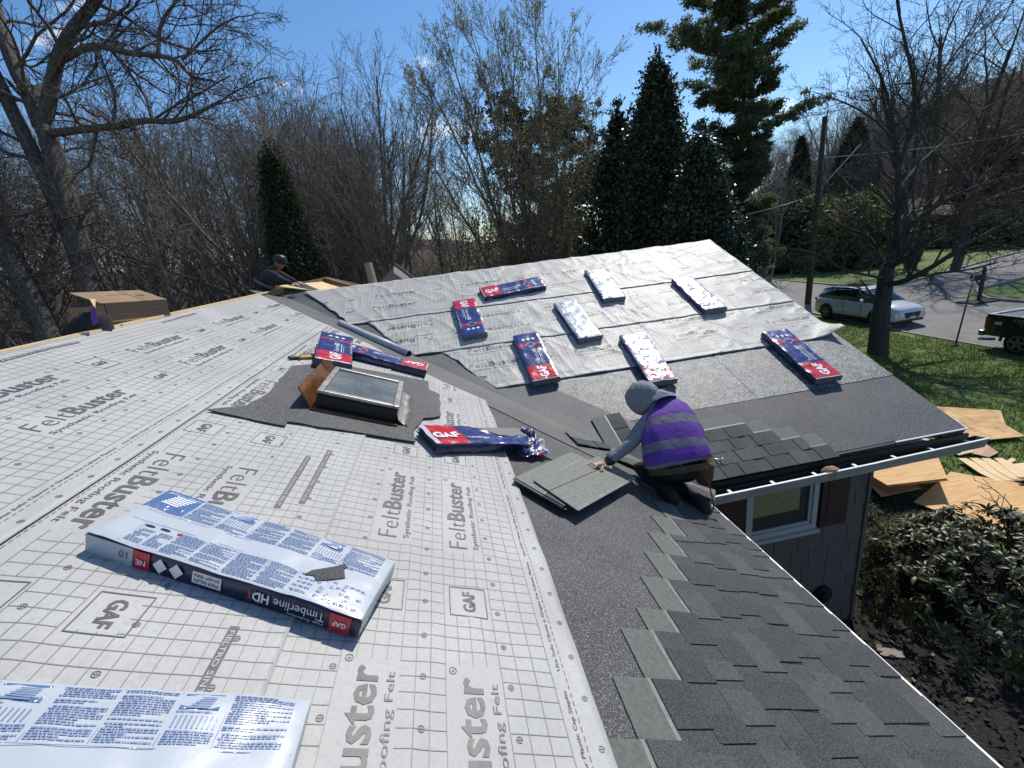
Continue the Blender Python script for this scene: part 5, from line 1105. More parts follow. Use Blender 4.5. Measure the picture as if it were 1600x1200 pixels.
def bare_proto(kind, seed):
    k = (kind, seed)
    if k in protos: return protos[k]
    r = random.Random(seed * 13 + 1); out = []
    if kind == 'tall': grow(out, r, (0, 0, -0.3), (r.gauss(0, .03), r.gauss(0, .03), 1), 13.5, 0.15, 0, 4, TALL)
    elif kind == 'slim': grow(out, r, (0, 0, -0.3), (r.gauss(0, .06), r.gauss(0, .06), 1), 13.5, 0.10, 0, 4, dict(TALL, kids=(13, 6, 4, 3), fall=(0.36, .5, .55, .6)))
    elif kind == 'fork':
        for q in range(3): grow(out, r, (r.gauss(0, .08), r.gauss(0, .08), -0.3), vnorm((r.gauss(0, .22), r.gauss(0, .22), 1)), 13, 0.13, 0, 3, dict(VASE, kids=(11, 6, 4)))
    elif kind == 'round':
        grow(out, r, (0, 0, -.3), (0.02, 0, 1), 5.0, 0.2, 9, 9, dict(VASE, seg=(5,)))
        for q in range(15):
            a = q * 2.4 + r.gauss(0, .2); el = r.uniform(.08, .95) * (1 if q else .05); zz = r.uniform(2.2, 4.6); grow(out, r, (0.02 * zz, 0, zz), vnorm((math.cos(a) * math.sin(el), math.sin(a) * math.sin(el), math.cos(el))), r.uniform(6.4, 8.2) * (1 - .18 * el), 0.085, 1, 4, dict(VASE, seg=(8, 8, 6, 5, 4), wob=.05, up=(.05, .06, .04, .03), kids=(9, 10, 6, 4), start=(.3, .3, .2, .2), ang=((18, 40), (18, 40), (20, 45), (25, 55)), fall=(.4, .4, .5, .55), rmin=.0055))
    top = float(np.percentile([p[2] for pl_, rr in out if rr[0] < .02 for p in pl_], 97)); sc = 12.0 / top; out = [([tuple(c_ * sc for c_ in p) for p in pl_], rr) for pl_, rr in out]
    # the main stem and the crown are two parts
    tr = tubes_mesh('trunk', [q for q in out if q[1][0] >= 0.055]); cr = tubes_mesh('crown', [q for q in out if q[1][0] < 0.055]); protos[k] = (tr, cr); return protos[k]
for me_k in (): pass
_mat_done = set()
def bare_tree(px, py, D, kind, seed, label, group=None, mt=None, name='bare_tree', rot=0.0, wide=1.0):
    (x, y, z), h = foot(px, py, D); tr, cr = bare_proto(kind, seed); mt = mt or m_bark2
    for q in (tr, cr):
        if q.name not in _mat_done: q.materials.append(mt); _mat_done.add(q.name)
    o = empty(name); s = h / 12.0; o.matrix_world = Matrix.Translation((x, y, z)) @ Matrix.Rotation(rot, 4, 'Z') @ Matrix.Diagonal((s * wide, s * wide, s, 1)); tag(o, label, 'tree', group)
    put('trunk', tr, None, o); put('crown', cr, None, o); return o
rnd = random.Random(77)
# the woods on the left, behind the ridge
GW = 'leafless trees of the woods'
def woodtop(px): return np.interp(px, [-400, 0, 120, 220, 330, 400, 470, 540, 600, 680, 800, 950], [120, 165, 190, 150, 165, 150, 170, 180, 190, 235, 275, 280])
for i in range(82):
    px = rnd.uniform(-330, 720); D = rnd.uniform(17, 46); py = woodtop(px) + rnd.uniform(0, 130) * rnd.random() + (D - 17) * 0.6
    bare_tree(px, py, D, ('tall', 'slim', 'fork', 'slim')[i % 4], i % 5, 'leafless brown tree among the dense woods behind the left ridge', GW, rot=rnd.uniform(0, 6.28), wide=rnd.uniform(0.8, 1.15))
# trees told apart by where they rise against the sky
bare_tree(545, 92, 24, 'round', 11, 'tall leafless tree with a broad rounded crown, left of the budding tree', None, rot=0.5, wide=0.95)
bare_tree(452, 128, 21, 'tall', 12, 'leafless tree with fine upright twigs rising right behind the small dark evergreen', None, rot=2.2)
bare_tree(330, 175, 19, 'round', 13, 'leafless tree with arching limbs left of the small dark evergreen', None, rot=1.0, wide=1.2)
# undergrowth: brush that reads as one mass
def brush(name, fn, n, seed, h=(1.5, 5.0), rad=0.012, mt=None, lean=0.45):
    rs = random.Random(seed); out = []
    for _ in range(n):
        x, y = fn(rs); z = ground_z(x, y); hh = rs.uniform(*h); p = (x, y, z - 0.1); d = vnorm((rs.gauss(0, lean), rs.gauss(0, lean), 1)); pts = [p]; rr = [rad]
        for q in range(4): d = vnorm((d[0] + rs.gauss(0, .22), d[1] + rs.gauss(0, .22), d[2] + rs.gauss(0, .14))); p = vadd(p, d, hh / 4); pts.append(p); rr.append(rad * (1 - 0.17 * (q + 1)))
        out.append((pts, rr))
        for q in range(3):
            i = rs.randrange(1, 4); dd = vnorm((rs.gauss(0, 1), rs.gauss(0, 1), rs.uniform(0, 1.2))); a = pts[i]; l = hh * rs.uniform(.2, .45); e1 = vadd(a, dd, l * .5); e2 = vadd(e1, vnorm((dd[0] + rs.gauss(0, .3), dd[1] + rs.gauss(0, .3), dd[2])), l * .5); out.append(([a, e1, e2], [rad * .6, rad * .5, rad * .35]))
    tag(put(name, tubes_mesh(name, out), mt or m_bark2), kind='stuff')
def polar(a0, a1, d0, d1):
    def f(rs):
        px = rs.uniform(a0, a1); D = d0 + (d1 - d0) * rs.random() ** 0.8; r = ray(px, 400); k = D / math.hypot(r[0], r[1]); return CAM[0] + r[0] * k, CAM[1] + r[1] * k
    return f
brush('brush_thicket', polar(-350, 700, 14, 44), 9000, 5, (1.2, 4.8), 0.010, None, 0.85)
brush('brush_thicket', polar(-420, 1200, 42, 74), 3200, 16, (4, 9.5), 0.02, None, 0.5)
brush('brush_thicket', polar(560, 1180, 22, 48), 3600, 6, (1.0, 3.8), 0.012, None, 0.8)
# ------------------------------------------------------------------ trees with a shape of their own
def limb_tree(label, base, limbs, depth, mt, seed, opts, thick=0.05, cat='tree', extra_up=0.0, lenf=1.0, name='bare_tree'):
    """limbs: list of (pixel polyline, r0, r1, number of side branches, their length); the limbs are built in space at their own depth"""
    r = random.Random(seed); out = []
    for pts, r0, r1, nk, kl in limbs:
        W = []
        for q in pts:
            d = depth + (q[2] if len(q) > 2 else 0.0); W.append(tuple(atd(q[0], q[1], d)))
        # smooth: midpoints
        P = [W[0]]
        for a, b_ in zip(W, W[1:]):
            for s in (0.34, 0.67, 1.0): P.append(tuple(a[c_] * (1 - s) + b_[c_] * s + (r.gauss(0, 0.012) if s < 1 else 0) for c_ in range(3)))
        for _ in range(2): P = [P[0]] + [tuple((P[i - 1][c_] + 2 * P[i][c_] + P[i + 1][c_]) / 4 for c_ in range(3)) for i in range(1, len(P) - 1)] + [P[-1]]
        n = len(P); R = [r0 + (r1 - r0) * i / (n - 1) for i in range(n)]; out.append((P, R))
        for q in range(nk):
            t_ = 0.15 + 0.85 * (q + r.random()) / nk; i = min(int(t_ * (n - 1)), n - 2); d = vnorm(vadd(P[i + 1], P[i], -1)); v = vnorm((r.gauss(0, 1), r.gauss(0, 1), r.gauss(0, 1) + extra_up)); dot = sum(v[c_] * d[c_] for c_ in range(3)); v = vnorm(vadd(v, d, -dot)); a = R_(r.uniform(30, 65))
            grow(out, r, P[i], vnorm(tuple(d[c_] * math.cos(a) + v[c_] * math.sin(a) for c_ in range(3))), kl * r.uniform(.6, 1.25), max(min(R[i] * 0.5, 0.05), 0.012), 1, 4 if kl > 2.6 else 3, opts)
        d = vnorm(vadd(P[-1], P[-2], -1)); grow(out, r, P[-1], d, kl * 0.8, max(r1 * 0.8, .012), 1, 3, opts)
    o = empty(name, base); tag(o, label, cat); inv = -Vector(base)
    for nm, L_ in (('trunk', [q for q in out if q[1][0] >= thick]), ('crown', [q for q in out if q[1][0] < thick])):
        me = tubes_mesh(nm, L_); me.transform(Matrix.Translation(inv)); put(nm, me, mt, o)
    return o, out
OAK = dict(seg=(8, 6, 6, 5, 3), wob=0.13, up=(0.02, 0.03, 0.03, 0.03), kids=(8, 6, 5, 4), start=(0.2, 0.2, 0.2, 0.15), ang=((25, 60), (28, 62), (30, 65), (30, 65)), fall=(0.5, 0.52, 0.55, 0.55), rmin=0.0055, rk=(0.45, 0.65), taper=0.4)
b0 = tuple(atd(165, 570, 12)); b0 = (b0[0], b0[1], ground_z(b0[0], b0[1]))
limb_tree('big twin trunked oak with crooked bare limbs, leaning at the left edge', b0, [
    ([(185, 640), (155, 520), (118, 365), (100, 308), (77, 217), (66, 196)], 0.33, 0.20, 3, 1.6),
    ([(132, 440, .3), (118, 395, .2), (87, 315), (45, 224), (17, 168), (-12, 110, -.3), (-50, 40, -.5)], 0.20, 0.15, 7, 2.4),
    ([(64, 197), (45, 150), (14, 88), (-8, 10, .3), (-30, -60, .6)], 0.19, 0.13, 8, 2.6),
    ([(66, 200), (75, 165), (87, 95), (115, 42, -.2), (150, 7, -.4), (172, -40, -.6)], 0.19, 0.11, 7, 2.8),
    ([(66, 210), (133, 201, -.4), (196, 196, -.8), (224, 186, -1), (266, 192, -1.2), (304, 180, -1.4), (345, 158, -1.6)], 0.105, 0.035, 13, 1.9),
    ([(238, 188, -1.05), (230, 155, -1), (217, 136, -.9), (203, 115, -.9), (177, 84, -.8)], 0.045, 0.022, 7, 1.3),
    ([(90, 98), (130, 75, -.5), (157, 70, -.7), (196, 82, -1), (245, 86, -1.2), (280, 94, -1.4), (297, 122, -1.5), (332, 126, -1.6)], 0.10, 0.025, 13, 1.8),
    ([(247, 84, -1.2), (248, 45, -1.2), (265, 12, -1.3), (300, -20, -1.4)], 0.05, 0.025, 8, 1.7),
    ([(284, 94, -1.4), (310, 70, -1.4), (340, 40, -1.5), (372, 26, -1.6)], 0.035, 0.018, 9, 1.3),
    ([(112, 46, -.2), (140, 37, -.6), (166, 36, -1), (200, 8, -1.2)], 0.07, 0.03, 7, 1.9),
    ([(86, 153), (110, 145, .4), (128, 132, .8), (170, 118, 1)], 0.05, 0.02, 6, 1.5),
    ([(14, 88), (40, 103, .4), (56, 105, .7), (82, 82, .9)], 0.05, 0.02, 6, 1.4),
    ([(90, 240), (120, 228, .6), (165, 240, 1.0), (200, 250, 1.2)], 0.035, 0.015, 6, 1.3),
    ([(100, 300), (60, 330, -.5), (10, 340, -.8), (-40, 330, -1)], 0.05, 0.02, 7, 1.6)], 12.0, m_bark, 5, OAK)
b0 = tuple(atd(95, 590, 11.3)); b0 = (b0[0], b0[1], ground_z(b0[0], b0[1]))
limb_tree('thick grey trunk leaning out of the frame low at the left edge', b0, [([(118, 640), (78, 525), (40, 445), (2, 372), (-50, 280), (-80, 200)], 0.27, 0.18, 6, 2.2), ([(35, 440), (70, 420, -.5), (110, 395, -.8), (160, 385, -1)], 0.04, 0.018, 6, 1.4)], 11.3, m_bark, 8, OAK)
# budding tree in the middle: many stems from one foot
def budding():
    (x, y, z), h = foot(803, 25, 19); r = random.Random(3); out = []
    fan = [(690, 28, 19), (735, 45, 18.4), (660, 110, 18.0), (835, 22, 19), (800, 60, 19.6), (872, 60, 18.5), (905, 120, 18.8), (930, 190, 19.5), (640, 200, 19.8), (770, 35, 20)]
    base = Vector((x, y, z))
    for (px, py, D) in fan:
        t_ = Vector(top_at(px, py, D)); st = base + Vector((r.gauss(0, .12), r.gauss(0, .12), 0)); ctrl = base.lerp(t_, 0.45) + Vector((r.gauss(0, .5), r.gauss(0, .4), 1.0)); P = []; n = 14
        for i in range(n + 1): s = i / n; p = st * (1 - s) ** 2 + ctrl * 2 * s * (1 - s) + t_ * s * s; P.append((p.x + r.gauss(0, .03), p.y + r.gauss(0, .03), p.z))
        R = [0.095 * (1 - s / n) + 0.012 for s in range(n + 1)]; out.append((P, R))
        for q in range(28):
            f = 0.14 + 0.86 * (q + r.random()) / 28; i = min(int(f * n), n - 1); d = vnorm(vadd(P[i + 1], P[i], -1)); v = vnorm((r.gauss(0, 1), r.gauss(0, 1), r.gauss(0, .6))); a = R_(r.uniform(22, 42)); grow(out, r, P[i], vnorm(tuple(d[c_] * math.cos(a) + v[c_] * math.sin(a) for c_ in range(3))), r.uniform(1.5, 3.6) * (1.2 - .65 * f), max(R[i] * .42, .012), 1, 3, dict(VASE, up=(.05, .09, .08, .06), kids=(10, 8, 5), wob=.075, rmin=.006))
    o = empty('budding_tree', base); tag(o, 'multi stemmed tree fanning up in the middle, covered in tiny yellow green buds', 'tree')
    for nm, L_ in (('trunk', [q for q in out if q[1][0] >= 0.06]), ('crown', [q for q in out if q[1][0] < 0.06])):
        me = tubes_mesh(nm, L_); me.transform(Matrix.Translation(-base)); put(nm, me, m_bark2, o)
    rs = np.random.RandomState(4); tips = np.array([p for pl_, rr in out if rr[0] < 0.02 for p in pl_[1:]]); tips = tips[rs.rand(len(tips)) < 0.42]; C_ = tips + rs.normal(0, .035, tips.shape) - np.array(base)
    V, F = leaf_cloud(C_, 0.045, rs, 1.6); put('buds', np_mesh('buds', V, F), m_bud, o)
budding()
# evergreens
def evergreen(name, label, px, py, D, kind, width, mt, seed, n=26000, size=0.11, shape='cone', base_w=None):
    (x, y, z), h = foot(px, py, D); rs = np.random.RandomState(seed); r = random.Random(seed); o = empty(name, (x, y, z)); tag(o, label, 'tree')
    tr = [([(0, 0, -.3), (r.gauss(0, .1), r.gauss(0, .1), h * .5), (r.gauss(0, .12), r.gauss(0, .12), h * .97)], [0.03 * h * .5, .018 * h * .5, .01])]; C_ = []
    if shape == 'pine':
        nl = int(h * 6)
        for k in range(nl):
            t_ = 0.12 + 0.88 * (k + r.random()) / nl; zz = t_ * h; a = r.uniform(0, 6.283); L_ = width * (0.62 + 0.55 * math.exp(-((t_ - .82) / .2) ** 2)) * (1 if t_ < .9 else max(.15, (1.02 - t_) / .12)) * r.uniform(0.45, 1.3) * (0.75 + .5 * math.sin(k * .7) ** 2); dz = 0.2 * L_; P = [(0, 0, zz)]
            for q in range(1, 5): s = q / 4; P.append((math.cos(a + .1 * q * r.gauss(0, 1)) * L_ * s, math.sin(a) * L_ * s, zz + dz * s * s * 2 - 0.1 * L_ * s))
            tr.append((P, [.05, .04, .03, .02, .01]))
            m_ = int(8 + L_ * 9)
            for q in range(m_):
                s = r.uniform(0.3, 1.05); i = min(int(s * 4), 3); f = min(s * 4 - i, 1); c_ = np.array(P[i]) * (1 - f) + np.array(P[i + 1]) * f + rs.normal(0, .2, 3) * np.array([1, 1, .45]) * (0.5 + L_ * .25); C_.append(c_ + rs.normal(0, 0.125, (max(6, n // (nl * m_)), 3)) * np.array([1, 1, .6]))
        C_ = np.concatenate(C_)
    else:
        bw = base_w or width; m_ = n // 40
        for k in range(m_):
            t_ = rs.rand() ** 0.85; zz = (0.02 + 0.98 * t_) * h; prof = (1 - t_) ** 0.8 if shape == 'cone' else (1 - t_ ** 2.6) ** 0.8 * (0.72 + .28 * math.sin(t_ * 3.1 + .3)); a = rs.rand() * 6.283; lob = 0.62 + 0.75 * float(vnoise(a * 1.6 + seed, t_ * 6)) + 0.14 * rs.randn(); R0 = bw * max(prof, 0.03) * lob * (rs.rand() ** 0.25)
            C_.append(np.array([math.cos(a) * R0, math.sin(a) * R0, zz]) + rs.normal(0, 1, (40, 3)) * np.array([.15, .15, .26]) * (0.5 + 0.5 * min(1, bw / 1.2)))
            if rs.rand() < 0.06: tr.append(([(0, 0, zz - .15 * R0), (math.cos(a) * R0 * .9, math.sin(a) * R0 * .9, zz)], [.03, .01]))
        # leaders that stand out of the top
        for k in range(26):
            a = rs.rand() * 6.283; t_ = rs.uniform(.52, 1.0); R0 = bw * .95 * (1 - t_) ** .8; z0 = t_ * h - .1; q = np.linspace(0, 1, 110)[:, None]; C_.append(np.array([[math.cos(a) * R0, math.sin(a) * R0, z0 - .8]]) + q * np.array([[rs.normal(0, .12), rs.normal(0, .12), rs.uniform(1.3, 2.5)]]) * (h / 12) + rs.normal(0, .065, (110, 3)) * (1.25 - q))
        C_ = np.concatenate(C_)
    C_ = C_[C_[:, 2] > 0.05]
    put('trunk', tubes_mesh('trunk', tr), m_bark3, o); V, F = leaf_cloud(C_, size, rs, 2.6 if shape == 'pine' else 1.7); put('crown', np_mesh('crown', V, F), mt, o); return o
evergreen('dark_evergreen', 'small dark pointed evergreen in the leafless woods on the left', 426, 262, 15.5, '', 1.25, m_dkgreen, 3, 60000, 0.055)
evergreen('pine_tree', 'dim pine standing directly behind the budding tree', 862, 178, 29, '', 3.4, m_dkgreen, 4, 60000, 0.10, 'pine')
evergreen('holly_tree', 'tall dense dark holly with spiky leaders just left of the white pine', 1026, 122, 17, '', 2.7, m_holly, 5, 120000, 0.062, 'cone')
evergreen('holly_bush', 'broad glossy holly spreading behind the peak of the far gable', 1096, 235, 15, '', 2.3, m_holly, 6, 70000, 0.06, 'cone')
evergreen('holly_bush', 'lower dark holly at the left foot of the tall holly', 968, 200, 18, '', 1.7, m_holly, 12, 22000, 0.10, 'col')
evergreen('white_pine', 'tall airy white pine reaching past the top of the frame', 1172, -70, 26, '', 2.35, m_needle, 7, 200000, 0.062, 'pine')
evergreen('conifer_tree', 'dark spruce on the hillside behind the utility pole', 1340, 190, 80, '', 4.2, m_dkgreen, 8, 40000, 0.22)
evergreen('conifer_tree', 'short dark conifer left of the utility pole on the hillside', 1252, 222, 66, '', 2.6, m_dkgreen, 9, 30000, 0.2)
def shrub(label, px, py, D, w_, mt, seed, n=14000, size=0.09, group=None, hs=1.0):
    (x, y, z), h = foot(px, py, D); rs = np.random.RandomState(seed); o = empty('shrub', (x, y, z)); tag(o, label, 'shrub', group); h = max(h, .5)
    m_ = n // 30; t_ = rs.normal(size=(m_, 3)); t_ /= np.linalg.norm(t_, axis=1)[:, None]; t_[:, 2] = np.abs(t_[:, 2]); lob = 0.75 + .5 * vnoise(t_[:, 0] * 2.5 + seed, t_[:, 1] * 2.5 + t_[:, 2] * 2); C0 = t_ * np.array([w_, w_, h]) * (lob * rs.rand(m_) ** .3)[:, None]
    C_ = (C0[:, None, :] + rs.normal(0, .14 * w_ ** .5, (m_, 30, 3))).reshape(-1, 3); C_ = C_[C_[:, 2] > 0]
    st = [([(0, 0, -.2), tuple(C0[i] * .5), tuple(C0[i] * .95)], [.035, .02, .008]) for i in range(0, min(m_, 60))]
    put('stems', tubes_mesh('stems', st), m_bark3, o); V, F = leaf_cloud(C_, size, rs, 1.7); put('foliage', np_mesh('foliage', V, F), mt, o)
shrub('olive green shrub behind the silver car, left of the bare tree', 1300, 308, 50, 4.6, m_olive, 3, 26000, 0.19)
shrub('rounded olive shrub right behind the bare tree beside the far house', 1347, 303, 54, 4.4, m_olive, 4, 22000, 0.19)
shrub('dark bushy shrub at the foot of the white pine', 1222, 305, 50, 4.6, m_dkgreen, 5, 22000, 0.19)
shrub('low dark shrub on the far lawn edge, right of the bare tree', 1480, 345, 66, 4.0, m_dkgreen, 6, 12000, 0.16)
shrub('dark shrub at the far right edge above the driveway', 1592, 330, 62, 5.0, m_dkgreen, 7, 14000, 0.16)
shrub('yellow green shrub below the budding tree', 770, 345, 22, 2.6, m_olive, 8, 9000, 0.08)
shrub('reddish leafed small tree on the right hillside', 1590, 175, 75, 5.5, m_redbud, 9, 14000, 0.3)
shrub('olive leafed young tree filling in behind the budding tree on its right', 925, 255, 30, 3.8, m_olive, 11, 12000, 0.13)
# the bare tree in front of the parked car
b0 = ong(1373, 552); bd = Vector(b0) - Vector(CAM); DT = float(np.dot(CR[2], np.array(bd)))
limb_tree('bare tree with low spreading limbs in front of the silver car', tuple(b0), [
    ([(1371, 562), (1373, 535), (1375, 505), (1380, 465), (1385, 430), (1388, 415)], 0.32, 0.20, 2, 1.2),
    ([(1388, 416), (1402, 385), (1403, 330), (1404, 260), (1400, 215), (1392, 170), (1378, 120), (1345, 60)], 0.13, 0.025, 15, 2.0),
    ([(1404, 262), (1422, 210, -.4), (1434, 150, -.6), (1420, 90, -.8), (1405, 30, -1), (1398, -30, -1)], 0.085, 0.03, 12, 2.0),
    ([(1434, 160, -.6), (1465, 120, -.4), (1510, 60, -.2), (1545, 0)], 0.06, 0.02, 10, 2.0),
    ([(1392, 400), (1420, 350, -.6), (1450, 330, -.9), (1500, 300, -1.2), (1560, 280, -1.4), (1610, 268, -1.6)], 0.09, 0.03, 16, 1.7),
    ([(1390, 418), (1410, 405, -.8), (1450, 380, -1.6), (1490, 335, -2), (1560, 320, -2.4)], 0.08, 0.025, 12, 1.5),
    ([(1385, 445), (1415, 440, -1.0), (1460, 415, -1.8), (1490, 395, -2.3), (1520, 375, -2.6), (1580, 345, -3)], 0.10, 0.035, 14, 1.5),
    ([(1388, 420), (1370, 390, .4), (1362, 370, .6), (1330, 360, .8), (1290, 340, 1), (1250, 300, 1.2)], 0.08, 0.025, 14, 1.6),
    ([(1384, 436), (1360, 430, -.5), (1320, 425, -.8), (1280, 395, -1), (1245, 390, -1.2)], 0.05, 0.02, 12, 1.3),
    ([(1402, 330), (1370, 300, .5), (1340, 280, .9), (1310, 275, 1.2)], 0.06, 0.02, 10, 1.7),
    ([(1402, 300), (1440, 250, .6), (1480, 220, 1), (1530, 170, 1.3), (1580, 150, 1.6)], 0.07, 0.02, 13, 1.9),
    ([(1400, 220), (1360, 180, .4), (1320, 160, .8), (1290, 150, 1.0)], 0.05, 0.018, 11, 1.6)], DT, m_bark3, 21, OAK, extra_up=0.4)
# oaks at the far right and woods on the hill
b0 = foot(1505, 0, 44)[0]
bare_tree(1490, -15, 46, 'fork', 14, 'big dark leafless oak on the right hillside, its crown at the top edge', None, m_bark3, rot=1.0, wide=1.35)
bare_tree(1570, -30, 43, 'tall', 15, 'tall dark leafless oak at the top right corner', None, m_bark3, rot=2.0, wide=1.5)
bare_tree(1215, 225, 40, 'fork', 16, 'leafless tree between the white pine and the utility pole', None, rot=0.3)
GH = 'leafless trees covering the hill'
for i in range(70):
    px = rnd.uniform(1190, 1790); D = rnd.uniform(72, 150); r_ = ray(px, 250); k = D / math.hypot(r_[0], r_[1]); x, y = CAM[0] + r_[0] * k, CAM[1] + r_[1] * k
    if y < -10: continue
    tr, cr = bare_proto(('tall', 'fork', 'slim')[i % 3], i % 5)
    for q in (tr, cr):
        if q.name not in _mat_done: q.materials.append(m_bark2); _mat_done.add(q.name)
    s = rnd.uniform(0.8, 1.25); o = empty('bare_tree'); o.matrix_world = Matrix.Translation((x, y, ground_z(x, y) - 0.2)) @ Matrix.Rotation(rnd.uniform(0, 6.28), 4, 'Z') @ Matrix.Diagonal((s * 1.15, s * 1.15, s, 1)); tag(o, 'leafless brown tree on the wooded hill beyond the street', 'tree', GH); put('trunk', tr, None, o); put('crown', cr, None, o)
brush('brush_thicket', polar(1180, 1760, 70, 150), 5200, 9, (2.5, 8), 0.03)
brush('brush_thicket', polar(1150, 1400, 58, 76), 900, 10, (2, 7), 0.024)

# rhododendron by the wall
def rhodo():
    base = Vector((4.25, 0.22, GZ)); r = random.Random(4); rs = np.random.RandomState(4); o = empty('rhododendron', base); tag(o, 'large glossy leaved rhododendron beside the wall in front of the plywood heap', 'shrub')
    ax, ay, h = 1.75, 1.25, 1.02; out = []; tips = []
    for k in range(26):
        a = r.uniform(0, 6.283); el = r.uniform(.35, 1.2); d = vnorm((math.cos(a) * math.cos(el) * ax, math.sin(a) * math.cos(el) * ay, math.sin(el) * h)); L0 = len(out)
        grow(out, r, (r.gauss(0, .15), r.gauss(0, .15), 0), d, r.uniform(.9, 1.35), 0.03, 0, 2, dict(seg=(6, 4, 3), wob=.16, up=(.03, .05), kids=(6, 4), start=(.35, .3), ang=((25, 60), (25, 60)), fall=(.45, .5), rmin=.004, rk=(.5, .65)))
    put('stems', tubes_mesh('stems', out), m_bark3, o)
    T_ = []
    for k in range(400):
        a = rs.rand() * 6.283; el = math.asin(rs.rand() ** .85 * 1.0); q = 0.86 + .22 * float(vnoise(a * 1.9, el * 3)) - .10 * rs.rand(); hole = float(vnoise(a * 2.3 + 4, el * 4 + 2))
        if hole < 0.22: continue
        T_.append(((math.cos(a) * math.cos(el) * ax * q, math.sin(a) * math.cos(el) * ay * q, 0.12 + math.sin(el) * h * q), (math.cos(a) * math.cos(el), math.sin(a) * math.cos(el), math.sin(el) + .35)))
    for pl_, rr in out:
        if rr[0] < .012 and r.random() < .55 and pl_[-1][2] < .95 * h and abs(pl_[-1][0]) < ax and abs(pl_[-1][1]) < ay: T_.append((pl_[-1], vadd(pl_[-1], pl_[-2], -1)))
    # one long leaf, folded along its rib
    def leaf_mesh():
        b = MB(); L_, w_ = 0.135, 0.044; xs = [0, .25, .55, .85, 1.0]; ws = [.12, .8, 1.0, .55, .05]; zs = [0, .012, .012, -.004, -.02]
        for x, wq, zq in zip(xs, ws, zs): b.v += [(x * L_, -wq * w_ / 2, zq + .006), (x * L_, 0, zq), (x * L_, wq * w_ / 2, zq + .006)]
        for i in range(4): b.f += [(3 * i, 3 * i + 3, 3 * i + 4, 3 * i + 1), (3 * i + 1, 3 * i + 4, 3 * i + 5, 3 * i + 2)]; b.m += [0, 0]
        me = b.mesh('leaf', True); me.materials.append(m_rhodo); return me
    lm = leaf_mesh(); LV = np.array([tuple(v.co) for v in lm.vertices]); LF = np.array([tuple(p.vertices) for p in lm.polygons]); mats_ = []
    for (p, d) in T_:
        d = vnorm(d); n = r.randint(6, 9); a0 = r.random() * 6.28; D_ = Vector(d); X = D_.orthogonal().normalized(); Y = D_.cross(X)
        for q in range(n):
            a = a0 + q * 6.283 / n + r.gauss(0, .15); out_ = (X * math.cos(a) + Y * math.sin(a)); el = r.uniform(-.35, .55); x = (out_ * math.cos(el) + D_ * math.sin(el)).normalized(); z = (D_ - x * D_.dot(x)).normalized(); y = z.cross(x); s = r.uniform(.6, 1.1)
            mats_.append(Matrix(((x.x * s, y.x * s, z.x * s, p[0]), (x.y * s, y.y * s, z.y * s, p[1]), (x.z * s, y.z * s, z.z * s, p[2]), (0, 0, 0, 1))))
    cam_l = Vector(CAM) - base; order = sorted(range(len(mats_)), key=lambda i: (mats_[i].translation - cam_l).length - 0.9 * max(0, mats_[i].translation.z)); near = set(order[:290])
    Vs, Fs, n = [], [], 0
    for i, M in enumerate(mats_):
        if i in near: put('leaf', lm, None, o, M)
        else: A_ = np.array(M); Vs.append(LV @ A_[:3, :3].T + A_[:3, 3]); Fs.append(LF + n); n += len(LV)
    q = put('leaves', np_mesh('leaves', np.concatenate(Vs), np.concatenate(Fs), True), m_rhodo, o); q['kind'] = 'stuff'
rhodo()

# ------------------------------------------------------------------ plywood torn off the roof, on the lawn
GP = 'plywood offcuts thrown on the lawn'
def ply(label, poly, z0, mt, tilt=(0, 0), th=0.018, layers=1):
    cx = sum(p[0] for p in poly) / len(poly); cy = sum(p[1] for p in poly) / len(poly); o = empty('plywood_sheet', (cx, cy, GZ + z0)); tag(o, label, 'plywood', GP); r = random.Random(len(label))
    for k in range(layers):
        b = MB(); q = [(p[0] - cx + r.gauss(0, .012 if k < layers - 1 else 0), p[1] - cy + r.gauss(0, .012 if k < layers - 1 else 0)) for p in poly]; n = len(q); zt = lambda p: p[0] * tilt[0] + p[1] * tilt[1] + k * (th + .004)
        vs = [Vector((p[0], p[1], zt(p) + th)) for p in q] + [Vector((p[0], p[1], zt(p))) for p in q]; a = sum(q[i][0] * q[(i + 1) % n][1] - q[(i + 1) % n][0] * q[i][1] for i in range(n)); 
        if a < 0: vs = vs[:n][::-1] + vs[n:][::-1]
        b.add(vs, [tuple(range(n)), tuple(range(2 * n - 1, n - 1, -1))] + [(i, n + i, n + (i + 1) % n, (i + 1) % n) for i in range(n)]); b.obj('sheet', mt, o)
    return o
ply('big orange plywood sheet beyond the end of the gutter, crossed by a branch shadow', [(9.17, 5.03), (10.1, 4.29), (9.46, 3.75), (9.23, 3.26), (8.09, 3.48), (7.99, 4.05)], 0.10, m_ply, (0.02, 0.03))
ply('wide plywood sheet raised on the heap just below the gutter', [(5.0, 2.95), (6.67, 2.95), (5.88, 2.12), (4.91, 2.28)], 0.36, m_ply, (0.02, -0.02), layers=2)
ply('plywood sheet partly under the raised sheet on its left', [(5.23, 3.25), (5.9, 3.25), (5.61, 2.29), (4.84, 2.29)], 0.18, m_ply_pink, (0.0, 0.02))
ply('long bright plywood sheet stretching along behind the rhododendron', [(6.74, 2.68), (7.48, 1.84), (7.29, 0.35), (5.61, 0.85), (5.31, 2.13)], 0.06, m_ply, (0.0, 0.0))
ply('small pinkish plywood offcut lying on the grass near the gutter end', [(8.14, 3.43), (8.39, 3.39), (8.18, 2.96), (7.87, 2.89), (7.76, 3.13)], 0.05, m_ply_pink, (0.03, 0))
ply('little pale offcut between the gutter end and the pinkish piece', [(7.63, 3.42), (8.03, 3.36), (7.83, 3.12), (7.48, 3.12)], 0.06, m_ply_pale, (0.02, 0.02))
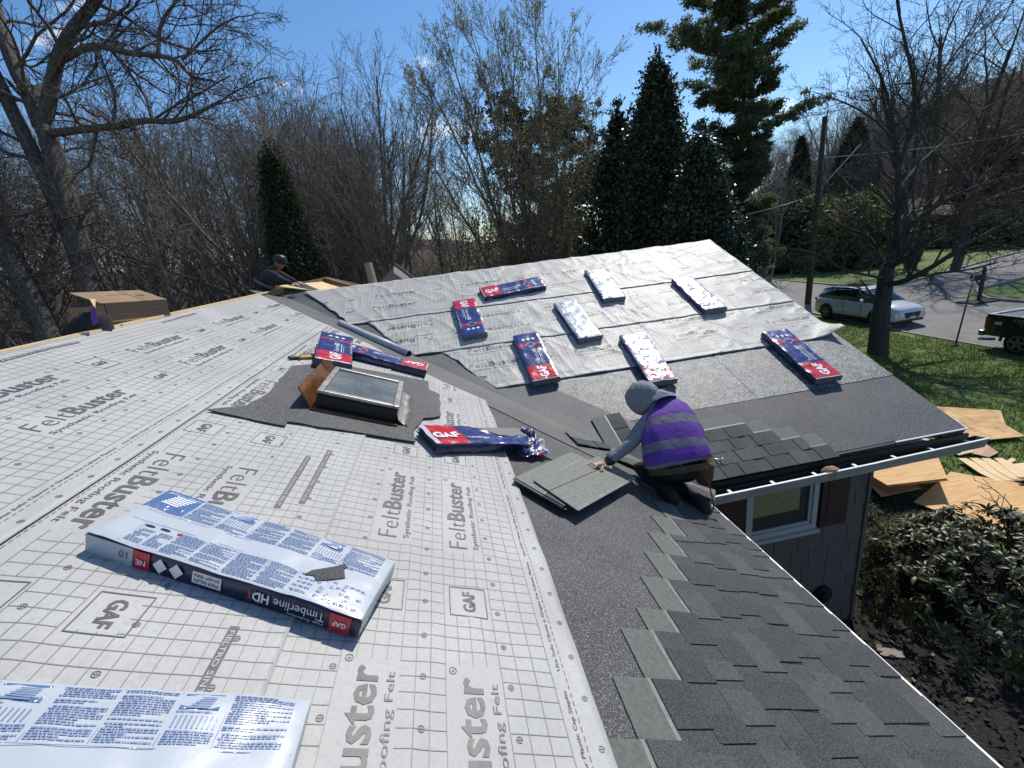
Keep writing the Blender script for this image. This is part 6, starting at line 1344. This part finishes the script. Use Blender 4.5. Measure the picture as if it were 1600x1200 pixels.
for i, dx in enumerate((0, .16, .31, .48)):
    ply('pale splintered plywood strip, number %s of the row from the left' % ('one', 'two', 'three', 'four')[i], [(7.30 + dx, 3.0 - dx * .5), (7.42 + dx, 2.95 - dx * .5), (7.30 + dx * .8, 2.1 - dx * .2), (7.05 + dx * .8, 2.2 - dx * .2), (7.1 + dx * .9, 2.5 - dx * .3)], 0.07 + 0.008 * i, m_ply_pale, (0.02 * (i % 2), 0.02))
ply('narrow pale strip pointing up right from the splintered strips', [(7.71, 2.59), (8.11, 2.71), (8.11, 2.63), (7.7, 2.52)], 0.07, m_ply_pale)
ply('pale plywood piece at the right edge of the frame', [(7.81, 2.54), (8.35, 2.48), (8.25, 2.02), (7.61, 2.12)], 0.07, m_ply_pale)
ply('weathered plywood board under the dark debris at the right edge', [(7.16, 1.84), (7.9, 1.79), (7.7, 1.01), (7.01, 1.11)], 0.10, m_ply_pink, (0.0, 0.03))
db = MB(); r = random.Random(9)
for k in range(16):
    M = Matrix.Translation((7.45 + r.gauss(0, .16), 1.72 + r.gauss(0, .12), GZ + 0.15 + r.random() * .1)) @ Matrix.Rotation(r.uniform(0, 3), 4, 'Z') @ Matrix.Rotation(r.gauss(0, .3), 4, 'X'); db.box((-r.uniform(.05, .14), -r.uniform(.02, .06), 0), (r.uniform(.05, .14), r.uniform(.02, .06), .012), 0, M)
tag(db.obj('debris_heap', m_wood_dark), 'dark heap of broken shingle and wood scraps on the plywood at the right edge', 'debris', None, 'stuff')
b = MB(); b.prism([(-.13, -.05), (.1, -.07), (.14, .03), (-.02, .06), (-.12, .05)], 0, .012); o = b.obj('board_scrap', m_wood_grey, None, up_frame(ong(1392, 1020, GZ + .03), -.3)); tag(o, 'lone grey board scrap on the shaded mulch beside the eave', 'board')
b = MB(); b.box((-.32, -.16, 0), (.32, .16, .09)); b.box((-.2, -.06, .09), (-.05, .06, .092), 1); b.box((.05, -.06, .09), (.2, .06, .092), 1); o = b.obj('concrete_block', [m_curb, m_dark], None, up_frame(ong(1580, 1010, GZ + .02), 1.1)); o.scale = (.6, .6, .6); bevel_mod(o, .01); tag(o, 'pale hollow concrete block on the mulch under the rhododendron', 'block')
rs = []
for z_, q in ((-.04, .5), (0.0, 1.0), (0.03, .95), (0.055, .6), (0.062, .05)): rs.append([Vector((math.cos(t_ * .4488) * .085 * q * (1 + .25 * float(vnoise(t_ * .8, z_ * 40))), math.sin(t_ * .4488) * .045 * q, z_ + .02 * float(vnoise(t_, 4)))) for t_ in range(14)])
b = MB(); b.loft(rs); tag(b.obj('leaf_clump', mat('clump_tan', (.38, .26, .14), .9, col2=(.26, .17, .09), nscale=20), None, None, True, (1.36, -0.085, -0.095)), 'tan clump of wet leaves sitting in the gutter above the window', 'leaf clump')
# ------------------------------------------------------------------ vehicles
m_carw = mat('white_car_paint', (0.62, 0.63, 0.65), 0.28, metal=0.15, coat=1.0, spec=0.5); m_cark = mat('black_car_paint', (0.01, 0.01, 0.012), 0.25, coat=1.0); m_cglass = mat('car_glass', (0.012, 0.02, 0.022), 0.05, spec=0.9, coat=0.6)
m_tyre = mat('tyre_rubber', (0.012, 0.012, 0.012), 0.9); m_rim = mat('alloy_rim', (0.25, 0.25, 0.26), 0.35, metal=0.8); m_tail = mat('tail_light', (0.28, 0.008, 0.01), 0.25, coat=.5); m_headl = mat('headlight_glass', (0.55, 0.57, 0.6), 0.1, coat=.5); m_plate = mat('plate', (0.6, 0.6, 0.6), 0.5); m_cream = mat('cream_decal', (0.5, 0.45, 0.4), 0.5)
def wheel(root, x, y, rad, wd=0.24):
    b = MB(); s = 1 if y > 0 else -1; prof = [(-wd / 2, rad * .62), (-wd / 2, rad * .93), (-wd * .36, rad), (wd * .36, rad), (wd / 2, rad * .93), (wd / 2, rad * .62)]
    rs = [[Vector((math.cos(k * .2618) * q, yy, math.sin(k * .2618) * q)) for k in range(24)] for yy, q in prof]; b.loft(rs, 0, cap=True); w_ = b.obj('wheel', m_tyre, root, Matrix.Translation((x, y, rad)), True)
    b = MB(); yo = s * (wd / 2 + .001)
    for k in range(5):
        a = k * 1.2566; M = Matrix.Rotation(a, 4, 'Y'); b.box((-.035, yo - .012, .02), (.035, yo + .012, rad * .62), 0, M)
    b.loft([[Vector((math.cos(k * .2618) * q, yo + yy * s, math.sin(k * .2618) * q)) for k in range(24)] for yy, q in ((-.03, rad * .66), (.012, rad * .66), (.012, rad * .58), (-.03, rad * .58))], 0, cap=False); b.obj('rim', m_rim, w_)
def shell(stations, n=9):
    """closed body from cross sections (x, half width low, half width high, z low, z high, crown)"""
    rs = []
    for x, w0, w1, z0, z1, cr in stations:
        P = []
        pts = [(w0 * .9, z0), (w0, z0 + (z1 - z0) * .12), (w0 * 1.0 + .0, z0 + (z1 - z0) * .5), (w1 + (w0 - w1) * .35, z0 + (z1 - z0) * .82), (w1, z0 + (z1 - z0) * .95), (w1 * .8, z1 + cr * .5), (w1 * .4, z1 + cr * .9), (0, z1 + cr)]
        P = [Vector((x, y, z)) for y, z in pts] + [Vector((x, -y, z)) for y, z in pts[-2::-1]]; rs.append(P)
    return rs
def suv():
    root = empty('parked_car'); root.matrix_world = up_frame((16.58, 13.95, GZ - 0.03), R_(-90)) @ Matrix.Diagonal((0.88, 0.88, 0.96, 1)); tag(root, 'silver white sport utility car parked along the near kerb behind the bare tree', 'car')
    Lh, W = 2.35, .94
    b = MB(); b.loft(shell([(-2.33, .78, .74, .42, .98, .0), (-2.25, .88, .82, .30, 1.03, .01), (-1.9, .93, .88, .24, 1.05, .02), (-1.0, .95, .90, .22, 1.03, .02), (0.2, .95, .90, .22, 1.01, .02), (0.9, .95, .88, .22, 1.0, .04), (1.35, .95, .85, .22, .98, .05), (1.9, .93, .80, .24, .90, .06), (2.2, .86, .72, .28, .80, .05), (2.33, .72, .62, .36, .70, .03)]), 0); o = b.obj('body', m_carw, root, smooth_=True)
    b = MB(); b.loft(shell([(-2.2, .78, .60, 1.0, 1.18, .02), (-1.95, .82, .66, 1.0, 1.42, .03), (-1.5, .85, .68, 1.0, 1.52, .03), (-.5, .86, .69, 1.0, 1.56, .03), (.2, .86, .69, 1.0, 1.53, .03), (.55, .85, .68, 1.0, 1.42, .03), (1.3, .80, .7, .96, 1.03, .01)]), 0); b.obj('window', m_cglass, root, smooth_=True)
    b = MB(); b.loft([[Vector((x, y, z + .012 - .03 * (abs(y) / .7) ** 2)) for y in (-w_, -w_ * .5, 0, w_ * .5, w_)] for x, w_, z in ((-2.12, .62, 1.33), (-1.95, .68, 1.46), (-1.5, .71, 1.56), (-.5, .72, 1.60), (.2, .72, 1.57), (.42, .70, 1.51))][::-1], 0, cap=False, closed=False); b.obj('roof', m_carw, root, smooth_=True)
    b = MB(); b.box((-1.2, -.48, 1.602), (-.1, .48, 1.612)); b.obj('sunroof', m_cglass, root)
    for s in (-1, 1):
        b = MB(); b.tube([(-1.9, s * .63, 1.52), (-1.5, s * .66, 1.60), (-.2, s * .67, 1.63), (.25, s * .67, 1.58)], .018, 6); b.obj('roof_rail', m_rim, root)
        b = MB(); 
        for x0, x1, t0, t1 in ((-1.3, -1.22, -1.25, -1.16), (-.35, -.27, -.33, -.25), (.55, .62, .18, .25)): b.add([(x0, s * .875, 1.02), (x1, s * .875, 1.02), (t1, s * .715, 1.53), (t0, s * .715, 1.53)], [(0, 1, 2, 3) if s < 0 else (3, 2, 1, 0)])
        b.obj('pillar', m_carw, root)
        b = MB(); b.loft([ellring(Vector((.62 + x, s * .98, 1.08)), Vector((0, 1, 0)), Vector((0, 0, 1)), a, h_, 10, 3) for x, a, h_ in ((-.05, .07, .06), (.0, .10, .085), (.08, .07, .05))]); b.obj('mirror', m_carw, root, smooth_=True)
        b = MB(); b.add([(2.02, s * .80, .80), (2.28, s * .62, .72), (2.31, s * .62, .66), (2.04, s * .84, .70)], [(0, 1, 2, 3) if s > 0 else (3, 2, 1, 0)]); b.v = [(p[0] + .03, p[1] * 1.03, p[2] + .03) for p in b.v]; b.obj('headlight', m_headl, root)
        b = MB(); b.box((-2.35, s * .70 - .14, .88), (-2.2, s * .70 + .14, 1.0)); bevel_mod(b.obj('tail_light', m_tail, root), .02)
        b = MB(); b.box((-1.9, s * .93, .26), (1.9, s * .965, .36)); b.obj('sill_trim', m_black, root)
        for x in (-.42, .58): b = MB(); b.box((x, s * .935, .40), (x + .008, s * .957, .98)); b.obj('door_gap', m_dark, root)
        for x in (-.75, .2): b = MB(); b.box((x, s * .95, .90), (x + .16, s * .975, .925)); b.obj('door_handle', m_rim, root)
        for x in (-1.42, 1.42):
            b = MB(); b.loft([[Vector((x + math.cos(k * .19635) * q, s * yy, .36 + math.sin(k * .19635) * q)) for k in range(17)] for q, yy in ((.43, .952), (.43, .962), (.36, .962))], 0, cap=False, closed=False); b.obj('wheel_arch', m_black, root); wheel(root, x, s * .86, .36)
    b = MB(); b.add([(2.345, -.45, .66), (2.345, .45, .66), (2.365, .32, .42), (2.365, -.32, .42), (2.36, 0, .68)], [(0, 3, 2, 1)]); b.box((2.30, -.6, .28), (2.36, .6, .36)); b.obj('grille', m_black, root); b = MB(); b.box((2.366, -.16, .40), (2.376, .16, .50)); b.obj('plate', m_plate, root); b = MB(); b.add([(2.372, -.05, .58), (2.372, .05, .58), (2.372, 0, .66)], [(0, 1, 2)]); b.obj('badge', m_rim, root)
suv()
def truck():
    root = empty('pickup_truck'); root.matrix_world = up_frame((16.15, 5.6, GZ - 0.03), R_(-90)); tag(root, 'black pickup truck with white bed rails parked at the right edge', 'pickup truck')
    b = MB(); W = .98
    # bed: floor, sides, tailgate; x forward
    b.box((-2.8, -W, .5), (-.75, -W + .1, 1.18)); b.box((-2.8, W - .1, .5), (-.75, W, 1.18)); b.box((-2.8, -W + .1, .5), (-2.72, W - .1, 1.16)); b.box((-2.72, -W + .1, .5), (-.75, W - .1, .66)); b.box((-.85, -W + .1, .66), (-.75, W - .1, 1.18)); o = b.obj('bed', m_cark, root); bevel_mod(o, .03, 3)
    b = MB(); b.box((-2.82, -W - .005, 1.18), (-.76, -W + .085, 1.205)); b.box((-2.82, W - .085, 1.18), (-.76, W + .005, 1.205)); b.box((-2.82, -W + .085, 1.165), (-2.72, W - .085, 1.20)); b.obj('bed_rail', m_white_metal, root)
    b = MB(); b.box((-2.70, -W + .11, 1.12), (-.86, W - .11, 1.15)); b.obj('bed_cover', mat('bed_cover', (.12, .125, .14), .35), root)
    b = MB(); b.loft(shell([(-.75, .98, .95, .45, 1.12, 0), (.4, .98, .95, .42, 1.12, 0), (1.2, .98, .93, .42, 1.12, .02), (1.5, .98, .9, .42, 1.12, .05), (2.6, .97, .86, .44, 1.06, .05), (2.8, .9, .8, .5, .95, .02)]), 0); b.obj('cab', m_cark, root, smooth_=True)
    b = MB(); b.loft(shell([(-.72, .9, .74, 1.1, 1.5, 0), (-.6, .9, .74, 1.1, 1.74, .02), (.7, .9, .74, 1.1, 1.76, .02), (1.0, .9, .74, 1.1, 1.66, .02), (1.55, .86, .7, 1.1, 1.16, 0)]), 0); b.obj('window', m_cglass, root, smooth_=True)
    b = MB(); b.loft([[Vector((x, y, z - .03 * (abs(y) / .7) ** 2)) for y in (-.76, -.38, 0, .38, .76)] for x, z in ((-.66, 1.79), (.7, 1.81), (.85, 1.78))][::-1], 0, cap=False, closed=False); b.obj('roof', m_cark, root)
    for s in (-1, 1):
        b = MB(); b.box((-2.815, s * .90 - .085, .72), (-2.70, s * .90 + .085, 1.12)); bevel_mod(b.obj('tail_light', m_tail, root), .015)
        for x in (-1.85, 1.9): wheel(root, x, s * .88, .38, .27)
        b = MB(); b.loft([[Vector((-1.85 + math.cos(k * .19635) * q, s * yy, .38 + math.sin(k * .19635) * q)) for k in range(17)] for q, yy in ((.50, .98), (.50, 1.01), (.41, 1.01))], 0, cap=False, closed=False); b.obj('wheel_arch', m_black, root)
    b = MB(); b.box((-2.98, -.95, .46), (-2.82, .95, .64)); bevel_mod(b.obj('bumper', m_rim, root), .03)
    b = MB(); b.tube([(-2.5, -.9, .40), (-2.72, -1.0, .38), (-2.86, -1.06, .38)], .045, 10); b.obj('exhaust', m_rim, root)
    b = MB(); b.box((-2.55, -W - .004, .88), (-2.36, -W - .001, .98)); b.obj('decal', m_cream, root)
    b = MB(); [b.add([(-2.1 + k * .1, -W - .004, 1.03), (-2.03 + k * .1, -W - .004, 1.03), (-2.0 + k * .1, -W - .004, 1.11), (-2.07 + k * .1, -W - .004, 1.11)], [(0, 1, 2, 3)]) for k in range(6)]; b.obj('side_decal', mat('dull_decal', (.12, .12, .13), .5), root)
truck()

# ------------------------------------------------------------------ street furniture, pole, houses
pb_ = ong(1262, 476); top = top_at(1289, 182, math.hypot(pb_.x - CAM[0], pb_.y - CAM[1])); r0 = empty('utility_pole', pb_); tag(r0, 'dark wooden utility pole at the kerb left of the parked car', 'utility pole')
tp = Vector(top) - pb_; tp.x *= 1; b = MB(); b.tube([(0, 0, -.3), tp * .5, tp], [.16, .14, .11], 12); b.obj('pole', m_bark3, r0, smooth_=True)
b = MB(); b.tube([tp * .97 + Vector((.1, 0, 0)), tp * .97 + Vector((.12, 0, .55))], .03, 6); b.obj('pin', m_dark, r0)
b = MB(); b.box((-.9, -.05, -.05), (.9, .05, .05), 0, Matrix.Translation(tp * .72) @ Matrix.Rotation(.6, 4, 'Z')); b.obj('bracket', m_bark3, r0)
def wire(label, A, B_, sag, rad):
    A, B_ = Vector(A), Vector(B_); b = MB(); b.tube([A.lerp(B_, i / 24) - Vector((0, 0, sag * 4 * (i / 24) * (1 - i / 24))) for i in range(25)], rad, 5); tag(b.obj('overhead_wire', mat('grey_wire', (.45, .45, .45), .35, metal=.5)), label, 'wire')
dp = float(np.dot(CR[2], np.array(pb_ - Vector(CAM))))
A_ = pb_ + tp * .62
wire('overhead wire running right from the utility pole to the edge of the frame', pb_ + tp * .80, atd(1640, 200, dp + 4), .2, .016)
wire('overhead wire slanting down left from the utility pole behind the holly', A_, atd(1120, 345, 15), .1, .014)
wire('second overhead wire climbing from the pole towards the bare tree crown', A_ + Vector((0, 0, .1)), atd(1345, 225, dp - 1.5), .0, .016)
# mailbox on its post with an arm, and the long leaning stake before it
mb = empty('mailbox', ong(1529, 470)); tag(mb, 'dark mailbox on a braced wooden post at the corner of the driveway', 'mailbox'); D = math.radians(-10)
b = MB(); b.box((-.06, -.06, -.1), (.06, .06, 1.45)); b.box((-.05, -.05, 1.45), (.05, .05, 1.56)); bevel_mod(b.obj('post', m_bark3, mb), .008)
b = MB(); b.box((-.62, -.05, .98), (.12, .05, 1.06)); b.add([(-.4, -.03, 1.0), (-.34, -.03, 1.0), (-.03, -.03, .62), (-.03, -.03, .70), (-.4, .03, 1.0), (-.34, .03, 1.0), (-.03, .03, .62), (-.03, .03, .70)], [(0, 1, 3, 2)[::-1], (4, 5, 7, 6), (0, 4, 6, 2), (1, 3, 7, 5)]); b.obj('arm', m_bark3, mb)
b = MB(); b.loft([[Vector((x, .11 * math.cos(a), 1.18 + (.11 * math.sin(a) if math.sin(a) > 0 else -.09 * (1 if math.sin(a) < -.3 else 0)))) for a in (-2.6, -.5, 0, .5, 1.05, 1.57, 2.1, 2.6, 3.14)] for x in (-.6, -.12)]); b.obj('box', m_black, mb, smooth_=False)
b = MB(); b.box((-.9, -.5, -.05), (.5, .3, .04)); bevel_mod(b.obj('bed_edging', m_dark, mb), .02)
a, c_ = ong(1492, 541), atd(1524, 424, float(np.dot(CR[2], np.array(ong(1492, 541) - Vector(CAM)))) * .985)
st = empty('garden_stake', a); tag(st, 'long thin reddish brown stake leaning in the lawn before the driveway', 'stake'); b = MB(); b.tube([Vector((0, 0, -.1)), (c_ - a) * .5, (c_ - a)], [.026, .024, .022], 8); b.obj('shaft', mat('reddish_wood', (.10, .045, .03), .7), st, smooth_=True)
b = MB(); b.box((-.09, -.05, 0), (.09, .05, .05)); b.obj('dark_base', m_dark, st)  # dark block at the foot of the stake
def far_house(label, px, py, D, w_, dpt, hh, rh, ang, wallm, roofm, windows, z_off=0.0):
    (x, y, z), h = foot(px, py, D); o = empty('far_house'); o.matrix_world = up_frame((x, y, z + z_off), ang); tag(o, label, 'house')
    b = MB(); b.box((-w_ / 2, -dpt / 2, -1), (w_ / 2, dpt / 2, hh)); b.add([(-w_ / 2 + .001, -dpt / 2, hh), (-w_ / 2 + .001, dpt / 2, hh), (-w_ / 2 + .001, 0, hh + rh)], [(0, 2, 1)]); b.add([(w_ / 2 - .001, -dpt / 2, hh), (w_ / 2 - .001, dpt / 2, hh), (w_ / 2 - .001, 0, hh + rh)], [(0, 1, 2)]); b.obj('wall', wallm, o)
    b = MB(); e = .5; k = rh / (dpt / 2)
    for s in (-1, 1):
        vs = [(-w_ / 2 - e, s * (dpt / 2 + e), hh - k * e), (w_ / 2 + e, s * (dpt / 2 + e), hh - k * e), (w_ / 2 + e, 0, hh + rh), (-w_ / 2 - e, 0, hh + rh)]; vs = [(p[0], p[1], p[2] + .05) for p in vs] + [(p[0], p[1], p[2] + .25) for p in vs]; b.add(vs, [(0, 3, 2, 1), (4, 5, 6, 7), (0, 1, 5, 4), (1, 2, 6, 5), (2, 3, 7, 6), (3, 0, 4, 7)])
    b.obj('roof', roofm, o)
    for (wx, wz, ww, wh, face) in windows:
        M = Matrix.Translation((wx, -dpt / 2, wz)) if face == 'f' else Matrix.Translation((-w_ / 2, wx, wz)) @ Matrix.Rotation(R_(-90), 4, 'Z'); f = MB(); f.box((-ww / 2 - .08, -.06, -wh / 2 - .08), (ww / 2 + .08, -.002, wh / 2 + .08), 0, M); q = f.obj('window', m_trim, o); g = MB(); g.box((-ww / 2, -.07, -wh / 2), (ww / 2, -.062, wh / 2), 0, M); g.obj('pane', m_glass, q)
m_hw = mat('far_wall_grey', (.20, .195, .185), .85, col2=(.24, .235, .22), nscale=3); m_hr = mat('far_roof_brown', (.10, .075, .06), .9, col2=(.14, .11, .09), nscale=3); m_hw2 = mat('far_wall_taupe', (.16, .14, .125), .85)
far_house('grey house with one small dark window half hidden behind the budding tree', 690, 345, 34, 9, 7, 3.2, 1.9, R_(-8), m_hw, m_hr, [(-2.5, 2.0, .9, 1.0, 'f'), (2.4, 2.2, .9, .8, 'f')])
far_house('low brown roofed house on the rise beyond the far lawn, behind the bare tree', 1350, 292, 70, 14, 8, 2.6, 1.7, R_(-38), m_hw2, m_hr, [(-4, 1.5, 1.4, 1.2, 'f'), (0, 1.5, 1.4, 1.2, 'f'), (3.6, 1.3, 1.0, 2.0, 'f')])
far_house('dark house at the right edge above the driveway', 1640, 262, 78, 15, 9, 3.0, 2.2, R_(-52), m_hw2, m_hr, [(-4, 1.6, 1.4, 1.3, 'f'), (0, 1.6, 1.4, 1.3, 'f'), (4, 1.6, 1.4, 1.3, 'f')])
# blue grey gable with a white strip for its sunlit roof slope behind the far ridge, and a wooden post
gp = atd(618, 414, 11.0); o = empty('gable_roof', gp); tag(o, 'small blue grey gable with a white sunlit roof slope peeking over the far ridge', 'gable')
l, r_, d_ = atd(588, 445, 11.0) - gp, atd(660, 445, 11.4) - gp, Vector(FWc) * 2.5; b = MB(); z = Vector((0, 0, 0)); b.add([z, l, r_, z + d_, l + d_, r_ + d_], [(0, 1, 2), (0, 3, 4, 1), (0, 2, 5, 3)]); b.obj('wall', mat('blue_grey_paint', (.11, .13, .17), .6), o)
def bar(p, q, w_, h_): 
    x = (q - p); ln = x.length; x.normalize(); y = Vector(FWc); y = (y - x * x.dot(y)).normalized(); zz = x.cross(y); b = MB(); b.box((0, -w_, -h_), (ln, .02, 0), 0, Matrix(((x.x, y.x, zz.x, p.x), (x.y, y.y, zz.y, p.y), (x.z, y.z, zz.z, p.z), (0, 0, 0, 1)))); return b
f2 = -Vector(FWc) * .03; dn = -Vector(UPc)
b = MB(); a0, a1 = f2 + dn * .10 + RTc * .02, r_ + f2 + dn * .06; nrm = (a1 - a0).normalized().cross(Vector(FWc)).normalized(); nrm = nrm if nrm.dot(UPc) < 0 else -nrm
up_ = Vector((0, 0, 1)) * .17 + Vector(FWc) * .06; b.add([a0 + nrm * .10, a1 + nrm * .10, a1 + nrm * .10 + up_, a0 + nrm * .10 + up_, a0 + nrm * .12 + f2, a1 + nrm * .12 + f2], [(0, 1, 2, 3), (0, 4, 5, 1)]); b.obj('rake_strip', m_white_metal, o)  # tilted white strip stands for the roof slope in sun
b = MB(); b.tube([l, z + UPc * .02, r_], .035, 6); b.obj('roof_edge', mat('slate_edge', (.05, .055, .07), .7), o)
pp = atd(584, 446, 10.2); pt = atd(575, 412, 10.2); o = empty('wooden_post', pp); tag(o, 'cut off grey wooden post standing behind the ridge left of the blue gable', 'post'); x = pt - pp; b = MB(); b.tube([-x * .6, x], [.10, .09], 10); b.obj('post', m_wood_grey, o)
# a small utility box on the wall corner down by the mulch
b = MB(); b.tube([(0, 0, 0), (0, -.05, .0)], .11, 16); b.tube([(0, -.05, 0), (0, -.08, 0)], .06, 12); o = b.obj('meter_box', m_dark, None, Matrix.Translation((1.95, YW - .02, -2.1)), True); tag(o, 'round dark meter fixed low on the shaded wall below the window', 'meter')
